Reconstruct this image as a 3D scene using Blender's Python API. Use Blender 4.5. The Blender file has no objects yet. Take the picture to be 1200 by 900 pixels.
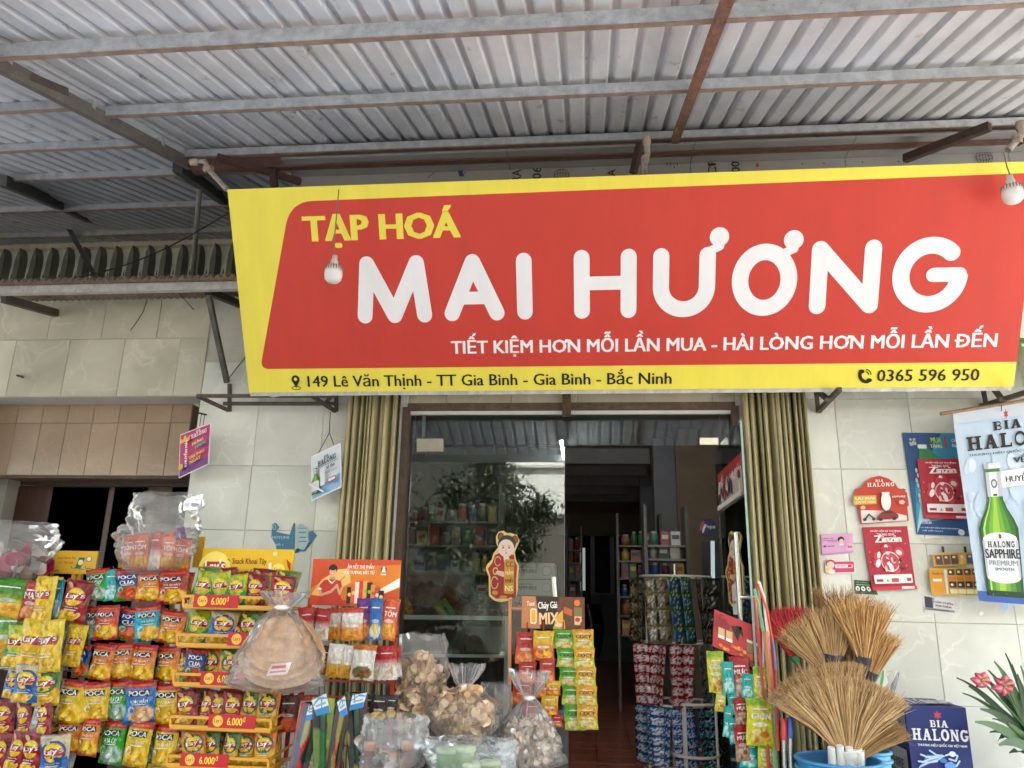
import bpy, math, random
from math import sin, cos, pi, radians, atan2, sqrt
from mathutils import Vector, Matrix, noise
random.seed(7)
SC = bpy.context.scene
COL = SC.collection
# ---------------------------------------------------------------- camera
CAMP = Vector((0.0, -5.5, 1.6))
YAW, PITCH, ROLL, FPX = radians(5.9), radians(15.7), radians(1.2), 895.0
FW = Vector((-sin(YAW)*cos(PITCH), cos(YAW)*cos(PITCH), sin(PITCH)))
RT0 = FW.cross(Vector((0, 0, 1))).normalized()
UP0 = RT0.cross(FW)
RT = RT0*cos(ROLL) + UP0*sin(ROLL)
UP = UP0*cos(ROLL) - RT0*sin(ROLL)
cd = bpy.data.cameras.new('camera')
cam = bpy.data.objects.new('camera', cd)
COL.objects.link(cam)
cam.matrix_world = Matrix(((RT.x, UP.x, -FW.x, CAMP.x), (RT.y, UP.y, -FW.y, CAMP.y), (RT.z, UP.z, -FW.z, CAMP.z), (0, 0, 0, 1)))
cd.sensor_width = 36
cd.lens = 36*FPX/1200
cd.clip_start = 0.05
cd.clip_end = 500
SC.camera = cam
# ---------------------------------------------------------------- light
w = bpy.data.worlds.new('World')
SC.world = w
w.use_nodes = True
SUN_EL, SUN_AZ = radians(52), radians(20)      # the sun stands behind the building
nt = w.node_tree
sky = nt.nodes.new('ShaderNodeTexSky')
sky.sky_type = 'NISHITA'
sky.sun_disc = False
sky.sun_elevation = SUN_EL
sky.sun_rotation = SUN_AZ
sky.air_density = 1.6
sky.dust_density = 4.0
nt.links.new(sky.outputs[0], nt.nodes['Background'].inputs[0])
nt.nodes['Background'].inputs[1].default_value = 0.15
sd = bpy.data.lights.new('sun', 'SUN')
sd.energy = 5.0
sd.angle = radians(0.6)
sd.color = (1, 0.95, 0.88)
so = bpy.data.objects.new('sun', sd)
COL.objects.link(so)
dv = Vector((sin(SUN_AZ)*cos(SUN_EL), cos(SUN_AZ)*cos(SUN_EL), sin(SUN_EL)))
so.rotation_euler = dv.to_track_quat('Z', 'Y').to_euler()
so.location = dv*40
SC.view_settings.view_transform = 'Standard'
SC.view_settings.look = 'None'
SC.view_settings.exposure = 3.0
SC.view_settings.gamma = 1
SC.render.engine = 'CYCLES'
SC.cycles.max_bounces = 8
SC.cycles.transparent_max_bounces = 24
SC.cycles.sample_clamp_indirect = 6
# ---------------------------------------------------------------- helpers
def ray(px, py):
    return (FW*FPX + RT*(px-600) - UP*(py-450)).normalized()
def P(px, py, Y):
    d = ray(px, py)
    return CAMP + d*((Y-CAMP.y)/d.y)
def PZ(px, py, Z):
    d = ray(px, py)
    return CAMP + d*((Z-CAMP.z)/d.z)
def lin(c):
    if isinstance(c, str):
        c = tuple(int(c[i:i+2], 16)/255 for i in (0, 2, 4))
    return tuple(x/12.92 if x <= .04045 else ((x+.055)/1.055)**2.4 for x in c[:3])
def mixc(a, b, t):
    a = lin(a) if isinstance(a, str) else a
    b = lin(b) if isinstance(b, str) else b
    return tuple(a[i]*(1-t)+b[i]*t for i in range(3))
_tc = {}
HORN = {'Ơ': 'O', 'ơ': 'o', 'Ư': 'U', 'ư': 'u', 'Đ': 'D'}
def text2d(s, bold=0.0, res=2):
    """lettering as flat faces; horned and barred letters get their horn or bar added by hand"""
    if not any(c in HORN for c in s): return _t2(s, bold, res)
    k = ('x', s, res)
    if k in _tc: return _tc[k]
    base = ''.join(HORN.get(c, c) for c in s)
    v, f = _t2(base, 0, res); v = list(v); f = list(f); cap = max(p[1] for p in _t2('H', 0, res)[0])
    x_l = min(p[0] for p in v)
    for i, c in enumerate(s):
        if c not in HORN: continue
        pv, _ = _t2(base[:i+1], 0, res); ov, _ = _t2(HORN[c], 0, res)
        xr = max(p[0] for p in pv); wd = max(p[0] for p in ov)-min(p[0] for p in ov); h = cap if c.isupper() else cap*.74
        b = len(v)
        if c == 'Đ':
            xl = xr-wd; v += [(xl-.09, h*.45), (xl+wd*.5, h*.45), (xl+wd*.5, h*.57), (xl-.09, h*.57)]; f.append((b, b+1, b+2, b+3))
        else:
            o_ = .0 if c in 'Ưư' else -.1
            pts = [(xr-.06+o_, h*.83), (xr+.02+o_*.6, h*.86), (xr+.03+o_*.4, h*1.02), (xr+.12+o_*.4, h*1.02), (xr+.11+o_*.4, h*.86), (xr+.03+o_*.6, h*.74), (xr-.05+o_, h*.72)]
            v += pts; f.append(tuple(range(b, b+7)))
    _tc[k] = (v, f)
    return _tc[k]
def _t2(s, bold=0.0, res=2):
    k = (s, bold, res)
    if k not in _tc:
        c = bpy.data.curves.new('t', 'FONT')
        c.body = s; c.size = 1; c.offset = bold; c.resolution_u = res; c.space_character = 1+bold*1.5
        o = bpy.data.objects.new('t', c)
        COL.objects.link(o)
        bpy.context.view_layer.update()
        me = bpy.data.meshes.new_from_object(o.evaluated_get(bpy.context.evaluated_depsgraph_get()))
        v = [(a.co.x, a.co.y) for a in me.vertices]
        f = [tuple(p.vertices) for p in me.polygons]
        bpy.data.objects.remove(o); bpy.data.curves.remove(c); bpy.data.meshes.remove(me)
        _tc[k] = (v, f)
    return _tc[k]
class MB:
    """collects faces with a colour each and links them as one mesh object"""
    def __init__(s):
        s.v = []; s.f = []; s.c = []; s.sm = []; s.mi = []; s.vc = {}
    def add(s, vs, fs, col, smooth=False, mi=0):
        b = len(s.v)
        s.v += [tuple(x) for x in vs]
        c = lin(col) if isinstance(col, str) else col
        for f in fs:
            s.f.append(tuple(i+b for i in f)); s.c.append(c); s.sm.append(smooth); s.mi.append(mi)
        return b
    def box(s, c, d, col, rot=None, mi=0):
        c = Vector(c); x, y, z = d[0]/2, d[1]/2, d[2]/2
        vs = [Vector(p) for p in ((-x,-y,-z),(x,-y,-z),(x,y,-z),(-x,y,-z),(-x,-y,z),(x,-y,z),(x,y,z),(-x,y,z))]
        if rot: vs = [rot @ p for p in vs]
        s.add([c+p for p in vs], [(0,3,2,1),(4,5,6,7),(0,1,5,4),(1,2,6,5),(2,3,7,6),(3,0,4,7)], col, mi=mi)
    def bar(s, p, q, w_, h_, col, up=(0, 0, 1)):
        p = Vector(p); q = Vector(q); d = (q-p); L = d.length; d.normalize()
        sd_ = d.cross(Vector(up))
        if sd_.length < 1e-4: sd_ = d.cross(Vector((0, 1, 0)))
        sd_.normalize(); u = sd_.cross(d)
        m = Matrix((sd_, d, u)).transposed()
        s.box((p+q)/2, (w_, L, h_), col, m)
    def tube(s, pts, r, col, n=8, cap=True, r2=None):
        pts = [Vector(p) for p in pts]; N = len(pts); vs = []; rr = r if hasattr(r, '__len__') else [r]*N
        ref = None
        for i, p in enumerate(pts):
            d = (pts[min(i+1, N-1)]-pts[max(i-1, 0)]).normalized()
            if ref is None: ref = d.orthogonal().normalized()
            ref = (ref - d*ref.dot(d)).normalized(); b2 = d.cross(ref)
            for k in range(n):
                a = 2*pi*k/n
                vs.append(p + (ref*cos(a)+b2*sin(a))*rr[i])
        fs = [(i*n+k, i*n+(k+1) % n, (i+1)*n+(k+1) % n, (i+1)*n+k) for i in range(N-1) for k in range(n)]
        s.add(vs, fs, col, True)
        if cap: s.add(vs[:n], [tuple(range(n))[::-1]], col); s.add(vs[-n:], [tuple(range(n))], col)
    def lathe(s, prof, o, cols, n=20, smooth=True, axis=None):
        o = Vector(o); vs = []
        m = Matrix.Identity(3) if axis is None else Vector(axis).to_track_quat('Z', 'Y').to_matrix()
        for r, z in prof:
            for k in range(n):
                a = 2*pi*k/n; vs.append(o + m @ Vector((r*cos(a), r*sin(a), z)))
        b = len(s.v); s.v += [tuple(x) for x in vs]
        for i in range(len(prof)-1):
            c = cols if isinstance(cols, (str, tuple)) else cols[min(i, len(cols)-1)]
            c = lin(c) if isinstance(c, str) else c
            for k in range(n):
                s.f.append((b+i*n+k, b+i*n+(k+1) % n, b+(i+1)*n+(k+1) % n, b+(i+1)*n+k)); s.c.append(c); s.sm.append(smooth); s.mi.append(0)
    def poly(s, pts, col, mi=0):
        s.add(pts, [tuple(range(len(pts)))], col, mi=mi)
    def grid(s, fn, nx, ny, colfn, smooth=True, flip=False):
        """fn(u,v)->point, colfn(u,v)->colour (linear) or one colour; colours vary by vertex"""
        b = len(s.v)
        for j in range(ny+1):
            for i in range(nx+1):
                s.v.append(tuple(fn(i/nx, j/ny)))
                if callable(colfn): s.vc[b+j*(nx+1)+i] = colfn(i/nx, j/ny)
        c0 = (1, 1, 1) if callable(colfn) else (lin(colfn) if isinstance(colfn, str) else colfn)
        for j in range(ny):
            for i in range(nx):
                q = (b+j*(nx+1)+i, b+j*(nx+1)+i+1, b+(j+1)*(nx+1)+i+1, b+(j+1)*(nx+1)+i)
                s.f.append(q[::-1] if flip else q); s.c.append(c0); s.sm.append(smooth); s.mi.append(0)
    def build(s, name, m, parent=None, label=None, cat=None, group=None, kind=None, origin=None):
        me = s.mesh(name, m, origin if origin is not None else (parent.location if parent is not None else None))
        return put(name, me, parent, label, cat, group, kind, origin if parent is None else None)
    def mesh(s, name, m, origin=None):
        o = Vector(origin) if origin is not None else Vector((0, 0, 0))
        me = bpy.data.meshes.new(name)
        me.from_pydata([(x-o.x, y-o.y, z-o.z) for x, y, z in s.v], [], s.f)
        for mm in (m if isinstance(m, (list, tuple)) else [m]): me.materials.append(mm)
        ca = me.color_attributes.new('Col', 'FLOAT_COLOR', 'CORNER')
        data = []
        for f, c in zip(s.f, s.c):
            for i in f:
                k = s.vc.get(i, c); data += [k[0], k[1], k[2], 1.0]
        ca.data.foreach_set('color', data)
        me.polygons.foreach_set('use_smooth', s.sm)
        me.polygons.foreach_set('material_index', s.mi)
        me.update()
        return me
def tag(o, label=None, cat=None, group=None, kind=None):
    if label: o['label'] = label
    if cat: o['category'] = cat
    if group: o['group'] = group
    if kind: o['kind'] = kind
    return o
def put(name, me, parent=None, label=None, cat=None, group=None, kind=None, loc=None):
    o = bpy.data.objects.new(name, me)
    COL.objects.link(o)
    if parent is not None: o.parent = parent
    if loc is not None: o.location = loc
    return tag(o, label, cat, group, kind)
def thing(name, label, cat, loc, group=None):
    o = bpy.data.objects.new(name, None)
    COL.objects.link(o)
    o.location = loc
    o.empty_display_size = .1
    return tag(o, label, cat, group)
class Art:
    """flat print: layered polygons and lettering in 2-D, laid on a surface by a mapping"""
    def __init__(s): s.it = []
    def poly(s, pts, col): s.it.append(([tuple(p) for p in pts], [tuple(range(len(pts)))], col)); return s
    def rect(s, x0, y0, x1, y1, col, r=0, skew=0):
        if r <= 0: return s.poly([(x0, y0), (x1, y0), (x1+skew, y1), (x0+skew, y1)], col)
        pts = []
        for cx, cy, a0 in ((x1-r, y0+r, -90), (x1-r, y1-r, 0), (x0+r, y1-r, 90), (x0+r, y0+r, 180)):
            for k in range(5):
                a = radians(a0+k*22.5); pts.append((cx+r*cos(a), cy+r*sin(a)))
        return s.poly(pts, col)
    def disc(s, x, y, rx, col, ry=None, n=20, rot=0):
        ry = rx if ry is None else ry
        return s.poly([(x+rx*cos(2*pi*k/n)*cos(rot)-ry*sin(2*pi*k/n)*sin(rot), y+rx*cos(2*pi*k/n)*sin(rot)+ry*sin(2*pi*k/n)*cos(rot)) for k in range(n)], col)
    def star(s, x, y, r, col, n=6, q=.5):
        return s.poly([(x+(r if k % 2 == 0 else r*q)*sin(pi*k/n), y+(r if k % 2 == 0 else r*q)*cos(pi*k/n)) for k in range(2*n)], col)
    def text(s, t, x0, y0, x1, y1, col, bold=.02, keep=False, shear=0, rot=0, res=2):
        v, f = text2d(t, 0, res)
        if not v: return s
        ax = min(p[0] for p in v); bx = max(p[0] for p in v); ay = min(p[1] for p in v); by = max(p[1] for p in v)
        sx = (x1-x0)/(bx-ax); sy = (y1-y0)/(by-ay)
        if keep: sx = sy = min(sx, sy)
        cx, cy = (x0+x1)/2, (y0+y1)/2
        out = []
        for p in v:
            X = (p[0]-(ax+bx)/2)*sx + (p[1]-(ay+by)/2)*sy*shear; Yy = (p[1]-(ay+by)/2)*sy
            out.append((cx+X*cos(rot)-Yy*sin(rot), cy+X*sin(rot)+Yy*cos(rot)))
        s.it.append((out, f, col))
        if bold > .015: s.it.append(([(p[0]+bold*sx*1.6*cos(rot), p[1]+bold*sx*1.6*sin(rot)) for p in out], f, col))
        return s
    def btext(s, t, x0, y0, x1, y1, dn, up, col, bold=.02, res=2):
        """lettering whose line box is known: (x0,y0)-(x1,y1) is the cap-height box; accents stick out by themselves"""
        v, f = text2d(t, 0, res); cv, _ = text2d('H', 0, res)
        ax = min(p[0] for p in v); bx = max(p[0] for p in v)
        cap = max(p[1] for p in cv); sx = (x1-x0)/(bx-ax+2*bold); sy = (y1-y0)/cap
        for dx in ((-bold, 0, bold) if bold else (0,)):
            for dy in ((-bold*.35, bold*.35) if bold > .02 else (0,)):
                s.it.append(([(x0+(p[0]-ax+bold+dx)*sx, y0+(p[1]+dy)*sy) for p in v], f, col))
        return s
    def stroke(s, pts, w_, col, cap=True, n=8):
        h = w_/2
        for (a, b) in zip(pts[:-1], pts[1:]):
            an = atan2(b[1]-a[1], b[0]-a[0])
            if cap:
                pp = [(b[0]+h*cos(an-pi/2+pi*k/n), b[1]+h*sin(an-pi/2+pi*k/n)) for k in range(n+1)] + [(a[0]+h*cos(an+pi/2+pi*k/n), a[1]+h*sin(an+pi/2+pi*k/n)) for k in range(n+1)]
            else:
                dx, dy = -sin(an)*h, cos(an)*h
                pp = [(a[0]-dx, a[1]-dy), (b[0]-dx, b[1]-dy), (b[0]+dx, b[1]+dy), (a[0]+dx, a[1]+dy)]
            s.poly(pp, col)
        return s
    def ring(s, cx, cy, rx, ry, w_, a0, a1, col, n=40):
        """thick elliptical arc, degrees"""
        h = w_/2; vs = []
        for k in range(n+1):
            a = radians(a0+(a1-a0)*k/n)
            nx, ny = cos(a)/rx, sin(a)/ry; L = sqrt(nx*nx+ny*ny); nx /= L; ny /= L
            x, y = cx+rx*cos(a), cy+ry*sin(a)
            vs += [(x-nx*h, y-ny*h), (x+nx*h, y+ny*h)]
        s.it.append((vs, [(2*k, 2*k+1, 2*k+3, 2*k+2) for k in range(n)], col)); return s
    def lay(s, mb, fn, z0=.001, dz=.0004):
        """fn(x,y,z)->3-D point; z is the height above the carrier"""
        for i, (v, f, c) in enumerate(s.it):
            mb.add([fn(p[0], p[1], z0+i*dz) for p in v], f, c)
# ---------------------------------------------------------------- materials
def mat(name, rough=.6, metal=0.0, mott=.12, mscale=6, bump=0.0, bscale=40, spec=.5, coat=0, trans=0, sat=1, val=1, rust=0, rustcol='6b4a34', stretch=None):
    m = bpy.data.materials.new(name); m.use_nodes = True
    n = m.node_tree.nodes; L = m.node_tree.links; b = n['Principled BSDF']
    at = n.new('ShaderNodeVertexColor'); at.layer_name = 'Col'
    tc = n.new('ShaderNodeTexCoord')
    vec = tc.outputs['Object']
    if stretch:
        mp = n.new('ShaderNodeMapping'); mp.inputs['Scale'].default_value = stretch; L.new(vec, mp.inputs[0]); vec = mp.outputs[0]
    no = n.new('ShaderNodeTexNoise'); no.inputs['Scale'].default_value = mscale; no.inputs['Detail'].default_value = 6; no.inputs['Roughness'].default_value = .65
    L.new(vec, no.inputs['Vector'])
    mr = n.new('ShaderNodeMapRange'); mr.inputs[1].default_value = .3; mr.inputs[2].default_value = .7; mr.inputs[3].default_value = 1-mott; mr.inputs[4].default_value = 1+mott*.6
    L.new(no.outputs['Fac'], mr.inputs[0])
    mx = n.new('ShaderNodeVectorMath'); mx.operation = 'SCALE'
    L.new(at.outputs['Color'], mx.inputs[0]); L.new(mr.outputs[0], mx.inputs['Scale'])
    col = mx.outputs[0]
    if rust > 0:
        n2 = n.new('ShaderNodeTexNoise'); n2.inputs['Scale'].default_value = mscale*2.7; n2.inputs['Detail'].default_value = 8; n2.inputs['Roughness'].default_value = .75
        L.new(vec, n2.inputs['Vector'])
        r2 = n.new('ShaderNodeMapRange'); r2.inputs[1].default_value = .62-rust*.3; r2.inputs[2].default_value = .72-rust*.2; L.new(n2.outputs['Fac'], r2.inputs[0])
        mc = n.new('ShaderNodeMix'); mc.data_type = 'RGBA'; L.new(r2.outputs[0], mc.inputs['Factor']); L.new(col, mc.inputs['A']); mc.inputs['B'].default_value = (*lin(rustcol), 1)
        col = mc.outputs['Result']
    if sat != 1 or val != 1:
        hs = n.new('ShaderNodeHueSaturation'); hs.inputs['Saturation'].default_value = sat; hs.inputs['Value'].default_value = val
        L.new(col, hs.inputs['Color']); col = hs.outputs[0]
    L.new(col, b.inputs['Base Color'])
    b.inputs['Roughness'].default_value = rough; b.inputs['Metallic'].default_value = metal
    b.inputs['Specular IOR Level'].default_value = spec
    if coat: b.inputs['Coat Weight'].default_value = coat; b.inputs['Coat Roughness'].default_value = .1
    if trans: b.inputs['Transmission Weight'].default_value = trans
    if bump:
        nb = n.new('ShaderNodeTexNoise'); nb.inputs['Scale'].default_value = bscale; nb.inputs['Detail'].default_value = 4
        L.new(vec, nb.inputs['Vector'])
        bp = n.new('ShaderNodeBump'); bp.inputs['Strength'].default_value = bump; bp.inputs['Distance'].default_value = .01
        L.new(nb.outputs['Fac'], bp.inputs['Height']); L.new(bp.outputs[0], b.inputs['Normal'])
    return m
def tile_mat(name, base, vein, dark, rough=.22, vs=3.6):
    """glazed stone-look tile: cloudy ground and thin pale veins, each tile different"""
    m = bpy.data.materials.new(name); m.use_nodes = True
    n = m.node_tree.nodes; L = m.node_tree.links; b = n['Principled BSDF']
    tc = n.new('ShaderNodeTexCoord'); oi = n.new('ShaderNodeObjectInfo')
    ad = n.new('ShaderNodeVectorMath'); ad.operation = 'MULTIPLY_ADD'; ad.inputs[1].default_value = (1, 1, 1)
    sc = n.new('ShaderNodeVectorMath'); sc.operation = 'SCALE'; sc.inputs[0].default_value = (31, 17, 23); L.new(oi.outputs['Random'], sc.inputs['Scale'])
    L.new(tc.outputs['Object'], ad.inputs[0]); L.new(sc.outputs[0], ad.inputs[2])
    n1 = n.new('ShaderNodeTexNoise'); n1.inputs['Scale'].default_value = 3.0; n1.inputs['Detail'].default_value = 7; n1.inputs['Distortion'].default_value = .6
    L.new(ad.outputs[0], n1.inputs['Vector'])
    dm = n.new('ShaderNodeVectorMath'); dm.operation = 'MULTIPLY_ADD'; dm.inputs[1].default_value = (.35, .35, .35)
    L.new(n1.outputs['Color'], dm.inputs[0]); L.new(ad.outputs[0], dm.inputs[2])
    vo = n.new('ShaderNodeTexVoronoi'); vo.feature = 'DISTANCE_TO_EDGE'; vo.inputs['Scale'].default_value = vs
    L.new(dm.outputs[0], vo.inputs['Vector'])
    vr = n.new('ShaderNodeMapRange'); vr.inputs[1].default_value = 0; vr.inputs[2].default_value = .04; vr.inputs[3].default_value = .42; vr.inputs[4].default_value = 0
    L.new(vo.outputs['Distance'], vr.inputs[0])
    n3 = n.new('ShaderNodeTexNoise'); n3.inputs['Scale'].default_value = 5; L.new(ad.outputs[0], n3.inputs['Vector'])
    m3 = n.new('ShaderNodeMapRange'); m3.inputs[1].default_value = .4; m3.inputs[2].default_value = .58; L.new(n3.outputs['Fac'], m3.inputs[0])
    mu = n.new('ShaderNodeMath'); mu.operation = 'MULTIPLY'; L.new(vr.outputs[0], mu.inputs[0]); L.new(m3.outputs[0], mu.inputs[1])
    cr = n.new('ShaderNodeMapRange'); cr.inputs[1].default_value = .3; cr.inputs[2].default_value = .7; L.new(n1.outputs['Fac'], cr.inputs[0])
    c1 = n.new('ShaderNodeMix'); c1.data_type = 'RGBA'; L.new(cr.outputs[0], c1.inputs['Factor']); c1.inputs['A'].default_value = (*lin(dark), 1); c1.inputs['B'].default_value = (*lin(base), 1)
    c2 = n.new('ShaderNodeMix'); c2.data_type = 'RGBA'; L.new(mu.outputs[0], c2.inputs['Factor']); L.new(c1.outputs['Result'], c2.inputs['A']); c2.inputs['B'].default_value = (*lin(vein), 1)
    # slight tone per tile
    rr = n.new('ShaderNodeMapRange'); rr.inputs[3].default_value = .9; rr.inputs[4].default_value = 1.07; L.new(oi.outputs['Random'], rr.inputs[0])
    # grime in world space
    ge = n.new('ShaderNodeNewGeometry'); ng = n.new('ShaderNodeTexNoise'); ng.inputs['Scale'].default_value = 1.6; ng.inputs['Detail'].default_value = 8; L.new(ge.outputs['Position'], ng.inputs['Vector'])
    gr = n.new('ShaderNodeMapRange'); gr.inputs[1].default_value = .35; gr.inputs[2].default_value = .65; gr.inputs[3].default_value = .86; gr.inputs[4].default_value = 1.03; L.new(ng.outputs['Fac'], gr.inputs[0])
    mm = n.new('ShaderNodeMath'); mm.operation = 'MULTIPLY'; L.new(rr.outputs[0], mm.inputs[0]); L.new(gr.outputs[0], mm.inputs[1])
    sv = n.new('ShaderNodeVectorMath'); sv.operation = 'SCALE'; L.new(c2.outputs['Result'], sv.inputs[0]); L.new(mm.outputs[0], sv.inputs['Scale'])
    L.new(sv.outputs[0], b.inputs['Base Color'])
    b.inputs['Roughness'].default_value = rough
    nb = n.new('ShaderNodeTexNoise'); nb.inputs['Scale'].default_value = 14; L.new(ge.outputs['Position'], nb.inputs['Vector'])
    bp = n.new('ShaderNodeBump'); bp.inputs['Strength'].default_value = .25; bp.inputs['Distance'].default_value = .006
    L.new(nb.outputs['Fac'], bp.inputs['Height']); L.new(bp.outputs[0], b.inputs['Normal'])
    return m
def film_mat(name, dens=.13, tint=(.92, .92, .9), scale=5):
    """thin crumpled clear plastic"""
    m = bpy.data.materials.new(name); m.use_nodes = True
    n = m.node_tree.nodes; L = m.node_tree.links
    n.remove(n['Principled BSDF']); out = n['Material Output']
    tc = n.new('ShaderNodeTexCoord')
    no = n.new('ShaderNodeTexNoise'); no.inputs['Scale'].default_value = scale; no.inputs['Detail'].default_value = 3; no.inputs['Distortion'].default_value = 2.2; no.noise_type = 'RIDGED_MULTIFRACTAL'
    L.new(tc.outputs['Object'], no.inputs['Vector'])
    bp = n.new('ShaderNodeBump'); bp.inputs['Strength'].default_value = .5; bp.inputs['Distance'].default_value = .02
    L.new(no.outputs['Fac'], bp.inputs['Height'])
    t = n.new('ShaderNodeBsdfTransparent'); g = n.new('ShaderNodeBsdfGlossy'); d = n.new('ShaderNodeBsdfDiffuse'); tl = n.new('ShaderNodeBsdfTranslucent')
    t.inputs[0].default_value = (.97, .97, .97, 1)
    g.inputs['Roughness'].default_value = .24; g.inputs[0].default_value = (1, 1, 1, 1)
    d.inputs[0].default_value = (*tint, 1); tl.inputs[0].default_value = (*tint, 1)
    for q in (g, d): L.new(bp.outputs[0], q.inputs['Normal'])
    m0 = n.new('ShaderNodeMixShader'); m0.inputs[0].default_value = .5; L.new(d.outputs[0], m0.inputs[1]); L.new(tl.outputs[0], m0.inputs[2])
    m1 = n.new('ShaderNodeMixShader'); L.new(t.outputs[0], m1.inputs[1]); L.new(m0.outputs[0], m1.inputs[2])
    # folds are cloudier
    rr = n.new('ShaderNodeMapRange'); rr.inputs[1].default_value = .35; rr.inputs[2].default_value = .7; rr.inputs[3].default_value = dens*.5; rr.inputs[4].default_value = dens*1.7
    n5 = n.new('ShaderNodeTexNoise'); n5.inputs['Scale'].default_value = scale*.8; n5.inputs['Detail'].default_value = 5; n5.inputs['Distortion'].default_value = 1; L.new(tc.outputs['Object'], n5.inputs['Vector'])
    L.new(n5.outputs['Fac'], rr.inputs[0])
    lw = n.new('ShaderNodeLayerWeight'); lw.inputs[0].default_value = .35; L.new(bp.outputs[0], lw.inputs['Normal'])
    ma = n.new('ShaderNodeMath'); ma.operation = 'MULTIPLY_ADD'; ma.inputs[1].default_value = .22; L.new(lw.outputs['Facing'], ma.inputs[0]); L.new(rr.outputs[0], ma.inputs[2])
    L.new(ma.outputs[0], m1.inputs[0])
    m2 = n.new('ShaderNodeMixShader'); fr = n.new('ShaderNodeFresnel'); fr.inputs[0].default_value = 1.38; L.new(bp.outputs[0], fr.inputs['Normal'])
    L.new(fr.outputs[0], m2.inputs[0]); L.new(m1.outputs[0], m2.inputs[1]); L.new(g.outputs[0], m2.inputs[2])
    L.new(m2.outputs[0], out.inputs[0])
    return m
def glass_mat(name, ior=1.62, tint=(.72, .76, .74)):
    m = bpy.data.materials.new(name); m.use_nodes = True
    n = m.node_tree.nodes; L = m.node_tree.links
    n.remove(n['Principled BSDF']); out = n['Material Output']
    t = n.new('ShaderNodeBsdfTransparent'); t.inputs[0].default_value = (*tint, 1)
    g = n.new('ShaderNodeBsdfGlossy'); g.inputs['Roughness'].default_value = .015; g.inputs[0].default_value = (.92, .95, .95, 1)
    d = n.new('ShaderNodeBsdfDiffuse'); d.inputs[0].default_value = (.55, .56, .53, 1)
    tc = n.new('ShaderNodeTexCoord'); no = n.new('ShaderNodeTexNoise'); no.inputs['Scale'].default_value = 5; no.inputs['Detail'].default_value = 8; L.new(tc.outputs['Object'], no.inputs['Vector'])
    mr = n.new('ShaderNodeMapRange'); mr.inputs[1].default_value = .45; mr.inputs[2].default_value = .8; mr.inputs[3].default_value = .004; mr.inputs[4].default_value = .025; L.new(no.outputs['Fac'], mr.inputs[0])
    m1 = n.new('ShaderNodeMixShader'); L.new(mr.outputs[0], m1.inputs[0]); L.new(t.outputs[0], m1.inputs[1]); L.new(d.outputs[0], m1.inputs[2])
    fr = n.new('ShaderNodeFresnel'); fr.inputs[0].default_value = ior
    m2 = n.new('ShaderNodeMixShader'); L.new(fr.outputs[0], m2.inputs[0]); L.new(m1.outputs[0], m2.inputs[1]); L.new(g.outputs[0], m2.inputs[2])
    L.new(m2.outputs[0], out.inputs[0])
    return m
def emit_mat(name, col, s_, base=1.0):
    m = bpy.data.materials.new(name); m.use_nodes = True
    b = m.node_tree.nodes['Principled BSDF']
    b.inputs['Base Color'].default_value = (*[c*base for c in col], 1); b.inputs['Emission Color'].default_value = (*col, 1); b.inputs['Emission Strength'].default_value = s_
    return m
M_TILE = tile_mat('glazed_wall_tile', 'dcdcd2', 'efeee6', 'cccdc2')
M_TILE_W = tile_mat('warm_wall_tile', 'cfc2a8', 'e2d8c4', 'bcae95', vs=2.0)
M_TILE_U = tile_mat('weathered_wall_tile', 'cbc6ae', 'e0dac6', 'b4af97', rough=.3, vs=2.6)
M_TILE_B = tile_mat('beige_tile', 'a58c72', 'b0987e', '9a826a', rough=.18, vs=6)
M_TILE_F = tile_mat('floor_tile', 'a86048', 'b8745a', '90503c', rough=.22, vs=7)
M_CONC = mat('concrete', .9, mott=.25, mscale=3, bump=.4, bscale=30)
M_PLAST = mat('painted_plaster', .85, mott=.15, mscale=2.5, bump=.15, bscale=60)
M_GALV = mat('galvanised_steel', .55, .35, mott=.3, mscale=14, spec=.4, rust=.12, rustcol='8a7358')
M_ROOF = mat('roof_sheet_steel', .5, .0, mott=.22, mscale=2.2, rust=.09, rustcol='8c8068', stretch=(1, .5, 1))
M_RUST = mat('rusty_steel', .8, .1, mott=.35, mscale=12, rust=.3, rustcol='5a3a28', bump=.2, bscale=60)
M_DARKST = mat('dark_steel', .6, .3, mott=.25, mscale=10, rust=.15)
M_BANNER = mat('printed_banner_vinyl', .45, mott=.07, mscale=2.5, bump=.25, bscale=2.2, spec=.3, stretch=(2.2, .5, .5))
M_PAPER = mat('printed_paper', .55, mott=.06, mscale=8, bump=.1, bscale=12)
M_FOIL = mat('crisp_bag_film', .26, 0, mott=.42, mscale=5, bump=1.0, bscale=6, spec=.5, sat=1.12, val=.78)
M_SLAT = mat('shutter_paint', .36, .25, mott=.22, mscale=3, rust=.06, rustcol='6a5535', stretch=(8, 8, .7))
M_PLASTIC = mat('plastic', .35, mott=.06)
M_WOOD = mat('dark_varnished_wood', .4, mott=.3, mscale=4, stretch=(8, 8, .8))
M_STRAW = mat('straw', .7, mott=.2, mscale=20)
M_LEAF = mat('leaf', .5, mott=.25, mscale=10)
M_CARD = mat('cardboard', .6, mott=.08, bump=.1, bscale=20)
M_FOOD = mat('cracker', .6, mott=.3, mscale=45, bump=.25, bscale=70)
M_FILM = film_mat('clear_plastic_film')
M_FILM2 = film_mat('cloudy_plastic_film', .22, scale=6)
M_GLASS = glass_mat('door_glass')
M_METAL = mat('brushed_metal', .25, .9, mott=.1)
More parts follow.
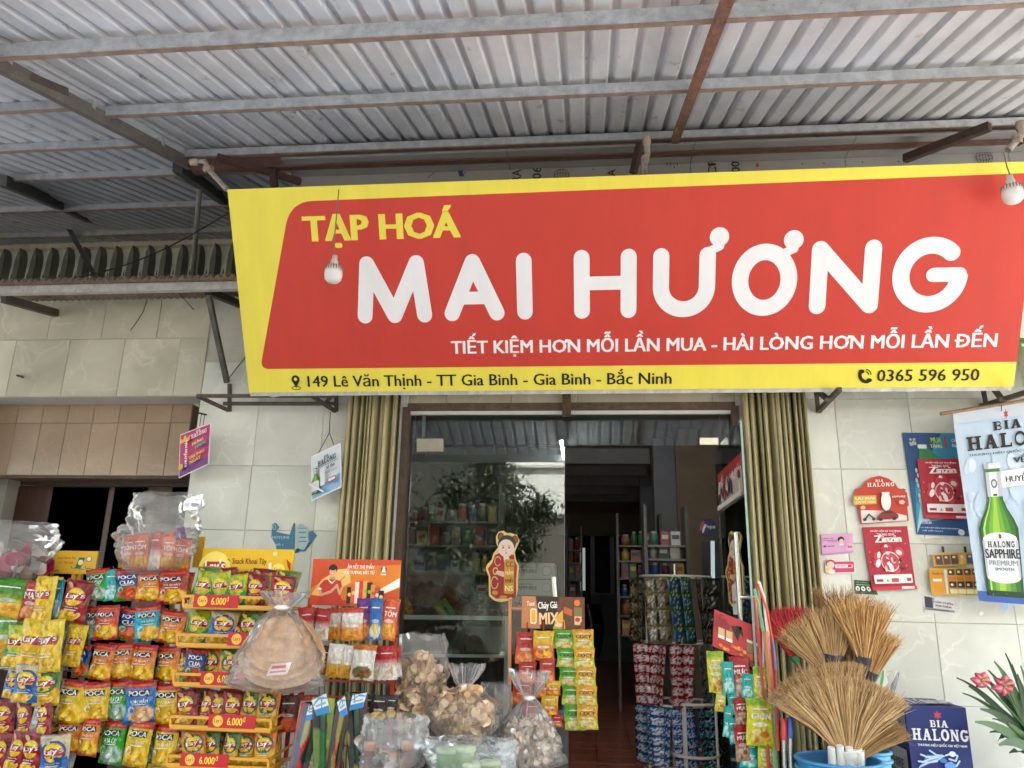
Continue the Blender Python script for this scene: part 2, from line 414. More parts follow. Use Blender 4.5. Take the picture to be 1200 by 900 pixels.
# ================================================================ ground, road, sky side
def struct(name, mb, m, label=None): return mb.build(name, m, kind='structure', label=label)
g = MB(); g.box((0, -60, -.15), (400, 400, .1), '5d5a52'); struct('ground', g, M_CONC)
g = MB(); g.box((0, -10.9, -.04), (200, 7, .1), '4a4948'); struct('road', g, mat('asphalt', .9, mott=.2, mscale=4, bump=.5, bscale=90))
g = MB()
g.box((0, -3.6, -.02), (60, 7.3, .13), 'b0aeab')
for i in range(-20, 20): g.box((i*1.2, -3.6, .046), (.012, 7.2, .004), '55524a')
for j in range(6): g.box((0, -.6-j*1.1, .048), (48, .012, .004), '55524a')
struct('pavement', g, M_CONC)
g = MB(); g.box((0, -7.32, .0), (60, .14, .16), 'b0aca2'); struct('kerb', g, M_CONC)
g = MB(); g.box((0, -16.6, -.02), (60, 4.2, .13), '8f897c'); struct('far_pavement', g, M_CONC)
g = MB()
for i in range(-8, 8): g.box((i*5, -10.9, .014), (2, .14, .006), 'd8d5cc')
struct('road_marking', g, M_PLAST)

# ================================================================ tiled walls
def tilegrid(parent, x0, x1, z0, z1, tw, th, xo, zo, m, Y=0.0, stag=0.0, keep=None, gap=.0018, name='tile'):
    cache = {}
    j0 = math.floor((z0-zo)/th)
    rnd = random.Random(int(abs(x0*100)))
    for j in range(j0, j0+60):
        a = zo+j*th; b_ = a+th
        if a >= z1: break
        za, zb = max(a, z0), min(b_, z1)
        if zb-za < .015: continue
        off = xo + (stag if j % 2 else 0)
        i0 = math.floor((x0-off)/tw)
        for i in range(i0, i0+80):
            c = off+i*tw
            if c >= x1: break
            xa, xb = max(c, x0), min(c+tw, x1)
            if xb-xa < .015: continue
            if keep and not keep((xa+xb)/2, (za+zb)/2): continue
            k = (round(xb-xa, 3), round(zb-za, 3))
            if k not in cache:
                q = MB(); W, H = k[0]-gap, k[1]-gap; e = .003
                vs = [(-W/2, .004, -H/2), (W/2, .004, -H/2), (W/2, .004, H/2), (-W/2, .004, H/2), (-W/2, e, -H/2), (W/2, e, -H/2), (W/2, e, H/2), (-W/2, e, H/2),
                      (-W/2+e, 0, -H/2+e), (W/2-e, 0, -H/2+e), (W/2-e, 0, H/2-e), (-W/2+e, 0, H/2-e)]
                vs = [(x, y-.008, z) for x, y, z in vs]
                fs = [(8, 9, 10, 11)]
                for r in (0, 4):
                    fs += [(r+k2, r+(k2+1) % 4, r+4+(k2+1) % 4, r+4+k2) for k2 in range(4)]
                q.add(vs, fs, (1, 1, 1)); cache[k] = q.mesh(name, m)
            o = put(name, cache[k], parent)
            o.location = Vector(((xa+xb)/2, Y+rnd.uniform(-.0012, .0012), (za+zb)/2)) - parent.location
def wallbox(name, parent, x0, x1, z0, z1, y0, y1, col, m): 
    q = MB(); q.box(((x0+x1)/2, (y0+y1)/2, (z0+z1)/2), (x1-x0, y1-y0, z1-z0), col); return q.build(name, m, parent)
ZTOP = 5.15
XDL, XDR = P(474, 560, 0).x, P(866, 560, 0).x          # shop opening
XNR = P(228, 520, 0).x                                 # right side of the neighbour's opening
ZLIN = P(100, 465, 0).z                                # neighbour's lintel
ZHEAD = P(665, 477, 0).z                               # top of the shop opening
FLOORZ = .36
GROUT = 'bcb9aa'
sw = thing('shop_wall', 'pale green stone look tiled shop front wall around the open glass entrance', 'wall', (0, 0, 0))
wallbox('masonry', sw, XDR, 6.2, 0, ZTOP, .004, .25, GROUT, M_PLAST)
XPAN = P(345, 200, -.02).x
wallbox('masonry', sw, XNR, XPAN, 0, 3.98, .004, .25, GROUT, M_PLAST)
wallbox('masonry', sw, XPAN, XDL, 0, ZTOP, .004, .25, GROUT, M_PLAST)
wallbox('masonry', sw, XDL, XDR, ZHEAD, ZTOP, .004, .25, GROUT, M_PLAST)
wallbox('step', sw, XDL, XDR, .05, FLOORZ, -.25, .25, '7a7468', M_CONC)
XR0 = P(980, 500, 0).x; ZR0 = P(1020, 467.5, 0).z
tilegrid(sw, XDR+.002, 5.2, .4, 3.5, P(1067, 500, 0).x-XR0, ZR0-P(1020, 550, 0).z, XR0, ZR0, M_TILE, keep=lambda x, z: True)
XL0 = P(300, 510, 0).x; ZL0 = P(300, 546, 0).z
tilegrid(sw, XNR+.002, XDL-.002, .8, 3.35, P(373, 600, 0).x-P(293, 600, 0).x, ZL0-P(300, 621.5, 0).z, XL0, ZL0, M_TILE, stag=-.0)
tilegrid(sw, XDL, XDR, ZHEAD, ZHEAD+.35, .49, .5, XDL-.2, ZHEAD-.28, M_TILE_W)
nw = thing('neighbour_wall', 'tiled upper wall of the neighbouring house beneath its small awning', 'wall', (-5, 0, 0))
wallbox('masonry', nw, -8.5, XNR, ZLIN, 3.98, .004, .25, GROUT, M_PLAST)
wallbox('masonry', nw, -8.5, P(-60, 600, 0).x, 0, ZLIN, .004, .25, GROUT, M_PLAST)
ZN = P(100, 398, 0).z
tilegrid(nw, P(-60, 600, 0).x, XNR+.0, ZLIN+.002, 3.9, P(252, 375, 0).x-P(187, 375, 0).x, ZN-ZLIN, P(187, 375, 0).x, ZN, M_TILE_U, stag=.21)
# the first-floor slab and the far terrace
q = MB(); q.box((-5.3, 1.95, 3.9), (7.2, 3.4, .14), '8a877c'); q.build('terrace_slab', M_CONC, nw)
# the neighbour's recess: beige tiled shutter box over the dark wooden door
YB = .27
zb0, zb1 = P(100, 558, YB).z, P(100, 474.5, YB).z
xb0, xb1 = P(-60, 500, YB).x, P(223, 500, YB).x
bx = thing('shutter_box', 'beige tiled shutter box set back under the lintel left of the shop', 'shutter box', (xb0, YB, zb0))
wallbox('masonry', bx, xb0, xb1+.004, zb0, ZLIN+.0, YB+.004, YB+.4, '6f5b48', M_PLAST)
tw_ = (P(222, 500, YB).x - P(0, 500, YB).x)/7.35
tilegrid(bx, xb0, xb1, zb0+.003, zb1+.1, tw_, .62, xb1-tw_*.75, P(100, 496, YB).z-.62, M_TILE_B, Y=YB)
q = MB(); q.box(((xb0+xb1)/2, YB-.004, zb0-.01), (xb1-xb0, .03, .022), '5a4b3f'); q.build('edge_trim', M_RUST, bx)
q = MB()
for i in range(3): q.box((XNR-.02-.012*i, .06+.06*i, (0.2+ZLIN)/2), (.02, .03, ZLIN-.2), ('4a3f36', '6b5b4a', '3a322c')[i])
q.build('shutter_track', M_RUST, bx)
# dark timber door with panes
YD = .62
dr = thing('wooden_door', 'dark brown wooden double door with glass panes behind the snack racks', 'door', (P(100, 600, YD).x, YD, .2))
zt = P(100, 563, YD).z
def dbar(name, px0, px1, py0, py1, col, dy=0, th=.05):
    a = P(px0, py0, YD); b_ = P(px1, py1, YD)
    q = MB(); q.box(((a.x+b_.x)/2, YD+dy, (a.z+b_.z)/2), (abs(b_.x-a.x), th, abs(a.z-b_.z)), col); return q.build(name, M_WOOD, dr)
dbar('head_rail', 10, 222, 558, 570, '4a2c22')
for a, b_ in ((16, 30), (66, 84), (138, 156), (205, 216)): dbar('stile', a, b_, 571, 1200, '472a20', -.01)
for a, b_ in ((30, 66), (84, 138), (156, 205)):
    q = MB(); A = P(a, 571, YD); B = P(b_, 1150, YD)
    q.box(((A.x+B.x)/2, YD+.02, (A.z+B.z)/2), (abs(B.x-A.x), .008, abs(A.z-B.z)), 'ffffff'); q.build('pane', M_GLASS, dr)
q = MB()
A = P(30, 571, YD); B = P(66, 1150, YD)
aw = B.x-A.x
pts = [(A.x+aw*t, YD-.012, A.z-.02-.09*(1-sin(pi*t))) for t in [k/12 for k in range(13)]]
q.add([p for p in pts]+[(A.x+aw*k/12, YD-.012, A.z+.0) for k in range(13)], [(k, k+1, 14+k, 13+k) for k in range(12)], '472a20')
q.build('arched_rail', M_WOOD, dr)
wallbox('room_wall', dr, -7.5, XNR+.2, .1, 3.1, 3.2, 3.3, '3a332c', M_PLAST)
wallbox('side_wall', dr, P(-60, 600, .3).x-.2, P(20, 600, YD).x, .1, zb0, .45, .6, '9a988c', M_PLAST)

# ================================================================ canopy roof
def RZ(Y): return 5.188+.296*Y
def roofhit(px, py, off=0):
    d = ray(px, py); t = (RZ(0)-off + .296*CAMP.y - CAMP.z)/(d.z-.296*d.y)
    return CAMP + d*t
ca = thing('street_canopy', 'corrugated steel canopy roof on grey purlins over the shop front', 'canopy', (0, 0, 0))
def sheet(x0, x1, y0, y1, dz, pitch, col):
    q = MB(); n = max(1, round((x1-x0)/pitch)); pr = []
    pt = (x1-x0)/n
    for i in range(n):
        a = x0+i*pt
        for fx, fz in ((0, 0), (.56, 0), (.60, .004), (.67, .033), (.70, .034), (.82, .034), (.85, .031), (.94, .004)): pr.append((a+fx*pt, fz))
    pr.append((x1, 0))
    vs = []
    for ys in (y0, y1): vs += [(x, ys, RZ(ys)+z+dz) for x, z in pr]
    N = len(pr)
    q.add(vs, [(i, i+1, N+i+1, N+i) for i in range(N-1)], col)
    vs = []
    for ys in (y0, y1): vs += [(x, ys, RZ(ys)+z+dz+.002) for x, z in pr]
    q.add(vs, [(i, N+i, N+i+1, i+1) for i in range(N-1)], col)
    return q.build('roof_sheet', M_ROOF, ca)
XRAF = roofhit(222, 178).x
cols = ['dad9dc', 'd6d6da', 'dedcdd', 'd4d4d8', 'dad8d9']
x = XRAF-.09; i = 0
while x < 7:
    sheet(x, x+1.34+.01, -5.45, .2, .034+.003*(i % 2), .149, cols[i % 5]); x += 1.34; i += 1
YW = roofhit(80, 110).y
sheet(XRAF-1.212, XRAF+.03, -5.45, YW, 0, .133, cols[1])
sheet(XRAF-1.212, XRAF+.03, YW-.02, 3.97, .003, .133, cols[3])
x = XRAF-1.2; i = 1
while x > -9.5:
    sheet(x-1.2-.01, x, -5.45, 3.97, .0+.003*(i % 2), .133, cols[(i+2) % 5]); x -= 1.2; i += 1
sheet(XRAF-.012, XRAF+1.99, -.1, 3.97, .0, .133, cols[1])
def purlin(Yc, x0, x1, w_=.034, h_=.07, col='c2c4c4', off=.0, nm='purlin'):
    q = MB(); q.box(((x0+x1)/2, Yc, RZ(Yc)-h_/2-.006-off), (x1-x0, w_, h_), col)
    q.box(((x0+x1)/2, Yc+.004, RZ(Yc)-h_-.009-off), (x1-x0, w_-.004, .006), 'a08a7c'); return q.build(nm, M_GALV, ca)
def yroof(px, py): return roofhit(px, py).y
purlin(yroof(700, 14), XRAF-.0, 7, h_=.085)
purlin(yroof(700, 99), XRAF, 7)
YP3 = yroof(700, 158)
purlin(YP3, XRAF, 7, h_=.06, w_=.05)
purlin(-4.2, XRAF, 7); purlin(-5.3, -9, 7, h_=.1)
for py in (119, 167, 203, 241, 272):
    purlin(yroof(60, py), -9, XRAF+(.0 if py < 200 else 1.5), h_=.06, col='b4b6b6')
purlin(yroof(60, 60), -9, XRAF, h_=.06, col='b4b6b6'); purlin(yroof(60, 8), -9, XRAF, h_=.07, col='b4b6b6')
def beam(nm, a, b_, w_, h_, col, m=M_DARKST, parent=None):
    q = MB(); q.bar(a, b_, w_, h_, col); return q.build(nm, m, parent if parent is not None else ca)
beam('rafter', (XRAF-.03, -5.4, RZ(-5.4)-.09), (XRAF-.03, -.1, RZ(-.1)-.09), .05, .09, '7a736c')
xr2 = roofhit(787, 160).x
beam('rafter', (xr2, -5.4, RZ(-5.4)-.105), (xr2, -.2, RZ(-.2)-.105), .05, .06, '8a6350', M_RUST)
beam('rafter', (xr2+4.1, -5.4, RZ(-5.4)-.105), (xr2+4.1, -.2, RZ(-.2)-.105), .05, .06, '8a6350', M_RUST)
r0 = roofhit(2, 211, .1); beam('rafter', r0, P(145, 273, 3.6), .08, .1, '555552')
r0 = roofhit(208, 195, .1); beam('rafter', r0, P(300, 262, 3.0), .08, .1, '454442')
r0 = roofhit(0, 62, .08); beam('brace', P(-20, 68, r0.y), roofhit(78, 108, .05), .03, .05, '5e554c')
beam('wall_beam', (XRAF+.05, YP3+.035, RZ(YP3)-.13), (7, YP3+.035, RZ(YP3)-.13), .06, .1, '5c4036', M_RUST)
# struts and thin stays on the left
beam('strut', P(70, 248, 2.6), P(113, 327, 2.9), .05, .05, '4f4e4a')
q = MB(); q.tube([P(234, 221, -.2), P(226, 322, .3)], .022, '66655f'); q.build('strut', M_DARKST, ca)
# diagonal brown braces above the sign
beam('brace', P(255, 184, -.3), P(352, 213, -.15), .045, .05, '4a3028', M_RUST)
beam('brace', P(1160, 148, -.6), P(1060, 186, -.12), .05, .06, '3e2c26', M_RUST)
beam('brace', P(750, 168, -.3), P(742, 203, -.25), .04, .05, '3e2c26', M_RUST)
beam('brace', P(320, 200, -.28), P(322, 225, -.28), .05, .05, '3e2c26', M_RUST)
def pipe(label, pts, r):
    t = thing('drain_pipe', label, 'pipe', pts[0])
    q = MB(); q.tube(pts, r, 'a0968a', 10); q.build('pipe', M_RUST, t)
    for p in (pts[0], pts[-2]):
        q = MB(); q.lathe([(r*1.35, -.03), (r*1.4, 0), (r*1.35, .03)], p, 'a4937f', 10, axis=(Vector(pts[1])-Vector(pts[0]))); q.build('collar', M_RUST, t)
pipe('stained white pipe elbow running down to the left end of the red sign', [P(228, 190, -.75), P(240, 189, -.75), P(244, 198, -.75), P(266, 222, -.8)], .02)
pipe('short stained white pipe above the middle of the red sign', [P(758, 166, -.75), P(759, 180, -.75), P(756, 188, -.75), P(755, 205, -.8)], .021)
pipe('white pipe bend above the bulb at the right end of the sign', [P(1196, 148, -.95), P(1197, 158, -.95), P(1192, 164, -.95), P(1181, 176, -.95)], .021)

# composite panels above the sign
zs = P(700, 196, -.02).z
pn = thing('fascia_panels', 'grey composite cladding panels with stencilled print above the sign', 'cladding', (0, 0, zs))
M_ACP = mat('composite_panel', .18, .45, mott=.12, mscale=3)
M_ACPD = mat('composite_panel_print', .35, .0, mott=.1, mscale=5)
xa = XPAN
for i, (a, b_) in enumerate(((xa, -.62), (-.615, .82), (.825, 2.0), (2.005, 3.2), (3.205, 4.6))):
    q = MB(); q.box(((a+b_)/2, -.02, zs-.35), (b_-a, .02, .7), '8d8b88'); q.build('panel', M_ACPD, pn)
    q = MB(); q.box(((a+b_)/2, -.16, zs+.012), (b_-a, .27, .02), '9a9896'); q.build('soffit_panel', M_ACP, pn)
wallbox('upper_backing', pn, XPAN, 6.5, ZTOP+.004, 9.5, .06, .25, '4a4744', M_PLAST)
wallbox('backing', pn, xa, 5, zs, ZTOP+.0, -.012, -.004, '4a4744', M_PLAST)
ar = Art()
pr = lambda px, py: (P(px, py, -.034).x, P(px, py, -.034).z)
def ptxt(t, px0, py0, px1, py1, col, rot=pi/2):
    (a, b_), (c, d) = pr(px0, py0), pr(px1, py1); w2, h2 = abs(c-a), abs(b_-d)
    if rot: ar.text(t, (a+c)/2-h2/2, (b_+d)/2-w2/2, (a+c)/2+h2/2, (b_+d)/2+w2/2, col, rot=rot)
    else: ar.text(t, a, min(b_, d), c, max(b_, d), col)
for px in (606, 718, 1180): ptxt('ALCORA', px-6, 199, px+4, 245, '1c1c20')
ptxt('2006', 624, 196, 634, 225, '1c1c20'); ptxt('DCP', 829, 186, 841, 222, '1c1c20'); ptxt(':2006', 856, 183, 868, 212, '1c1c20')
for cx, cy in ((658, 206), (1153, 185)):
    x_, z_ = pr(cx, cy)
    for rx in (.06, .035, .012): ar.ring(x_, z_, rx, .06, .004, 0, 360, '26262a')
    ar.ring(x_, z_, .06, .022, .004, 0, 360, '26262a')
a = pr(536, 196); ar.poly([(a[0], a[1]), (a[0]+.035, a[1]), (a[0]+.06, a[1]-.09), (a[0]+.02, a[1]-.09)], '1f2e5a')
a = pr(887, 190); ar.poly([(a[0], a[1]), (a[0]+.015, a[1]-.045), (a[0]-.015, a[1]-.045)], '9b2f1f')
a = pr(560, 197); ar.poly([(a[0]-.015, a[1]), (a[0], a[1]+.015), (a[0]+.015, a[1]), (a[0], a[1]-.015)], '23284a')
for k in range(9):
    a = pr(515-k*1.6, 198+k*1.3); ar.disc(a[0], a[1], .012, '55565c', .004, 8, .5)
for px in (545, 695, 790, 832, 940, 965, 1010, 1052): a = pr(px, 203-(px-545)*.025); ar.disc(a[0], a[1], .006, '1c1c1c', n=8)
for k in range(4): a = pr(781+k*4, 192); ar.rect(a[0], a[1]-.03, a[0]+.006, a[1], '333338')
q = MB(); ar.lay(q, lambda x, y, z: (x, -.031-z, y)); q.build('stencil_print', M_PAPER, pn, kind='stuff')

# ================================================================ balustrade of the upper terrace
YBAL = 3.6
zc0, zc1 = P(100, 291, YBAL).z, P(100, 268, YBAL).z
zb = P(100, 345, YBAL).z
bal = thing('balustrade', 'pale green terrace balustrade with dark bullet shaped balusters and cream coping', 'balustrade', (-4, YBAL, zb))
q = MB(); xl, xr_ = P(-120, 300, YBAL).x, P(330, 300, YBAL).x
for k, (dz, dep) in enumerate(((0, .26), (.35, .32), (.62, .24), (.85, .3))):
    z0_ = zc0+(zc1-zc0)*dz; z1_ = zc0+(zc1-zc0)*((.35, .62, .85, 1.4)[k])
    q.box(((xl+xr_)/2, YBAL+.1, (z0_+z1_)/2), (xr_-xl, dep, z1_-z0_-.004), ('efe2c6', 'f4e8cc', 'e4d6b8', 'f4e8cc')[k])
q.build('coping', M_PLAST, bal)
wallbox('panel', bal, -10, 7, 3.9, zc0, YBAL+.06, YBAL+.16, 'eceedd', M_PLAST)
wallbox('gable_wall', bal, XRAF+2.0, XRAF+2.1, 3.9, 9.5, .26, YBAL+.29, '5a584f', M_PLAST)
wallbox('wall_above', bal, -10, 7, zc1+.02, 9.5, YBAL+.3, YBAL+.4, '5a584f', M_PLAST)
wallbox('house_wall', bal, XNR-.3, XNR-.1, 4.0, 9.5, .26, YBAL+.3, '5a584f', M_PLAST) if False else None
wallbox('end_wall', bal, -10, -9.6, 0, 9.5, -.2, YBAL+.3, '5a584f', M_PLAST)
stp = (P(213, 320, YBAL).x-P(117, 320, YBAL).x)/5.0
bm = MB(); H = zc0-zb+.05
prof = [(-.42, 0), (-.42, .62), (-.3, .8), (0, .95), (.3, .8), (.42, .62), (.42, 0)]
wv = stp*.27
fr_ = [(x_*wv*2, -.0, z_*H) for x_, z_ in prof]
for (a, b_) in zip(fr_[:-1], fr_[1:]):
    bm.add([(a[0], 0, a[2]), (b_[0], 0, b_[2]), (b_[0]*.72, -.13, b_[2]*.97), (a[0]*.72, -.13, a[2]*.97)], [(0, 1, 2, 3)], '7e8076')
bm.add([(p[0]*.72, -.13, p[2]*.97) for p in fr_], [tuple(range(7))], '84867a')
bme = bm.mesh('baluster', M_CONC)
vt = MB(); vt.box((0, -.02, H*.3), (stp*.3, .04, H*.56), 'e8ebda')
vt.poly([(-.012, -.042, H*.36), (.012, -.042, H*.36), (0, -.042, H*.48)], '4a4b42'); vt.poly([(-.014, -.042, H*.17), (.014, -.042, H*.17), (.008, -.042, H*.27), (-.008, -.042, H*.27)], '4a4b42')
vme = vt.mesh('vent_post', M_CONC)
x0 = P(4, 320, YBAL).x
for k in range(-5, 17):
    o = put('baluster', bme, bal, loc=Vector((x0+k*stp, YBAL+.05, zb))-bal.location)
    o = put('post', vme, bal, loc=Vector((x0+(k+.5)*stp, YBAL+.05, zb))-bal.location)

# ================================================================ small awning over the neighbour's door
ya0, ya1 = -.75, -.02
za0 = P(100, 327, ya0).z; za1 = P(100, 353, ya1).z+.02
aw_ = thing('small_awning', 'small rusty corrugated awning on brackets above the neighbouring entrance', 'awning', (-4, -.4, za1))
xw0, xw1 = P(-80, 340, ya0).x, P(277, 333, ya0).x
q = MB(); n = 44; pr_ = []
for i in range(n*4+1):
    t = i/(n*4); pr_.append((xw0+(xw1-xw0)*t, .017*sin(2*pi*n*t)))
for off, flip in ((0, 0), (.003, 1)):
    vs = [(x_, ya0, za0+z_+off) for x_, z_ in pr_]+[(x_, ya1, za1+z_+off) for x_, z_ in pr_]; N = len(pr_)
    q.add(vs, [(i, i+1, N+i+1, N+i) for i in range(N-1)], 'a08a7a', True)
q.build('corrugated_sheet', M_RUST, aw_)
yb_ = -.62; zz = za0+(za1-za0)*(yb_-ya0)/(ya1-ya0)
beam('support_bar', (xw0, yb_, zz-.05), (xw1+.05, yb_, zz-.05), .05, .06, 'b8b6ae', M_GALV, aw_)
beam('bracket_arm', P(4, 350, -.5), P(66, 367, -.03), .05, .06, '4a443c', M_RUST, aw_)
beam('bracket_arm', P(243, 341, -.5), P(282, 357, -.03), .05, .05, '3c3832', M_RUST, aw_)
beam('bracket_arm', P(244, 345, -.5), P(266, 448, -.04), .035, .035, '5f5c56', M_RUST, aw_)
q = MB(); q.tube([P(265, 447, -.05), P(302, 400, -.1)], .004, '222222', 5); q.build('wire', M_PLASTIC, aw_)
# loose cable from the canopy to the awning
q = MB(); pts = []
A, B = P(275, 245, -.3), P(60, 330, -.3)
for k in range(21):
    t = k/20; p = A.lerp(B, t); p.z -= .12*sin(pi*t); pts.append(p)
q.tube(pts, .006, '1a1a1a', 5); q.build('cable', M_PLASTIC, None, 'black cable sagging from the canopy across the balustrade', 'cable', origin=A)
q = MB(); A = P(172, 350, -.02); q.tube([P(172, 352, -.02), P(168, 365, -.02), P(161, 376, -.02), P(153, 387, -.02)], .003, '333333', 4)
q.tube([P(203, 336, -.3), P(214, 348, -.2), P(227, 363, -.05)], .003, '333333', 4); q.build('loose_wires', M_PLASTIC, None, 'thin loose wires hanging from the awning onto the tiles', 'wire', kind='stuff', origin=A)
q = MB(); q.tube([P(20, 440, -.01), P(27, 442, -.06)], .008, '2e2a26', 6); q.build('nail', M_RUST, None, 'small dark nail stub sticking out of the left wall tiles', 'nail', origin=P(20, 440, -.01))

# ================================================================ door zone
en = thing('shop_entrance', 'glazed shop entrance with steel frame under the red sign', 'entrance', ((XDL+XDR)/2, 0, FLOORZ))
def pbox(name, px0, py0, px1, py1, Y, dep, col, m, parent):
    a = P(px0, py0, Y); b_ = P(px1, py1, Y); q = MB()
    q.box(((a.x+b_.x)/2, Y+dep/2, (a.z+b_.z)/2), (abs(b_.x-a.x), dep, abs(a.z-b_.z)), col); return q.build(name, m, parent)
pbox('head_channel', 478, 472.5, 862, 479, -.01, .12, '6b5a48', M_RUST, en)
pbox('head_trim', 478, 479.5, 862, 484.5, .03, .05, 'd8d6d0', M_PLASTIC, en)
pbox('head_bracket', 659, 459, 669, 487, -.06, .05, '5f4a34', M_RUST, en)
zt0 = P(660, 522, .05).z; zt1 = P(660, 485, .05).z
q = MB(); q.box(((XDL+XDR)/2, .055, (zt0+zt1)/2), (XDR-XDL, .01, zt1-zt0-.004), 'ffffff'); q.build('transom_pane', M_GLASS, en)
def vbar(name, px, Y, w_, dep, col, m, parent, pyref=560, z0=FLOORZ-.3, z1=ZHEAD):
    xx = P(px, pyref, Y).x; q = MB(); q.box((xx, Y+dep/2, (z0+z1)/2), (w_, dep, z1-z0), col); return q.build(name, m, parent)
vbar('door_jamb', 471, -.02, .05, .2, '5c4c40', M_RUST, en)
vbar('door_jamb', 866.5, -.02, .05, .2, '5c4c40', M_RUST, en)
xp0, xp1 = P(481, 560, .05).x, P(661.5, 560, .05).x
q = MB(); q.box(((xp0+xp1)/2, .055, (FLOORZ+zt0)/2), (xp1-xp0, .01, zt0-FLOORZ-.008), 'ffffff'); gp = q.build('glass_pane', M_GLASS, en)
q = MB(); q.box((xp1+.001, .055, (FLOORZ+zt0)/2), (.004, .012, zt0-FLOORZ-.01), '6f8078'); q.build('pane_edge', M_PLASTIC, en)
pbox('patch_fitting', 489, 514, 519, 529, .035, .045, 'b9b09c', M_METAL, en)
pbox('patch_fitting', 820, 513, 842, 521, .035, .045, 'c9c3b0', M_METAL, en)
pbox('glass_joint', 495.5, 485, 497, 522, .045, .02, '5a6560', M_PLASTIC, en)
pbox('glass_joint', 843.5, 484, 845, 520, .045, .02, '5a6560', M_PLASTIC, en)
# lower dark metal post at the pane's foot
pbox('pane_post', 651, 846, 666, 960, .0, .04, '4c4c4c', M_DARKST, en)
q = MB()
q.tube([P(649, 676, -.02), P(651, 702, -.02)], .022, 'd9d7d0', 10)
q.build('door_handle', M_METAL, en)
# folding steel shutters
def slatmesh(w_, L):
    q = MB(); pr = []
    for k in range(9):
        a = pi*k/8; pr.append((-w_*.5*cos(a), -.055*sin(a)**.7))
    pr = [(-w_*.5, .03)]+pr+[(w_*.5, .03)]
    N = len(pr)
    q.add([(x_, y_, 0) for x_, y_ in pr]+[(x_, y_, L) for x_, y_ in pr], [(i, i+1, N+i+1, N+i) for i in range(N-1)], 'a59a74')
    q.add([(pr[3][0], pr[3][1]-.003, 0), (pr[4][0], pr[4][1]-.003, 0), (pr[4][0], pr[4][1]-.003, L), (pr[3][0], pr[3][1]-.003, L)], [(0, 1, 2, 3)], 'b8ae88')  # paler strip paints a bright highlight along the slat
    return q.mesh('slat', M_SLAT)
ZS0, ZS1 = .2, P(440, 455, -.1).z
for lab, pxs in (('olive gold folding steel shutter stacked on the left of the entrance', [413, 420, 427, 432.5, 436.5, 442, 449, 455.5, 463]),
                 ('olive gold folding steel shutter stacked on the right of the entrance', [873, 882, 890, 896, 903, 909, 917, 924, 931, 936, 941])):
    xs = [P(p_, 470, -.1).x for p_ in pxs]
    t = thing('folding_shutter', lab, 'shutter', (sum(xs)/len(xs), -.08, ZS0))
    ms = {}
    for i, xx in enumerate(xs):
        g0 = (xs[i+1]-xx) if i < len(xs)-1 else (xx-xs[i-1])
        k = round(g0*.82, 3)
        if k not in ms: ms[k] = slatmesh(k, ZS1-ZS0)
        o = put('slat', ms[k], t, loc=Vector((xx, -.09+random.uniform(-.015, .01), ZS0))-t.location)
        o.rotation_euler.z = random.uniform(-.35, .35)
    # inner return seen as the fine dark lines between slats
    q = MB(); q.box((sum(xs)/len(xs), -.03, (ZS0+ZS1)/2), (xs[-1]-xs[0]+.05, .02, ZS1-ZS0), '4a412c'); q.build('backing_lattice', M_SLAT, t)
# open right-hand glass leaf with poster, sticker and handle
hx, hz = P(838, 528, .04), P(838, 528, .04).z
top_o = None
# outer end: find Y where the leaf top (same height) projects to px 868
best = min((abs((P(868, 492, y_/100).z)-hz), y_/100) for y_ in range(-120, 0))[1]
po = P(868, 492, best); ph = hx
gl = thing('open_glass_door', 'frameless glass door leaf standing open on the right with poster and sticker', 'door', (ph.x, ph.y, FLOORZ))
dvec = Vector((po.x-ph.x, po.y-ph.y, 0)); LW = dvec.length; dvec.normalize(); nrm = Vector((dvec.y, -dvec.x, 0))   # nrm points left (towards -x)
if nrm.x > 0: nrm = -nrm
def LF(u, z, off=0): return Vector((ph.x, ph.y, 0)) + dvec*u + nrm*off + Vector((0, 0, z))
q = MB()
q.add([LF(0, FLOORZ, .005), LF(LW, FLOORZ, .005), LF(LW, hz, .005), LF(0, hz, .005), LF(0, FLOORZ, -.005), LF(LW, FLOORZ, -.005), LF(LW, hz, -.005), LF(0, hz, -.005)],
      [(0, 1, 2, 3), (5, 4, 7, 6), (1, 5, 6, 2), (4, 0, 3, 7), (3, 2, 6, 7)], 'ffffff'); q.build('pane', M_GLASS, gl)
q = MB(); q.add([LF(LW, FLOORZ, .006), LF(LW, FLOORZ, -.006), LF(LW, hz, -.006), LF(LW, hz, .006), LF(LW+.003, FLOORZ, .006), LF(LW+.003, FLOORZ, -.006), LF(LW+.003, hz, -.006), LF(LW+.003, hz, .006)], [(4, 5, 6, 7), (0, 4, 7, 3), (1, 2, 6, 5)], '93a39a'); q.build('glass_edge', M_PLASTIC, gl)
def leafhit(px, py):
    d = ray(px, py); n_ = nrm; t = (LF(0, 0)-CAMP).dot(n_)/d.dot(n_); p = CAMP+d*t
    return ((p-LF(0, 0)).dot(dvec), p.z)
a = leafhit(843, 554); b_ = leafhit(873, 585)
q = MB(); ar = Art(); u0, u1 = leafhit(843, 570)[0], min(leafhit(872, 570)[0], LW-.01); z1 = leafhit(843, 556)[1]; z0 = leafhit(843, 600)[1]
ar.rect(u0, z0, u1, z1, 'b8a7a2')
ar.rect(u0, z0+(z1-z0)*.7, u1, z1, '9b2f30'); ar.text('TẾT NHƯ Ý', u0+.03, z1-.12, u1-.06, z1-.03, 'e8dcd0', .03)
rr = random.Random(4)
for k in range(26): ar.disc(rr.uniform(u0+.03, u1-.03), rr.uniform(z0+.05, z0+(z1-z0)*.66), rr.uniform(.01, .035), rr.choice(['7a2a30', '4a3a44', 'd5c8c0', '3a2f3c', 'b04a44']), rr.uniform(.02, .05), 7)
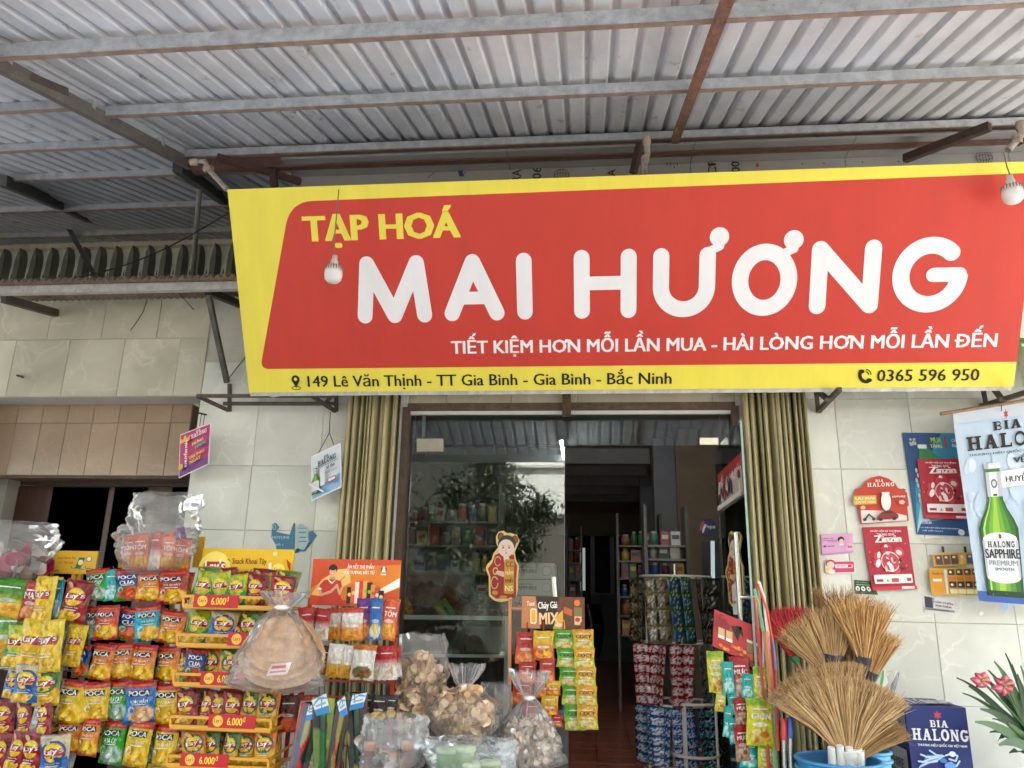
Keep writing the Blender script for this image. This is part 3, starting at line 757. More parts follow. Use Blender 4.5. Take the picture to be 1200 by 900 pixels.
ar.rect(u0, z0, u1, z0+.03, 'd8d4cc')
ar.lay(q, lambda x_, y_, z_: LF(x_, y_, .008+z_)); q.build('poster', M_PAPER, gl)
def child_sticker(fn, mb):
    """paper cut-out of a child in a red robe; unit box 0..1 x 0..1.6 (aspect kept by fn)"""
    A = Art()
    out = [(.30, .02), (.12, .12), (.1, .55), (.0, .72), (.03, .82), (.16, .92), (.22, 1.08), (.36, 1.22), (.3, 1.3), (.28, 1.46), (.36, 1.57), (.5, 1.6), (.62, 1.54), (.72, 1.55), (.92, 1.5), (1.0, 1.38), (.93, 1.24), (.86, 1.12), (.9, .95), (1.0, .8), (.97, .5), (.98, .3), (.94, .14), (.7, .03), (.5, 0)]
    A.poly(out, 'e0c078')
    inn = [(.33, .07), (.17, .16), (.15, .55), (.06, .73), (.2, .88), (.27, 1.04), (.42, 1.1), (.84, 1.05), (.86, .93), (.94, .8), (.92, .5), (.93, .18), (.7, .08)]
    A.poly(inn, '9c2220')
    A.poly([(.5, 1.12), (.66, 1.12), (.72, .9), (.56, .84)], 'e6cfc0')
    for x_, y_ in ((.43, 1.46), (.86, 1.4)): A.disc(x_, y_, .1, '6e3a22', .1); A.disc(x_, y_, .05, 'a34a2c', .05)
    A.disc(.62, 1.3, .27, '2f3226', .2)
    A.disc(.6, 1.2, .24, 'e3c8bb', .2)
    for x_ in (.51, .69): A.disc(x_, 1.21, .028, '33282a', .02, 8)
    A.disc(.6, 1.09, .03, 'b5544e', .015, 8); A.disc(.59, 1.15, .014, 'cda090', .03, 8)
    for y_ in (1.245,): 
        for x_ in (.51, .69): A.rect(x_-.04, y_, x_+.04, y_+.012, '4a3830')
    A.ring(.36, .9, .09, .1, .025, 20, 330, 'd9a860'); A.ring(.3, .68, .07, .07, .03, 0, 300, 'e2b860'); A.ring(.28, .42, .1, .13, .03, 30, 360, 'd9a860')
    A.disc(.5, .62, .2, 'd8b49c', .06, 12, -.2)
    A.rect(.56, .18, .86, .95, 'c58e2c', .04)
    for k, (t_) in enumerate(('CC', 'NĂM', 'MỚI', 'NS')): A.text(t_, .6, .78-k*.18, .82, .9-k*.18, 'f3e0a0' if k % 2 else '7a1f18', .04)
    A.disc(.3, .2, .09, 'c98a40', .05); A.disc(.55, .11, .12, 'c98a40', .03); A.disc(.85, .14, .08, '8c1f1c', .05)
    A.lay(mb, fn)
q = MB(); us = leafhit(851, 660)[0]; ue = min(leafhit(872, 660)[0], LW-.03); zs0 = leafhit(860, 712)[1]; zs1 = leafhit(855, 624)[1]
child_sticker(lambda x_, y_, z_: LF(us+(ue-us)*x_, zs0+(zs1-zs0)*y_/1.6, .008+z_), q); q.build('child_sticker', M_PAPER, gl)
q = MB(); q.tube([LF(LW-.1, leafhit(872, 700)[1], -.05), LF(LW-.1, leafhit(872, 700)[1], .05)], .014, 'c8c8c4', 8); q.tube([LF(LW-.1, 1.25, .05), LF(LW-.1, 2.0, .05)], .014, 'b8b8b4', 8); q.build('handle', M_METAL, gl)
q = MB(); A_ = P(568, 705, .04); B_ = P(609, 622, .04)
child_sticker(lambda x_, y_, z_: (A_.x+(B_.x-A_.x)*x_, .046-z_, A_.z+(B_.z-A_.z)*y_/1.6), q)
q.build('new_year_sticker', M_PAPER, en, 'gold edged red cut-out of a child in a robe')

# ================================================================ shop interior
XIL, XIR = -2.6, 2.6
room = MB(); room.box((0, 6.2, FLOORZ-.06), (5.4, 12.4, .1), '5a2e20'); room.build('shop_floor', M_CONC, kind='structure')
fl = [o for o in COL.objects if o.name == 'shop_floor'][0]
fme = {}
q = MB(); q.add([(-.148, -.148, 0), (.148, -.148, 0), (.148, .148, 0), (-.148, .148, 0), (-.15, -.15, -.006), (.15, -.15, -.006), (.15, .15, -.006), (-.15, .15, -.006)], [(0, 1, 2, 3), (4, 5, 1, 0), (5, 6, 2, 1), (6, 7, 3, 2), (7, 4, 0, 3)], (1, 1, 1))
ftm = q.mesh('floor_tile', M_TILE_F)
for i in range(-1, 6):
    for j in range(0, 38): put('floor_tile', ftm, fl, loc=(-.1+i*.304, .4+j*.304, FLOORZ+.001))
ri = thing('shop_room', 'dark shop interior with beamed ceiling seen through the entrance', 'room', (0, 6, FLOORZ))
wallbox('left_wall', ri, XIL-.1, XIL, FLOORZ, 3.9, .25, 12.4, 'b5aa9a', M_PLAST)
wallbox('right_wall', ri, XIR, XIR+.1, FLOORZ, 3.9, .25, 12.4, 'b5aa9a', M_PLAST)
wallbox('ceiling', ri, XIL-.1, XIR+.1, 3.9, 4.0, .25, 13.6, 'c8c4be', M_PLAST)
wallbox('back_wall', ri, XIL, XIR, P(700, 626, 12).z, 3.9, 12, 12.1, '9a8a78', M_PLAST)
wallbox('partition', ri, P(793, 570, 5).x, XIR, FLOORZ, 3.9, 5, 5.1, 'a8937c', M_PLAST)
for Yb, py in ((6.4, 541), (7.7, 555), (9.0, 567), (10.1, 577), (11.2, 585)):
    zz = P(700, py, Yb).z; wallbox('ceiling_beam', ri, XIL, P(762-(Yb-6.4)*3, 540, Yb).x, zz-.03, 3.9, Yb, Yb+.18, 'c8c6c4', M_PLAST)
for Yb, p0, p1 in ((5.6, 766, 792), (8.5, 750, 768)):
    wallbox('column', ri, P(p0, 560, Yb).x, P(p1, 560, Yb).x, FLOORZ, 3.9, Yb, Yb+.35, 'b8b9c2', M_PLAST)
wallbox('lintel', ri, XIL, XIR, P(700, 628, 11.9).z, P(700, 624, 11.9).z, 11.8, 11.95, '8d8578', M_PLAST)
bk = thing('glazed_partition', 'dark glazed cabinet partition at the far back of the shop', 'partition', (0, 11.9, FLOORZ))
for p0, p1 in ((664, 668), (676, 680), (692, 697), (715, 720), (739, 744)):
    wallbox('mullion', bk, P(p0, 660, 11.9).x, P(p1, 660, 11.9).x, FLOORZ, P(700, 628, 11.9).z, 11.9, 11.96, '6a6a6c', M_PLASTIC)
wallbox('sill_panel', bk, P(692, 660, 11.9).x, P(760, 660, 11.9).x, FLOORZ, P(720, 695, 11.9).z, 11.88, 11.95, '77777c', M_PLAST)
wallbox('yard_sun_block', bk, XIL-.2, XIR+.2, 3.45, 3.55, 12.1, 13.6, '2a2826', M_PLAST)  # unseen cover added over the yard to keep sun off the shop floor
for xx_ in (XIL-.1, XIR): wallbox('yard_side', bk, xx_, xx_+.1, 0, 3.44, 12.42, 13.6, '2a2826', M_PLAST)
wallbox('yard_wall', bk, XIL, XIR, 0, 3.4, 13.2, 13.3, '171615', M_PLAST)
q = MB(); a = P(679, 642, 12.9); b_ = P(686, 692, 12.9); q.box(((a.x+b_.x)/2, 12.9, (a.z+b_.z)/2), (b_.x-a.x, .02, a.z-b_.z), 'd8e0dc')
q.build('daylit_gap', emit_mat('daylight_gap', (.75, .85, .8), .05, .2), bk)

# ================================================================ opposite side of the street (seen mirrored in the glass)
ob = thing('opposite_house', 'white rendered house across the street with a tiled ground floor', 'house', (0, -19, 0))
wallbox('upper_wall', ob, -2.9, 14, 4.1, 9.5, -19.6, -19, 'd6d6d2', M_PLAST)
wallbox('lower_wall', ob, -2.9, 14, 0, 4.08, -19.55, -19.05, '55514a', M_PLAST)
for k in range(5): wallbox('ledge', ob, -2.9, 14.1, 4.2+k*1.5, 4.28+k*1.5, -19, -18.85, 'b9b9b4', M_PLAST)
for x_ in (1.5, 5, 8.5):
    q = MB(); q.box((x_, -18.98, 5.7), (1.3, .06, 1.5), '3a4348'); q.build('window', M_PLASTIC, ob)
ob2 = thing('opposite_low_house', 'low grey house across the street behind the trees', 'house', (-10, -20, 0))
wallbox('wall', ob2, -9, -3.0, 0, 9.2, -20.6, -20, '34342f', M_PLAST)
q = MB(); q.box((-6, -20.2, 9.4), (6.4, 1.6, .3), '5a4a42'); q.build('roof', M_CONC, ob2)
def tree(name, label, x, y, h, r, seed, n):
    rr = random.Random(seed)
    t = thing(name, label, 'tree', (x, y, 0), 'trees along the far kerb')
    q = MB(); q.tube([(x, y, 0), (x+.1, y, h*.25), (x-.05, y+.1, h*.5), (x+.1, y, h*.85)], [.16, .13, .1, .04], '5a4c3c', 8)
    for k in range(7):
        a = rr.uniform(0, 2*pi); z_ = h*rr.uniform(.35, .7)
        q.tube([(x, y, z_), (x+cos(a)*r*.4, y+sin(a)*r*.4, z_+.5), (x+cos(a)*r*.8, y+sin(a)*r*.8, z_+1)], [.06, .04, .015], '5a4c3c', 6)
    q.build('trunk', M_WOOD, t)
    q = MB(); cl = [(x+rr.gauss(0, r*.42), y+rr.gauss(0, r*.42), h*.66+rr.gauss(0, h*.16), rr.uniform(.3, .6)) for _ in range(22)]
    for _ in range(n):
        c = rr.choice(cl); p = Vector((c[0]+rr.gauss(0, c[3]*.55), c[1]+rr.gauss(0, c[3]*.55), c[2]+rr.gauss(0, c[3]*.55)))
        m_ = Matrix.Rotation(rr.uniform(0, 6.3), 3, 'Z') @ Matrix.Rotation(rr.uniform(-1, 1), 3, 'X'); s_ = rr.uniform(.06, .11)
        q.add([p+m_ @ Vector(v) for v in ((-s_*.4, 0, 0), (0, -s_, 0), (s_*.4, 0, 0), (0, s_, .02))], [(0, 1, 2, 3)], rr.choice(['2f3c22', '3a472c', '465238', '26301c']))
    q.build('crown', M_LEAF, t)
tree('street_tree', 'bushy green street tree across the road left of the white house', -2.3, -13.4, 5.0, 1.7, 3, 14000)
tree('street_tree', 'smaller loose crowned street tree further left across the road', -5.0, -13.6, 4.6, 1.5, 5, 8000)
tree('street_tree', 'thin crowned street tree furthest left across the road', -10.2, -13.2, 4.6, 1.4, 9, 4500)
# tube lamp under the street edge of the canopy
tl = thing('tube_lamp', 'lit white tube lamp fixed under the canopy edge above the viewer', 'lamp', (-.35, -5.0, RZ(-5.0)-.2))
q = MB(); q.box((-.35, -4.7, RZ(-4.7)-.19), (.05, 1.25, .04), 'e8e8e8'); q.build('batten', M_PLASTIC, tl)
q = MB(); q.tube([(-.35, -5.3, RZ(-4.7)-.235), (-.35, -4.1, RZ(-4.7)-.235)], .018, 'ffffff', 10); q.build('tube', emit_mat('lit_tube', (.95, 1, 1), 14), tl)

# unseen tube added inside to brighten the shop, suggested by the leaf's reflection
tl = thing('added_fill_tube', 'unseen tube lamp added on the shop ceiling to brighten the interior', 'lamp', (.1, 1.6, 3.86))
q = MB(); q.box((.1, 1.6, 3.87), (1.25, .07, .05), 'e8e8e8'); q.build('batten', M_PLASTIC, tl)
q = MB(); q.tube([(-.5, 1.6, 3.82), (.7, 1.6, 3.82)], .016, 'ffffff', 10); q.build('tube', emit_mat('fill_tube_glow', (.95, 1, 1), 9), tl)
# ================================================================ the big sign
YS = -.38
BL = P(292, 460, YS); BR = P(1188, 453, YS)
TILT = radians(28.6)
SU = (BR-BL).normalized(); SV = Vector((0, -sin(TILT), cos(TILT))); SN = SU.cross(SV).normalized()
if SN.y > 0: SN = -SN
def S(px, py):
    d = ray(px, py); p = CAMP + d*((BL-CAMP).dot(SN)/d.dot(SN)); r = p-BL
    # solve in the (SU,SV) basis
    a, b_, c = SU.dot(SU), SU.dot(SV), SV.dot(SV); e, f_ = r.dot(SU), r.dot(SV); D = a*c-b_*b_
    return ((c*e-b_*f_)/D, (a*f_-b_*e)/D)
def SP(s_, t_, z_=0): return BL + SU*s_ + SV*t_ + SN*z_
SW = (BR-BL).length; SH = (S(268, 225)[1] + S(1196, 186)[1])/2
print('SIGN', S(268, 225), S(1196, 186), SW, SH, S(1199, 367))
sg = thing('shop_sign', 'huge red and yellow shop sign board leaning out over the entrance', 'sign', BL)
q = MB(); D_ = -.09
cs = [SP(0, 0), SP(SW, 0), SP(SW, SH), SP(0, SH)]; cb = [SP(0, 0, D_), SP(SW, 0, D_), SP(SW, SH, D_), SP(0, SH, D_)]
q.add(cs+cb, [(0, 1, 2, 3), (4, 5, 1, 0), (5, 6, 2, 1), (6, 7, 3, 2), (7, 4, 0, 3), (7, 6, 5, 4)], 'ecdb50')
sgo = q.build('board', M_BANNER, sg)
q = MB()
for t_ in (.0, .5, 1): q.bar(SP(.02, t_*SH*.96+.02, D_-.02), SP(SW-.02, t_*SH*.96+.02, D_-.02), .03, .03, '8a8880')
for k in range(6): q.bar(SP(.02+k*(SW-.04)/5, .02, D_-.02), SP(.02+k*(SW-.04)/5, SH-.02, D_-.02), .03, .03, '8a8880')
q.build('frame', M_GALV, sg)
q = MB(); q.bar(SP(0, -.006, -.02), SP(SW, -.006, -.02), .05, .01, 'c9c6bc', up=SN); q.build('bottom_trim', M_GALV, sg)
A = Art(); RED, YEL, WHT = 'c93f30', 'ecdb50', 'efecea'
e0 = S(320, 432); e1 = (SW, S(1190, 424)[1]); e2 = (SW, S(1197, 203)[1])
def rcorner(p, a, b_, r, n=8):
    """rounded corner at p between the directions to a and b_"""
    p, a, b_ = Vector(p), Vector(a), Vector(b_); u = (a-p).normalized(); v = (b_-p).normalized()
    A0, B0 = p+u*r, p+v*r
    return [tuple(A0.lerp(p, t).lerp(p.lerp(B0, t), t)) for t in [k/n for k in range(n+1)]]
c1 = S(305, 432.5); c2 = S(340, 236.5)
A.poly(rcorner(c1, c2, e1, .07)+[e1, e2]+rcorner(c2, e2, c1, .16), RED)
def stxt(t, a, b_, cap, col, bold):
    """a,b_: pixel ends of the baseline; cap: pixel y of the cap line above b_'s side midpoint"""
    p, q_ = S(*a), S(*b_); tm = (p[1]+q_[1])/2; m_ = S((a[0]+b_[0])/2, cap)
    A.btext(t, p[0], tm, q_[0], m_[1], 0, 0, col, bold)
stxt('TẠP HOÁ', (356, 283.5), (540, 276.5), 251.5, YEL, .045)
stxt('TIẾT KIỆM HƠN MỖI LẦN MUA - HÀI LÒNG HƠN MỖI LẦN ĐẾN', (529, 414.8), (1168, 405.7), 395.4, WHT, .028)
stxt('149 Lê Văn Thịnh - TT Gia Bình - Gia Bình - Bắc Ninh', (361, 453), (787, 450), 438.5, '1c1a14', .018)
stxt('0365 596 950', (1027, 447), (1147, 445.5), 432.8, '1c1a14', .018)
# big rounded letters: name, x0, x1, y base, y cap (pixels)
def big(ch, x0, x1, yb, yc):
    cx = (x0+x1)/2; z0_ = S(cx, yb)[1]; z1_ = S(cx, yc)[1]; a = S(x0, (yb+yc)/2)[0]; b_ = S(x1, (yb+yc)/2)[0]
    sw = .106; h = sw/2; L, R_, B_, T_ = a+h, b_-h, z0_+h, z1_-h; W_ = R_-L; H_ = T_-B_; c = WHT
    if ch == 'M': A.stroke([(L, B_), (L+W_*.09, T_)], sw, c); A.stroke([(L+W_*.09, T_), (L+W_*.5, B_+H_*.0)], sw, c); A.stroke([(L+W_*.5, B_), (R_-W_*.09, T_)], sw, c); A.stroke([(R_-W_*.09, T_), (R_, B_)], sw, c)
    if ch == 'A': A.stroke([(L, B_), (L+W_*.5, T_)], sw, c); A.stroke([(L+W_*.5, T_), (R_, B_)], sw, c); A.stroke([(L+W_*.2, B_+H_*.3), (R_-W_*.2, B_+H_*.3)], sw*.82, c)
    if ch == 'I': A.stroke([((L+R_)/2, B_), ((L+R_)/2, T_)], sw, c)
    if ch == 'H': A.stroke([(L, B_), (L, T_)], sw, c); A.stroke([(R_, B_), (R_, T_)], sw, c); A.stroke([(L, B_+H_*.52), (R_, B_+H_*.52)], sw*.86, c)
    if ch == 'U': 
        r = W_/2; A.stroke([(L, T_), (L, B_+r)], sw, c); A.stroke([(R_, T_), (R_, B_+r)], sw, c); A.ring((L+R_)/2, B_+r, r, r, sw, 180, 360, c)
    if ch == 'O': A.ring((L+R_)/2, (B_+T_)/2, W_/2, H_/2, sw, 0, 360, c, 56)
    if ch == 'N': A.stroke([(L, B_), (L, T_)], sw, c); A.stroke([(L, T_), (R_, B_)], sw, c); A.stroke([(R_, B_), (R_, T_)], sw, c)
    if ch == 'G':
        A.ring((L+R_)/2, (B_+T_)/2, W_/2, H_/2, sw, 48, 360, c, 56)
        ex = (L+R_)/2+W_/2*cos(radians(48)); ez = (B_+T_)/2+H_/2*sin(radians(48)); A.disc(ex, ez, h, c)
        A.stroke([(R_, (B_+T_)/2), ((L+R_)/2+W_*.06, (B_+T_)/2)], sw*.86, c); 
for a in (('M', 417, 505, 378.5, 299.5), ('A', 519.5, 590.5, 376, 297.5), ('I', 604.5, 624.5, 374.5, 296), ('H', 672.5, 746, 373, 292), ('U', 765, 838, 371.5, 290), ('O', 857.5, 934, 370, 285.5), ('N', 949.5, 1031, 367.5, 281.5), ('G', 1045.5, 1134, 366, 277.5)): big(*a)
def horn(cx, cy, x2, y2):
    a = S(cx, cy); b_ = S(x2, y2); A.disc(a[0], a[1], .062, WHT, n=24); A.stroke([a, (a[0]+.005, b_[1]+.03), b_], .055, WHT)
horn(843, 277.5, 832, 294); horn(930, 281, 918, 297)
# map pin and ringing telephone
p = S(347, 449); k_ = .05
A.disc(p[0], p[1]+.028, .030, '1c1a14'); A.poly([(p[0]-.028, p[1]+.02), (p[0]+.028, p[1]+.02), (p[0], p[1]-.035)], '1c1a14'); A.disc(p[0], p[1]+.03, .012, YEL, n=12); A.ring(p[0], p[1]-.035, .032, .012, .005, 0, 360, '1c1a14')
p = S(1013.5, 440)
A.ring(p[0]+.012, p[1]+.01, .046, .052, .022, 150, 290, '1c1a14'); A.disc(p[0]-.024, p[1]+.028, .018, '1c1a14', .014); A.disc(p[0]+.028, p[1]-.032, .018, '1c1a14', .014)
A.ring(p[0]-.0, p[1]+.005, .022, .022, .006, 0, 85, '1c1a14'); A.ring(p[0], p[1]+.005, .037, .037, .006, 0, 85, '1c1a14')
q = MB(); A.lay(q, SP, .0012, .00008); q.build('lettering', M_BANNER, sg)
# steel brackets carrying the sign
def bracket(label, pts, w_=.03):
    t = thing('sign_bracket', label, 'bracket', pts[0][0])
    for a, b_ in pts: beam('bar', a, b_, w_, w_, '5a524a', M_RUST, t)
bracket('rusty triangular bracket under the sign at the right of the entrance', [(P(956, 456, -.12), P(959, 482, -.02)), (P(959, 482, -.02), P(984, 456, -.45)), (P(956, 457, -.05), P(970, 468, -.3))])
bracket('rusty triangular bracket under the sign above the beer banner', [(P(1152, 456, -.12), P(1156, 476, -.02)), (P(1150, 476, -.02), P(1215, 456, -.6)), (P(1165, 456, -.1), P(1174, 468, -.3))])
bracket('grey steel bracket frame under the left end of the sign', [(P(231, 464, -.3), P(395, 464, -.3)), (P(231, 464, -.3), P(268, 481, -.02)), (P(262, 473, -.1), P(391, 473, -.1)), (P(269, 450, -.02), P(269, 482, -.02)), (P(361, 461, -.35), P(393, 482, -.02)), (P(394, 460, -.02), P(394, 482, -.02)), (P(382, 472, -.1), P(390, 462, -.3))], .024)
q = MB(); q.poly([P(308, 462, -.33), P(338, 462, -.33), P(320, 466, -.33)], 'c9c6bc'); q.build('loose_flap', M_PAPER, sg)
# the next shop's sign, just in the frame on the right
q = MB(); a = P(1192, 380, -.3); b_ = P(1196, 457, -.3)
ar = Art(); q.box((a.x+.65, -.28, (a.z+b_.z)/2+.2), (1.3, .06, a.z-b_.z+.35), 'd8dcd0')
x0_ = a.x; zb_ = b_.z
ar.rect(x0_, zb_, x0_+1.3, zb_+.2, '3f3478'); ar.rect(x0_, zb_+.22, x0_+1.3, zb_+.3, '6aa03c'); ar.rect(x0_, zb_+.32, x0_+1.3, zb_+.36, '3f7a2c')
ar.lay(q, lambda x_, y_, z_: (x_, -.311-z_, y_)); q.build('side_sign', M_BANNER, None, 'purple and green edge of the next sign at the right border', 'sign', origin=(x0_, -.3, zb_))
# bulbs hanging in front of the sign
def bulb(label, wire, px, py, Y, s_):
    c = P(px, py, Y); t = thing('led_bulb', label, 'bulb', c, 'bulbs hanging before the sign')
    q = MB(); q.tube(wire+[c+Vector((0, 0, .11*s_))], .004, '6b5a48', 5); q.build('wire', M_PLASTIC, t)
    q = MB(); q.lathe([(.0, .12*s_), (.018*s_, .118*s_), (.02*s_, .085*s_), (.026*s_, .075*s_), (.027*s_, .05*s_), (.03*s_, .04*s_)], c, 'cfc8c0', 20); q.build('socket', M_PLASTIC, t)
    q = MB(); q.lathe([(.026*s_, .055*s_), (.05*s_, .035*s_), (.058*s_, .02*s_), (.06*s_, -.01*s_)], c, 'd5ccc6', 24)
    for k in range(20):
        a = 2*pi*k/20; q.box(c+Vector((.057*s_*cos(a), .057*s_*sin(a), .018*s_)), (.007*s_, .007*s_, .03*s_), '77706a')
    q.build('housing', M_PLASTIC, t)
    q = MB(); q.lathe([(.06*s_, -.01*s_), (.061*s_, -.03*s_), (.056*s_, -.06*s_), (.04*s_, -.078*s_), (.02*s_, -.086*s_), (.0, -.088*s_)], c, 'e6e0da', 24); q.build('diffuser', M_PLASTIC, t)
bulb('white bulb hanging on a wire before the yellow letters at the left', [P(397, 222, -1.35), P(391, 290, -1.15)], 391, 318, -1.12, .93)
bulb('white bulb hanging from the pipe before the right end of the sign', [P(1176, 178, -1.2), P(1180, 195, -1.15), P(1183, 203, -1.13)], 1186, 224, -1.1, .95)
# ================================================================ crisp bags
ORD = ['first', 'second', 'third', 'fourth', 'fifth', 'sixth', 'seventh', 'eighth', 'ninth', 'tenth']
def ordn(i, n):
    return 'leftmost' if i == 0 else 'rightmost' if i == n-1 else ORD[i]+' from left'
def bulge(u, v):
    a = max(0, 1-abs(2*u-1)**2.4)**.62; b_ = max(0, 1-abs(2*v-1)**3.2)**.62
    return a*b_
def bag_surf(seed, wr=.05):
    def fn(u, v, side=-1, off=0):
        w_ = 1-.07*sin(pi*v)-.02*sin(7*v+seed)
        n_ = noise.noise(Vector((u*3.1+seed*3.7, v*3.7, seed)))*wr*4.5+abs(noise.noise(Vector((u*7+seed*1.7, v*6, seed+5))))*wr*3
        b_ = bulge(u, v)
        edge = .03*sin(u*9+seed)*(1 if v > .9 or v < .1 else .3)
        pl = (.10*abs(sin(u*19+seed*2))*max(0, (v-.8)/.2)*(1-v)*5 + .1*abs(sin(u*17+seed))*max(0, (.2-v)/.2)*v*5)
        y = side*(.5*b_) + n_*(.3+b_) + pl*side*.5
        return Vector(((u-.5)*w_+.015*sin(v*6+seed), y+side*off, v+edge*.25))
    return fn
class BArt(Art):
    def rg(s, x0, y0, x1, y1, col, nx=6, ny=3, sk=0):
        vs = [(x0+(x1-x0)*i/nx+sk*(j/ny), y0+(y1-y0)*j/ny) for j in range(ny+1) for i in range(nx+1)]
        s.it.append((vs, [(j*(nx+1)+i, j*(nx+1)+i+1, (j+1)*(nx+1)+i+1, (j+1)*(nx+1)+i) for j in range(ny) for i in range(nx)], col)); return s
    def cd(s, x, y, rx, ry, col, n=16, rot=0):
        vs = [(x, y)]
        for r in (.5, 1): vs += [(x+rx*r*cos(2*pi*k/n)*cos(rot)-ry*r*sin(2*pi*k/n)*sin(rot), y+rx*r*cos(2*pi*k/n)*sin(rot)+ry*r*sin(2*pi*k/n)*cos(rot)) for k in range(n)]
        s.it.append((vs, [(0, 1+k, 1+(k+1) % n) for k in range(n)]+[(1+k, 1+n+k, 1+n+(k+1) % n, 1+(k+1) % n) for k in range(n)], col)); return s
def chips(c1, c2, cx, cy, rx, ry, base):
    """golden heap printed at the foot of the pack"""
    c1, c2 = lin(c1), lin(c2)
    def f(u, v, b_):
        d = ((u-cx)/rx)**2+((v-cy)/ry)**2
        if d > 1: return b_
        n_ = noise.noise(Vector((u*9, v*9, cx*7)))
        return mixc(c1, c2, .5+.9*n_)
    return f
def crisp_mesh(name, seed, colfn, art, back='c9c9c6', nx=18, ny=22):
    q = MB(); S_ = bag_surf(seed)
    q.grid(lambda u, v: S_(u, v), nx, ny, colfn)
    q.grid(lambda u, v: S_(u, v, 1), 8, 10, back, flip=True)
    if art: art.lay(q, lambda x_, y_, z_: S_(x_, y_, -1, z_), .06, .02)
    return q.mesh(name, M_FOIL)
def D_poca(main, low, word=None, wcol='f4f0ea', foot=None, dark=None, seed=1, heap=('e0a030', 'f0cc66')):
    m_, l_ = lin(main), lin(low); top, st = lin('a8161a'), lin('d8571c'); ft = lin(foot) if foot else l_
    ch = chips(heap[0], heap[1], .58, .24, .42, .2, m_)
    def col(u, v):
        if v > .97 or v < .03: return mixc(top if v > .5 else ft, (.5, .5, .5), .12)
        if v > .86: return st if .885 < v < .915 and .15 < u < .85 else top
        b_ = mixc(m_, l_, min(1, max(0, (.55-v)*2)))
        if v < .1: b_ = ft
        return ch(u, v, b_)
    A = BArt()
    A.rg(.14, .66, .84, .8, dark or '15110f', 6, 2, .02)
    A.text('POCA', .17, .675, .83, .79, 'f4f0ea', .05)
    if word: A.text(word, .22, .5, .8, .62, wcol, .05)
    else: A.text('GÀ QUAY', .3, .53, .84, .6, wcol, .03)
    A.rg(.3, .47, .78, .485, 'f4f0ea', 4, 1)
    A.cd(.28, .36, .14, .09, mixc(low, 'ffffff', .35), 12); A.cd(.3, .34, .08, .05, mixc(low, '000000', .3), 10)
    A.cd(.62, .24, .16, .06, heap[1], 12, .4); A.cd(.45, .16, .14, .05, heap[0], 12, -.3); A.cd(.76, .14, .11, .045, heap[1], 10, .2)
    return col, A
def D_lays(main, rim=None, shade=None, seed=1, chip=('d8a13a', 'f0cf72'), corner=None):
    m_ = lin(main); s_ = lin(shade or main); rm = lin(rim) if rim else None
    ch = chips(chip[0], chip[1], .35, .14, .36, .14, m_); cr = lin(corner) if corner else None
    def col(u, v):
        if v > .97 or v < .03: return mixc(m_, (.5, .5, .5), .2)
        t = .5+.5*sin(u*4+v*5)
        b_ = mixc(m_, s_, t)
        if cr and v > .8-.35*u: b_ = mixc(cr, b_, .15)
        return ch(u, v, b_)
    A = BArt()
    if rim: A.cd(.5, .6, .42, .27, rim, 20)
    A.cd(.5, .6, .34, .215, 'e9b92c', 20); A.cd(.5, .68, .28, .1, 'f2d45c', 18)
    A.rg(.15, .52, .85, .68, 'a81a1c', 6, 2, .03)
    A.text("Lay's", .19, .53, .83, .69, 'f6f2ec', .05, rot=.08)
    A.text('Vị Khoai Tây', .25, .33, .78, .37, 'f2efe8', .02)
    A.rg(.3, .285, .72, .3, 'f2efe8', 4, 1)
    A.cd(.78, .17, .13, .06, chip[1], 14, .5); A.cd(.77, .17, .09, .04, chip[0], 12, .5); A.cd(.3, .86, .16, .05, mixc(main, 'f0e0a0', .5), 12, -.4)
    return col, A
def D_plain(main, low, word=None, wc='f4f0ea', band=None, heap=('d89a3a', 'f0c870')):
    m_, l_ = lin(main), lin(low); bd = lin(band) if band else None
    ch = chips(heap[0], heap[1], .5, .22, .42, .18, l_)
    def col(u, v):
        if bd and v > .82: return bd
        return ch(u, v, mixc(l_, m_, min(1, max(0, (v-.3)*3))))
    A = BArt()
    if word: A.text(word, .14, .56, .88, .72, wc, .05)
    A.cd(.5, .45, .3, .05, mixc(main, 'ffffff', .5), 12); A.cd(.35, .3, .16, .06, heap[1], 12); A.cd(.65, .24, .18, .07, heap[0], 12)
    A.rg(.2, .76, .8, .79, 'f0ece4', 5, 1)
    return col, A
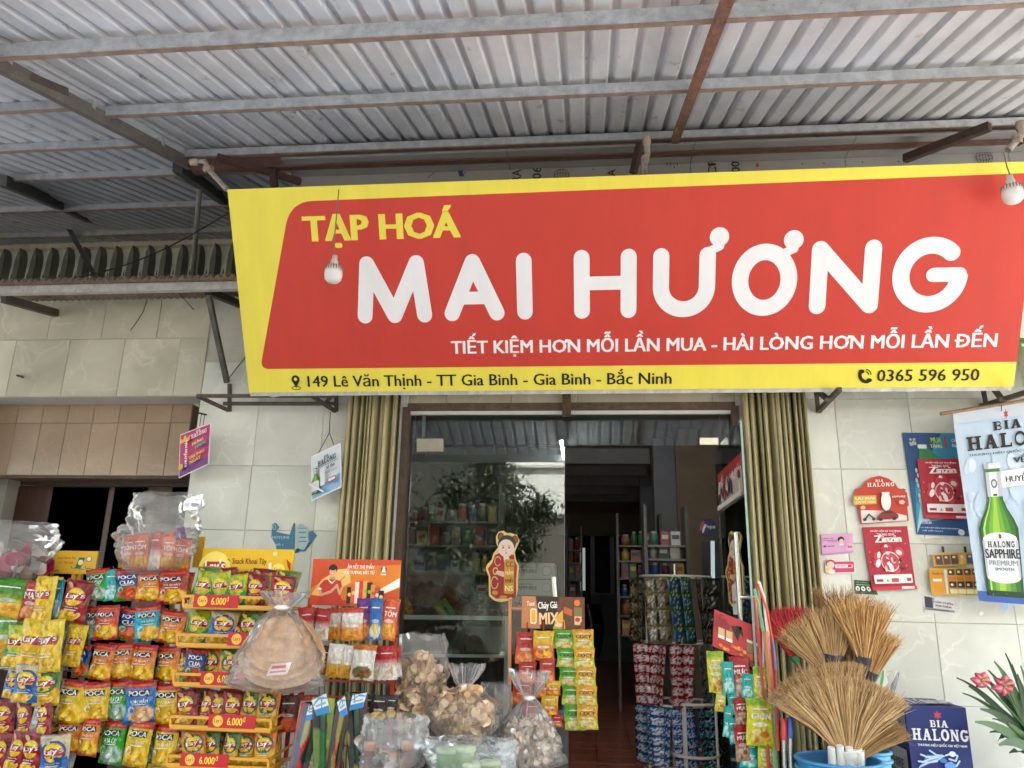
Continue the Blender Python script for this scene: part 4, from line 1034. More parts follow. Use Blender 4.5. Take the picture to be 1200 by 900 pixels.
DES = {
 'PO': (D_poca('d9792a', 'e0a32e', foot='b8481c'), 'orange'), 'PY': (D_poca('dcb62c', 'e3c440', foot='b89020'), 'yellow'),
 'PG': (D_poca('3f9a35', '5fb046', word='CHUA CAY', foot='2c7a2a', heap=('6f9a7a', 'c9d2c4')), 'green'), 'PB': (D_poca('2470b4', '3486c2', word='NƯỚC MẮM', foot='1c4a84', heap=('c98a50', 'e8c8a4')), 'blue'),
 'PC': (D_poca('28407e', '4a9438', word='CUA', foot='3c8a2c', heap=('b8472c', 'e0724a'), dark='28407e'), 'blue and green'),
 'PT': (D_poca('3fa6b8', '5cb8c4', foot='1c6a7c'), 'teal'), 'PR': (D_poca('a02c20', 'c8662a', foot='8c1c18'), 'dark red and orange'), 'PO2': (D_poca('c8421f', 'de7d2a', foot='a8241a'), 'red orange'),
 'PK': (D_poca('4a5a40', '5a6a44', foot='2f4a2a', word='RONG BIỂN', heap=('7a8a70', '9aa48c')), 'dark olive green'),
 'LY': (D_lays('e2b81e', None, 'd8a818', corner='e8c83c'), 'bright yellow'), 'LR': (D_lays('9c1822', None, '7a101a'), 'crimson'), 'LG': (D_lays('3f8a2c', '8fbf3c', '2a6a22', corner='c8c83c'), 'green'),
 'LB': (D_lays('2e62a4', '244c88', '3a78b8', corner='e0c890'), 'blue'), 'LO': (D_lays('dcae2e', '2a6a3a', 'd88a28', corner='2f7a44'), 'green ringed yellow'), 'LO2': (D_lays('dca83a', '245c40', 'e09a30', corner='d8702a'), 'orange cornered yellow'),
 'MX': (D_plain('b83a34', 'a02a2a', 'MAX', band='c04a44', heap=('c87a50', 'e0a070')), 'red'), 'TS': (D_plain('3a8a98', '52a4ac', heap=('9ab4b4', 'd0dcd8')), 'teal sided'), 'SV': (D_plain('a8a49e', 'b8b4ae', heap=('8a7a70', 'b8b0a8')), 'silver sided'),
 'GN': (D_plain('4a8a2c', 'd8b828', heap=('d89a3a', 'f0c870')), 'green footed yellow'),
 'WG': (D_plain('ece8e0', 'd29a3a', heap=('c8882c', 'e0b050')), 'white and gold'), 'WR': (D_plain('b8201e', 'e8e4dc', heap=('d8b89c', 'e8e4dc')), 'red and white'), 'WO': (D_plain('e6e0d8', 'd8862c', band='b83a24', heap=('d07a28', 'e8b060')), 'white and orange'),
 'WB': (D_plain('e8e4dc', 'd9cfc0', band='c8742c', heap=('8a3a28', '5a7a3a')), 'white and brown'), 'BU': (D_plain('2c62a8', '3a78bc', heap=('d8d4cc', 'e8c84a')), 'long blue'), 'OR': (D_plain('d8521f', 'e0782c', 'TÔM', heap=('e09a3c', 'e8b870')), 'long orange'),
 'PU': (D_plain('6a2a7c', 'c8522c', heap=('d8742c', 'e8b060')), 'purple topped'), 'DK': (D_plain('1f1614', '3a1f1a', heap=('d8a02c', 'e8c84a')), 'black and yellow'), 'DR': (D_plain('5a2a24', '8a2c22', heap=('c8452c', 'd8642c')), 'dark red'),
 'YG': (D_plain('d2c81e', 'c8cc22', heap=('c87a2c', 'e0dc8c'), band='8ab02c', word='GIÒN'), 'acid yellow'), 'TR': (D_plain('a82420', 'a88a6c', band='a81a1c', heap=('8a5a3c', 'c8b49c'), word='MỰC'), 'red and brown'), 'TL': (D_plain('28a8a0', '3ab4aa', heap=('7accc4', 'e0ece8')), 'turquoise'),
 'RM': (D_plain('b02a20', 'd8582c', heap=('e8b080', 'e0703c')), 'red noodle'), 'YM': (D_plain('dcae24', 'c83a22', heap=('e8c04c', 'd8582c')), 'yellow and red noodle'),
 'CG': (D_plain('57a028', '9cb84c', 'COCY', '1c3a1c', heap=('d8a878', 'd8dc9c')), 'green'), 'CO': (D_plain('e0a022', 'b8b43c', 'COCY', '1c3a1c', heap=('dca86c', 'd8e09c')), 'orange and green'),
}
_bm = {}
def bagmesh(k, var):
    if (k, var) not in _bm:
        (c, A), _ = DES[k]; _bm[(k, var)] = crisp_mesh('crisp_bag', 1+var*2.3+len(k), c, A)
    return _bm[(k, var)]
RB = random.Random(11)
def place(k, box, Y, name='crisp_bag', label=None, cat='crisp bag', group=None, parent=None, depth=.3, yaw=None, roll=None, pitch=0):
    x0_, y0_, x1_, y1_ = box; cy = (y0_+y1_)/2; cx = (x0_+x1_)/2
    W_ = P(x1_, cy, Y).x-P(x0_, cy, Y).x; H_ = P(cx, y0_, Y).z-P(cx, y1_, Y).z
    b_ = P(cx, y1_, Y)
    o = put(name, bagmesh(k, RB.randrange(4)), parent, label, cat, group)
    o.location = b_ - (parent.location if parent is not None else Vector((0, 0, 0)))
    yaw = RB.uniform(-.34, .34) if yaw is None else yaw; roll = (RB.uniform(-.16, .16) if k[0] == 'L' else RB.uniform(-.11, .11)) if roll is None else roll
    o.scale = (W_*1.04, min(W_, H_)*depth, H_*1.02); o.rotation_euler = (pitch, roll, yaw)
    return o
ROWW = ['top', 'second', 'third', 'fourth', 'fifth', 'sixth']
def fill_rack(rows, Y, rackname, group, what='crisp bag', depth=.36, pitch=0, dy=.025, behind=False):
    for r, row in enumerate(rows):
        for i, it in enumerate(row):
            k = it[4]; d = DES[k][1]
            place(k, it[:4], Y-dy*(i % 2)-(it[5] if len(it) > 5 else 0), label=f'{d} {what}, {ordn(i, len(row))} in {ROWW[r]} row of {rackname}', group=group, depth=depth, pitch=pitch)
A_ROWS = [
 [(-14, 678, 23, 724, 'GN', .03), (20, 682, 46, 728, 'MX'), (32, 676, 61, 731, 'LY', .05), (58, 680, 71, 726, 'TS'), (66, 680, 98, 729, 'LR', .03)],
 [(-14, 716, 22, 772, 'GN'), (1, 733, 27, 782, 'LG', .02), (14, 727, 47, 785, 'LY', .05), (40, 727, 74, 788, 'LY', .08), (70, 732, 92, 781, 'LY')],
 [(0, 781, 20, 819, 'LB'), (13, 779, 42, 824, 'LB', .05), (37, 784, 69, 827, 'LO', .05)],
 [(-12, 820, 14, 860, 'LR'), (18, 820, 36, 865, 'LR'), (31, 822, 44, 866, 'SV', .03), (40, 821, 62, 862, 'LR', .03)],
 [(-16, 858, 5, 908, 'LR'), (2, 857, 23, 904, 'LR', .03), (20, 858, 46, 908, 'LR', .05), (46, 861, 77, 912, 'LB', .03)],
]
fill_rack(A_ROWS, -1.2, 'the far left rack', 'crisp bags on the far left rack')
B_ROWS = [
 [(97, 667, 127, 705, 'PG', .02), (122, 668, 137, 704, 'TL'), (135, 667, 164, 704, 'PC', .02), (160, 669, 187, 705, 'PO'), (183, 669, 219, 708, 'PR', .03)],
 [(95, 711, 115, 750, 'PK'), (109, 710, 137, 750, 'PO2', .03), (134, 713, 163, 751, 'PC'), (159, 710, 185, 752, 'PT', .02), (182, 716, 213, 754, 'PO', .03)],
 [(80, 756, 106, 794, 'PC'), (101, 755, 130, 797, 'PO', .02), (124, 754, 153, 796, 'PO', .01), (147, 756, 182, 798, 'PO', .03), (177, 758, 211, 799, 'PO', .02)],
 [(60, 797, 97, 848, 'PY', .04), (95, 800, 124, 846, 'PY', .02), (121, 798, 150, 846, 'PG'), (146, 799, 179, 849, 'PB', .04), (176, 802, 207, 849, 'PY', .02)],
 [(64, 843, 92, 882, 'PO', .02), (88, 842, 115, 886, 'PO', .04), (112, 845, 143, 896, 'PG', .02), (141, 845, 171, 899, 'PY', .04), (166, 850, 182, 892, 'PK'), (174, 850, 207, 900, 'PY', .03)],
]
fill_rack(B_ROWS, -1.15, 'the second rack', 'crisp bags hung on the second rack')
C_ROWS = [
 [(218, 669, 247, 712, 'LG'), (247, 670, 269, 712, 'LG'), (265, 673, 289, 712, 'LG', .02), (284, 673, 309, 711, 'LR'), (304, 672, 316, 711, 'LG'), (313, 675, 341, 712, 'LR', .02)],
 [(212, 714, 241, 756, 'LG'), (242, 716, 272, 756, 'LB', .02), (262, 729, 284, 757, 'LR'), (276, 717, 305, 757, 'LO', .01), (302, 718, 326, 757, 'LO2')],
 [(201, 763, 213, 802, 'LR'), (211, 760, 234, 802, 'PC', .02), (232, 760, 257, 803, 'LO2'), (255, 760, 286, 803, 'LO', .02), (286, 764, 318, 803, 'LO')],
 [(204, 808, 232, 853, 'LR'), (228, 808, 246, 852, 'LR'), (240, 810, 262, 853, 'LR', .02), (256, 810, 279, 853, 'LR', .01), (276, 808, 298, 853, 'LO', .02), (297, 808, 324, 853, 'LO2')],
 [(196, 858, 216, 897, 'LR'), (214, 855, 240, 897, 'LO2', .02), (236, 857, 257, 897, 'LO', .01), (256, 858, 277, 897, 'LO', .02), (274, 858, 297, 897, 'LO2'), (296, 857, 322, 897, 'LO2', .02)],
]
fill_rack(C_ROWS, -1.2, 'the yellow shelf', 'crisp bags standing on the yellow wire shelf', pitch=-.12)
# a second layer tucked behind the front bags
for r, row in enumerate(A_ROWS+B_ROWS):
    Y_ = -1.08 if r < 5 else -1.04
    for i, it in enumerate(row):
        if it[2]-it[0] < 20: continue
        place(RB.choice(['PO', 'PR', 'PG', 'PK', 'LR', 'LY', 'DR'] if r > 4 else ['LR', 'LO', 'LY', 'LB', 'SV']), (it[0]+RB.uniform(4, 12), it[1]+RB.uniform(0, 5), it[2]+RB.uniform(2, 9), it[3]-RB.uniform(2, 8)), Y_, label=f'half hidden crisp bag behind the {ordn(i, len(row))} bag, {ROWW[r % 5]} row, {"far left" if r < 5 else "second"} rack', group='crisp bags tucked behind the front ones')
for r, row in enumerate(C_ROWS):
    for i, it in enumerate(row):
        if it[2]-it[0] < 20: continue
        place(RB.choice(['LG', 'LO', 'LR'] if r < 2 else ['LR', 'LO', 'LO2', 'LO2']), (it[0]+RB.uniform(2, 8), it[1]-RB.uniform(3, 7), it[2]+RB.uniform(2, 7), it[3]-4), -1.1, pitch=-.15, label=f'half hidden crisp bag behind the {ordn(i, len(row))} bag, {ROWW[r]} row, yellow shelf', group='crisp bags behind on the yellow shelf')
# rack frames
def frame_bar(name, a, b_, w_, col, parent, m=None): 
    q = MB(); q.bar(a, b_, w_, w_, col); return q.build(name, m or M_PLASTIC, parent)
def rackframe(label, px0, px1, py, Y, col, rows):
    t = thing('snack_rack', label, 'rack', (P((px0+px1)/2, py, Y).x, Y, .045))
    for px in (px0, px1):
        a = P(px, py, Y); frame_bar('post', (a.x, Y, .05), a, .022, col, t)
        frame_bar('foot', (a.x, Y-.3, .06), (a.x, Y+.1, .06), .022, col, t)
    for y_ in rows:
        a, b_ = P(px0, y_, Y), P(px1, y_, Y)
        frame_bar('hanging_bar', a, (b_.x, Y, a.z), .012, 'b8b4a8', t, M_METAL)
        n = 7
        for k in range(n):
            x_ = a.x+(b_.x-a.x)*(k+.5)/n
            q = MB(); q.tube([(x_, Y, a.z), (x_, Y-.16, a.z+.006), (x_, Y-.17, a.z+.02)], .003, 'c8c8c4', 5); q.build('hook', M_METAL, t)
    return t
ra = rackframe('tall yellow snack rack at the far left edge hung with large crisp bags', -30, 88, 672, -1.0, 'c8982c', (679, 733, 782, 823, 862))
rb = rackframe('narrow yellow snack rack second from the left hung with small crisp bags', 96, 208, 664, -.98, 'c8982c', (668, 712, 756, 799, 845))
# the yellow wire shelf with price rails
YF, YK = -1.32, -1.0
rc = thing('wire_shelf', 'yellow wire shelf with five red priced trays of crisps', 'shelf', (P(265, 700, YK).x, YK, .045))
TR_ = [(215, 327, 697, 712, 226, 280), (208, 322, 742, 757, 266, 320), (204, 320, 788, 803, 234, 286), (200, 318, 838, 853, 243.5, 300), (196, 315, 884, 898, 210.5, 268)]
YLW = 'd2932a'
for (x0_, x1_, t0, t1, l0, l1) in TR_:
    a, b_ = P(x0_, t0+1.5, YF), P(x1_, t0+1.5, YF); c = P(x0_, t1-2, YF); d = P(x1_, t1-2, YF)
    b_.z = a.z; d.z = c.z
    frame_bar('tray_rail', a, b_, .014, YLW, rc); frame_bar('tray_rail', c, d, .02, YLW, rc)
    for p_, q_ in ((a, c), (b_, d)):
        frame_bar('tray_end', p_, q_, .012, YLW, rc)
        back = Vector((p_.x, YK, p_.z+.02)); frame_bar('tray_side', p_, back, .01, YLW, rc); frame_bar('tray_side', q_, (q_.x, YK, q_.z), .01, YLW, rc)
    q = MB(); q.box(((c.x+d.x)/2, (YF+YK)/2, c.z-.012), (d.x-c.x, YK-YF, .008), 'b8842c'); q.build('tray_floor', M_PLASTIC, rc)
    A_, B_ = P(l0, t1-.5, YF-.014), P(l1, t0+.5, YF-.014)
    q = MB(); q.box(((A_.x+B_.x)/2, YF-.012, (A_.z+B_.z)/2), (B_.x-A_.x, .004, B_.z-A_.z), 'b5161c')
    ar = Art(); w_ = B_.x-A_.x; h_ = B_.z-A_.z
    ar.disc(w_*.2, h_*.5, h_*.42, 'e8b83c'); ar.text("Lay's", w_*.12, h_*.3, w_*.28, h_*.7, 'b5161c', .03); ar.text('6.000', w_*.4, h_*.22, w_*.72, h_*.78, 'ecc63c', .04); ar.text('đ', w_*.74, h_*.5, w_*.79, h_*.88, 'ecc63c', .03)
    ar.lay(q, lambda x_, y_, z_: (A_.x+x_, YF-.0145-z_, A_.z+y_)); q.build('price_label', M_PAPER, rc)
for px in (222, 338):
    a = P(px, 648, YK); frame_bar('post', (a.x, YK, .05), a, .02, YLW, rc)
def board(parent, name, x0_, y0_, x1_, y1_, Y, col, draw, m=None, th=.012, label=None, top=None):
    """flat printed board: px rectangle at depth Y; draw(Art,w,h) in metres"""
    a, b_ = P(x0_, y1_, Y), P(x1_, y0_, Y); w_, h_ = b_.x-a.x, b_.z-a.z
    q = MB(); q.box(((a.x+b_.x)/2, Y+th/2, (a.z+b_.z)/2), (w_, th, h_), col)
    if draw: ar = Art(); draw(ar, w_, h_); ar.lay(q, lambda x_, y_, z_: (a.x+x_, Y-z_, a.z+y_))
    return q.build(name, m or M_CARD, parent, label)
def hd(ar, w, h):
    ar.disc(w*.15, h*.58, h*.36, 'f2dc6a'); ar.rect(w*.03, h*.42, w*.27, h*.72, 'b01c1c', .02, .006); ar.text("Lay's", w*.045, h*.42, w*.26, h*.76, 'f6f2ec', .05, rot=.06)
    ar.text('Snack Khoai Tây', w*.34, h*.64, w*.71, h*.8, '7a1c14', .03); ar.text('số 1 Thế Giới', w*.38, h*.42, w*.67, h*.58, '7a1c14', .03)
    for k, a in enumerate((2.2, 2.7, 3.1)): ar.stroke([(w*.31, h*.74+.002*k), (w*.31+.012*cos(a), h*.74+.014*sin(a)+.004*k)], .003, '7a1c14')
    ar.poly([(w*.74, h*.7), (w*.77, h*.72), (w*.8, h*.2), (w*.76, h*.2)], 'f2efe4'); ar.disc(w*.8, h*.9, w*.025, 'f0dc90'); ar.poly([(w*.78, h*.75), (w*.9, h*.8), (w*.93, h*.25), (w*.8, h*.2)], 'e0b41e')
    ar.disc(w*.85, h*.55, h*.15, 'f2d860'); ar.text("Lay's", w*.81, h*.48, w*.89, h*.62, 'a81c1c', .03)
    ar.poly([(w*.93, h*.8), (w*.98, h*.7), (w*.985, h*.5), (w*.95, h*.64)], 'a8281c'); ar.disc(w*.84, h*.32, w*.04, 'e8c050', h*.06)
board(rc, 'header_board', 231, 644, 345, 698, YK-.02, 'e0b312', hd)
ph_ = thing('promo_card', 'small yellow potato snack card standing above the far left rack', 'sign', P(86, 690, -1.02))
def hd2(ar, w, h):
    ar.text('Snack Khoai Tây', w*.1, h*.62, w*.52, h*.74, '8a3a1c', .03); ar.text('số 1 Thế Giới', w*.14, h*.44, w*.48, h*.56, '8a3a1c', .03)
    ar.poly([(w*.6, h*.72), (w*.74, h*.7), (w*.66, h*.18), (w*.54, h*.26)], '2c6a4a'); ar.disc(w*.65, h*.5, h*.12, 'e8d8a0'); ar.disc(w*.83, h*.66, h*.13, '2c6a6a'); ar.disc(w*.83, h*.66, h*.1, 'd8dcc0'); ar.disc(w*.76, h*.24, h*.15, 'e0b858'); ar.rect(w*.04, h*.1, w*.2, h*.15, '8a6a2c')
board(ph_, 'card', 59, 646, 115, 672, -1.02, 'd8a928', hd2)
for px in (61, 86): a = P(px, 672, -1.01); frame_bar('leg', a-Vector((0, 0, .1)), a, .012, 'c89024', ph_)
ye = thing('yellow_box', 'open yellow display box behind the bag of orange packets', 'box', P(185, 665, -.95))
board(ye, 'back_panel', 138, 627, 226, 665, -.95, 'd0a020', lambda a, w, h: a.rect(w*.02, h*.06, w*.98, h*.94, 'b88a1c'))
board(ye, 'side_panel', 225, 629, 240, 665, -.97, 'c0921e', lambda a, w, h: a.rect(w*.6, 0, w*.62, h, '9a7416'))
# ---------------------------------------------------------------- the red rack with the orange header
rd = thing('snack_rack', 'red wire rack with orange header showing a woman in red shirt', 'rack', (P(415, 700, -1.0).x, -1.0, .045))
def hdr(ar, w, h):
    ar.rect(0, 0, w, h, 'd8781e'); ar.poly([(0, h*.35), (w*.25, h*.7), (w*.55, h*.86), (w, h*.9), (w, h), (0, h)], 'c8481a')
    ar.poly([(0, h*.2), (w*.12, h*.55), (w*.3, h*.78), (w*.42, h*.8), (w*.45, h*.5), (w*.2, h*.2)], 'e8b868'); ar.poly([(0, 0), (w*.45, 0), (w*.45, h*.1), (w*.1, h*.2), (0, h*.22)], 'c8481a')
    ar.poly([(w*.78, h*.36), (w, h*.62), (w, h*.42), (w*.8, h*.25)], 'f0e4d8'); ar.poly([(w*.8, h*.24), (w, h*.4), (w, h*.1), (w*.85, 0)], 'c8501c')
    ar.text('ĂN HẾT THỊ PHẦN', w*.4, h*.78, w*.7, h*.92, 'f6efe6', .04); ar.text('ẤN TƯỢNG BẤT TỬ', w*.37, h*.66, w*.71, h*.79, 'f6efe6', .04)
    ar.disc(w*.815, h*.8, w*.035, 'a02c18'); ar.disc(w*.815, h*.83, w*.016, 'f0e4d8'); ar.poly([(w*.79, h*.73), (w*.84, h*.73), (w*.83, h*.8), (w*.8, h*.8)], 'f0e4d8'); ar.rect(w*.785, h*.67, w*.845, h*.7, 'f0e4d8')
    # woman in a red polo shirt
    ar.disc(w*.24, h*.78, w*.048, '1c1614', h*.11); ar.poly([(w*.215, h*.62), (w*.27, h*.62), (w*.285, h*.5), (w*.2, h*.5)], 'c8906a')
    ar.poly([(w*.08, 0), (w*.13, h*.3), (w*.1, h*.42), (w*.15, h*.54), (w*.21, h*.56), (w*.28, h*.56), (w*.34, h*.52), (w*.36, h*.4), (w*.35, h*.2), (w*.4, 0)], 'b8301c')
    ar.poly([(w*.19, h*.57), (w*.24, h*.5), (w*.29, h*.57), (w*.26, h*.5), (w*.24, h*.46), (w*.21, h*.5)], 'e8e0d4')
    ar.disc(w*.24, h*.73, w*.038, 'd8a27c', h*.1); ar.disc(w*.24, h*.8, w*.04, '1c1614', h*.045); ar.disc(w*.225, h*.745, w*.005, '2a1c18', n=8); ar.disc(w*.255, h*.745, w*.005, '2a1c18', n=8); ar.disc(w*.24, h*.685, w*.012, 'e8e0dc', h*.01, 8)
    ar.stroke([(w*.1, h*.38), (w*.13, h*.22), (w*.24, h*.3), (w*.3, h*.42)], w*.028, 'd29c76'); ar.stroke([(w*.36, h*.38), (w*.34, h*.25), (w*.3, h*.44)], w*.026, 'd29c76'); ar.rect(w*.085, h*.33, w*.13, h*.37, 'e8dcd0')
    ar.stroke([(w*.32, h*.5), (w*.38, h*.62)], w*.006, '3a2a24')
    rr = random.Random(3)
    for k, c in enumerate(('2a1a18', 'd8642c', 'e8d8c8', 'c83a2c', 'e0a040', '2c1c18', 'd88a3c', 'b8442c', '2a1a18')):
        x_ = w*(.42+.045*k); t_ = h*(.4+.14*sin(k*.45)); ar.rect(x_, h*.05, x_+w*.06, t_, c); ar.disc(x_+w*.03, t_*.6, w*.02, rr.choice(['8ab02c', 'e8c070', 'f0e0d0', 'c8542c']))
a = P(362, 708, -1.02)
board(rd, 'header_board', 362.5, 656.5, 470, 709, -1.03, 'd8781e', hdr)
for px in (364, 466): a = P(px, 700, -.99); frame_bar('post', (a.x, -.99, .05), a, .02, 'b02a20', rd)
for y_ in (716, 757, 797, 815, 872):
    a, b_ = P(364, y_, -.99), P(466, y_, -.99); frame_bar('cross_bar', a, (b_.x, -.99, a.z), .01, 'b83a2c', rd)
q = MB()
for k in range(15):
    px = 374+k*6.2; a = P(px, 797, -.97); b_ = P(px, 822, -.97); q.tube([a, b_], .0022, '6a625c', 5)
o = q.build('wire_grid', M_METAL, rd); o['kind'] = 'stuff'
for (x0_, y0_, x1_, y1_) in ((343, 800, 347, 900), (352, 812, 356, 900)):
    a, b_ = P(x0_, y0_, -.9), P(x1_, y1_, -.9); frame_bar('leg', a, Vector((a.x, a.y, .05)), .02, 'a8261e', rd)
frame_bar('leg', P(328, 865, -.95), P(326, 905, -.95), .018, 'c8922c', rd); frame_bar('cross_bar', P(350, 855, -.93), P(374, 855, -.93), .02, 'a8261e', rd)
D_ROWS = [
 [(350, 712, 368, 752, 'WR'), (365, 714, 385, 750, 'WR', .02), (382, 713, 400, 750, 'WO'), (400, 713, 424, 751, 'WO', .03), (417, 702, 433, 750, 'PU'), (431, 702, 446, 750, 'BU', .02), (443, 702, 462, 750, 'OR', .01)],
 [(364, 757, 384, 790, 'DR'), (381, 755, 401, 794, 'WG'), (397, 757, 412, 795, 'WG', .02), (410, 756, 437, 797, 'WB', .02), (432, 757, 449, 797, 'WR'), (443, 757, 466, 797, 'WR', .02)],
 [(325, 815, 348, 858, 'DR', .02), (350, 815, 372, 860, 'WO', .01), (420, 814, 436, 842, 'DK'), (432, 815, 452, 846, 'DK', .02), (448, 815, 464, 842, 'DK')],
]
fill_rack(D_ROWS, -1.12, 'the red rack', 'snack packs on the red rack', 'snack pack', depth=.22)
for r, row in enumerate(D_ROWS[:2]):
    for i, it in enumerate(row): place(RB.choice(['DR', 'WR', 'DK', 'WO']), (it[0]+4, it[1]+1, it[2]+5, it[3]-3), -1.04, label=f'half hidden snack pack behind the {ordn(i, len(row))} pack, {ROWW[r]} row, red rack', group='snack packs behind on the red rack', depth=.2)
# ---------------------------------------------------------------- hanging strips by the door
cf = thing('coffee_card', 'brown coffee snack card with strips of packets hanging below it', 'sign', P(648, 737, -.75))
def hc(ar, w, h):
    ar.poly([(0, 0), (w*.3, 0), (w*.22, h), (0, h)], 'b8764a'); ar.poly([(w*.22, h), (w*.6, h), (w*.52, 0), (w*.3, 0)], '2c1812'); ar.poly([(w*.5, 0), (w*.7, 0), (w*.66, h*.6), (w*.56, h*.4)], 'd8a040')
    ar.rect(w*.14, h*.14, w*.24, h*.62, 'f0dcc0', .01); ar.rect(w*.155, h*.18, w*.225, h*.58, 'e0a81c', .01)
    ar.text('Cháy Gài', w*.26, h*.56, w*.56, h*.84, 'f2e6d6', .05, rot=.06); ar.text('MIX', w*.28, h*.14, w*.58, h*.5, 'e8c08c', .05, rot=.05); ar.text('Tươi', w*.08, h*.7, w*.2, h*.84, 'f2e6d6', .03)
    ar.poly([(w*.66, h*.3), (w*.74, h*.2), (w*.82, h*.85), (w*.66, h*.9)], '5a3a1c'); ar.poly([(w*.67, h*.5), (w*.8, h*.4), (w*.81, h*.6), (w*.67, h*.7)], 'b8562c'); ar.disc(w*.88, h*.82, w*.05, 'd8702c', h*.1)
    ar.rect(w*.83, h*.12, w*.96, h*.68, '7a6a3c'); ar.rect(w*.84, h*.14, w*.95, h*.4, 'd8b890'); ar.disc(w*.89, h*.3, w*.04, 'b03a24', h*.07); ar.disc(w*.6, h*.12, w*.07, 'e8d0a8', h*.06)
o = board(cf, 'card', 611, 700, 685, 736, -.75, '6a3a24', hc); 
for px in (618, 637, 660, 681):
    q = MB(); a = P(px, 733, -.77); q.tube([a+Vector((0, .01, .02)), a, a+Vector((0, -.01, -.03))], .004, 'a02418', 5); q.build('hook', M_PLASTIC, cf)
q = MB(); a = P(604, 700, -.7); q.bar(P(598, 702, -.7), P(596, 905, -.7), .02, .02, 'c8784a'); q.build('stand_post', M_PLASTIC, cf); q = MB(); q.bar(P(597, 713, -.7), P(612, 713, -.73), .012, .012, 'c8784a'); q.build('stand_arm', M_PLASTIC, cf)
def strip(label, packs, Y, group=None, k='CG'):
    a = packs[0]; t = thing('packet_strip', label, 'packet strip', P((a[0]+a[2])/2, a[1], Y), group)
    for i, p_ in enumerate(packs): place(p_[4] if len(p_) > 4 else k, p_[:4], Y-(.004*(i % 2)), name='packet', cat=None, parent=t, depth=.1, yaw=RB.uniform(-.1, .1), roll=RB.uniform(-.03, .03))
strip('strip of green coconut snack packets hanging under the coffee card', [(649+i*3.2, 738+i*22, 673+i*3.2, 760+i*22+(8 if i == 4 else 0)) for i in range(5)], -.8, k='CG')
strip('rightmost strip of orange and green packets under the coffee card', [(671.5+i*1.2, 738+i*22, 696+i*1.2, 761+i*22+(6 if i == 4 else 0)) for i in range(5)], -.82, k='CO')
strip('leftmost strip of red noodle snack packets under the coffee card', [(604, 741, 627, 778, 'RM'), (607, 776, 628, 800, 'RM'), (600, 797, 624, 826, 'RM'), (612, 822, 636, 850, 'RM')], -.8)
strip('tangled strip of yellow and red packets second under the coffee card', [(625, 740, 649, 774, 'YM'), (632, 772, 650, 800, 'RM'), (628, 794, 648, 818, 'RM'), (640, 798, 657, 815, 'YM'), (634, 814, 654, 842, 'YM'), (646, 838, 659, 852, 'RM')], -.84)
# ---------------------------------------------------------------- red card with hanging packs on the right
rk = thing('snack_card', 'tilted red snack card with yellow and turquoise packs hanging beneath', 'sign', P(865, 750, -.9))
def quadboard(parent, name, quad, Y, col, draw, m=None, YR=None, label=None, grid=None, th=.004):
    """quad: px corners TL,TR,BR,BL; art in the unit square"""
    YR = Y if YR is None else YR
    TL, TR2, BR2, BL2 = P(*quad[0], Y), P(*quad[1], YR), P(*quad[2], YR), P(*quad[3], Y)
    n_ = (TR2-TL).cross(BL2-TL).normalized(); n_ = -n_ if n_.y > 0 else n_
    def fn(x_, y_, z_=0):
        w_ = 0 if not grid else grid(x_, y_)
        return (BL2*(1-x_)+BR2*x_)*(1-y_)+(TL*(1-x_)+TR2*x_)*y_ + n_*(z_+w_)
    q = MB()
    if grid: q.grid(lambda u, v: fn(u, v), 24, 30, col); q.grid(lambda u, v: fn(u, v, -.003), 24, 30, 'b8b8b4', flip=True)
    else:
        q.add([fn(0, 0), fn(1, 0), fn(1, 1), fn(0, 1), fn(0, 0, -th), fn(1, 0, -th), fn(1, 1, -th), fn(0, 1, -th)], [(0, 1, 2, 3), (7, 6, 5, 4), (0, 4, 5, 1), (1, 5, 6, 2), (2, 6, 7, 3), (3, 7, 4, 0)], col)
    if draw:
        ar = BArt(); draw(ar)
        ar.lay(q, fn, .0018 if grid else .0012, .0001 if grid else .0004)
    return q, fn
def qb(parent, name, quad, Y, col, draw, m=None, YR=None, label=None, grid=None, **kw):
    q, fn = quadboard(parent, name, quad, Y, col, draw, m, YR, label, grid)
    return q.build(name, m or M_PAPER, parent, label, **kw)
def hr(a):
    a.poly([(.0, .6), (.1, .4), (.3, .5), (.35, .75), (0, .95)], '8a1c1c'); a.poly([(.35, .75), (.5, .4), (.45, .8), (.62, .55), (.58, .82)], '1c1210')
    a.text('Gu', .1, .7, .25, .95, '7a1418', .05)
    for x_ in (.1, .26): a.rect(x_, .3, x_+.13, .58, 'c8a878'); a.rect(x_, .3, x_+.13, .38, 'e8e0d4')
    for x_ in (.68, .84): a.rect(x_, .25, x_+.12, .6, '8a6a4c'); a.rect(x_, .5, x_+.12, .57, 'd8c8a8')
    rr = random.Random(2)
    for k in range(16): a.disc(rr.uniform(.08, .95), rr.uniform(.04, .24), .04, rr.choice(['d8742c', 'c85a24', 'e09044']), .05, 8)
qb(rk, 'card', [(837, 714), (893, 737), (894, 783), (835, 757)], -.9, 'a82a2a', hr)
q = MB(); q.tube([P(894, 735, -.9), P(894, 783, -.9)], .006, 'd8d4cc', 6); q.build('edge_rod', M_PLASTIC, rk)
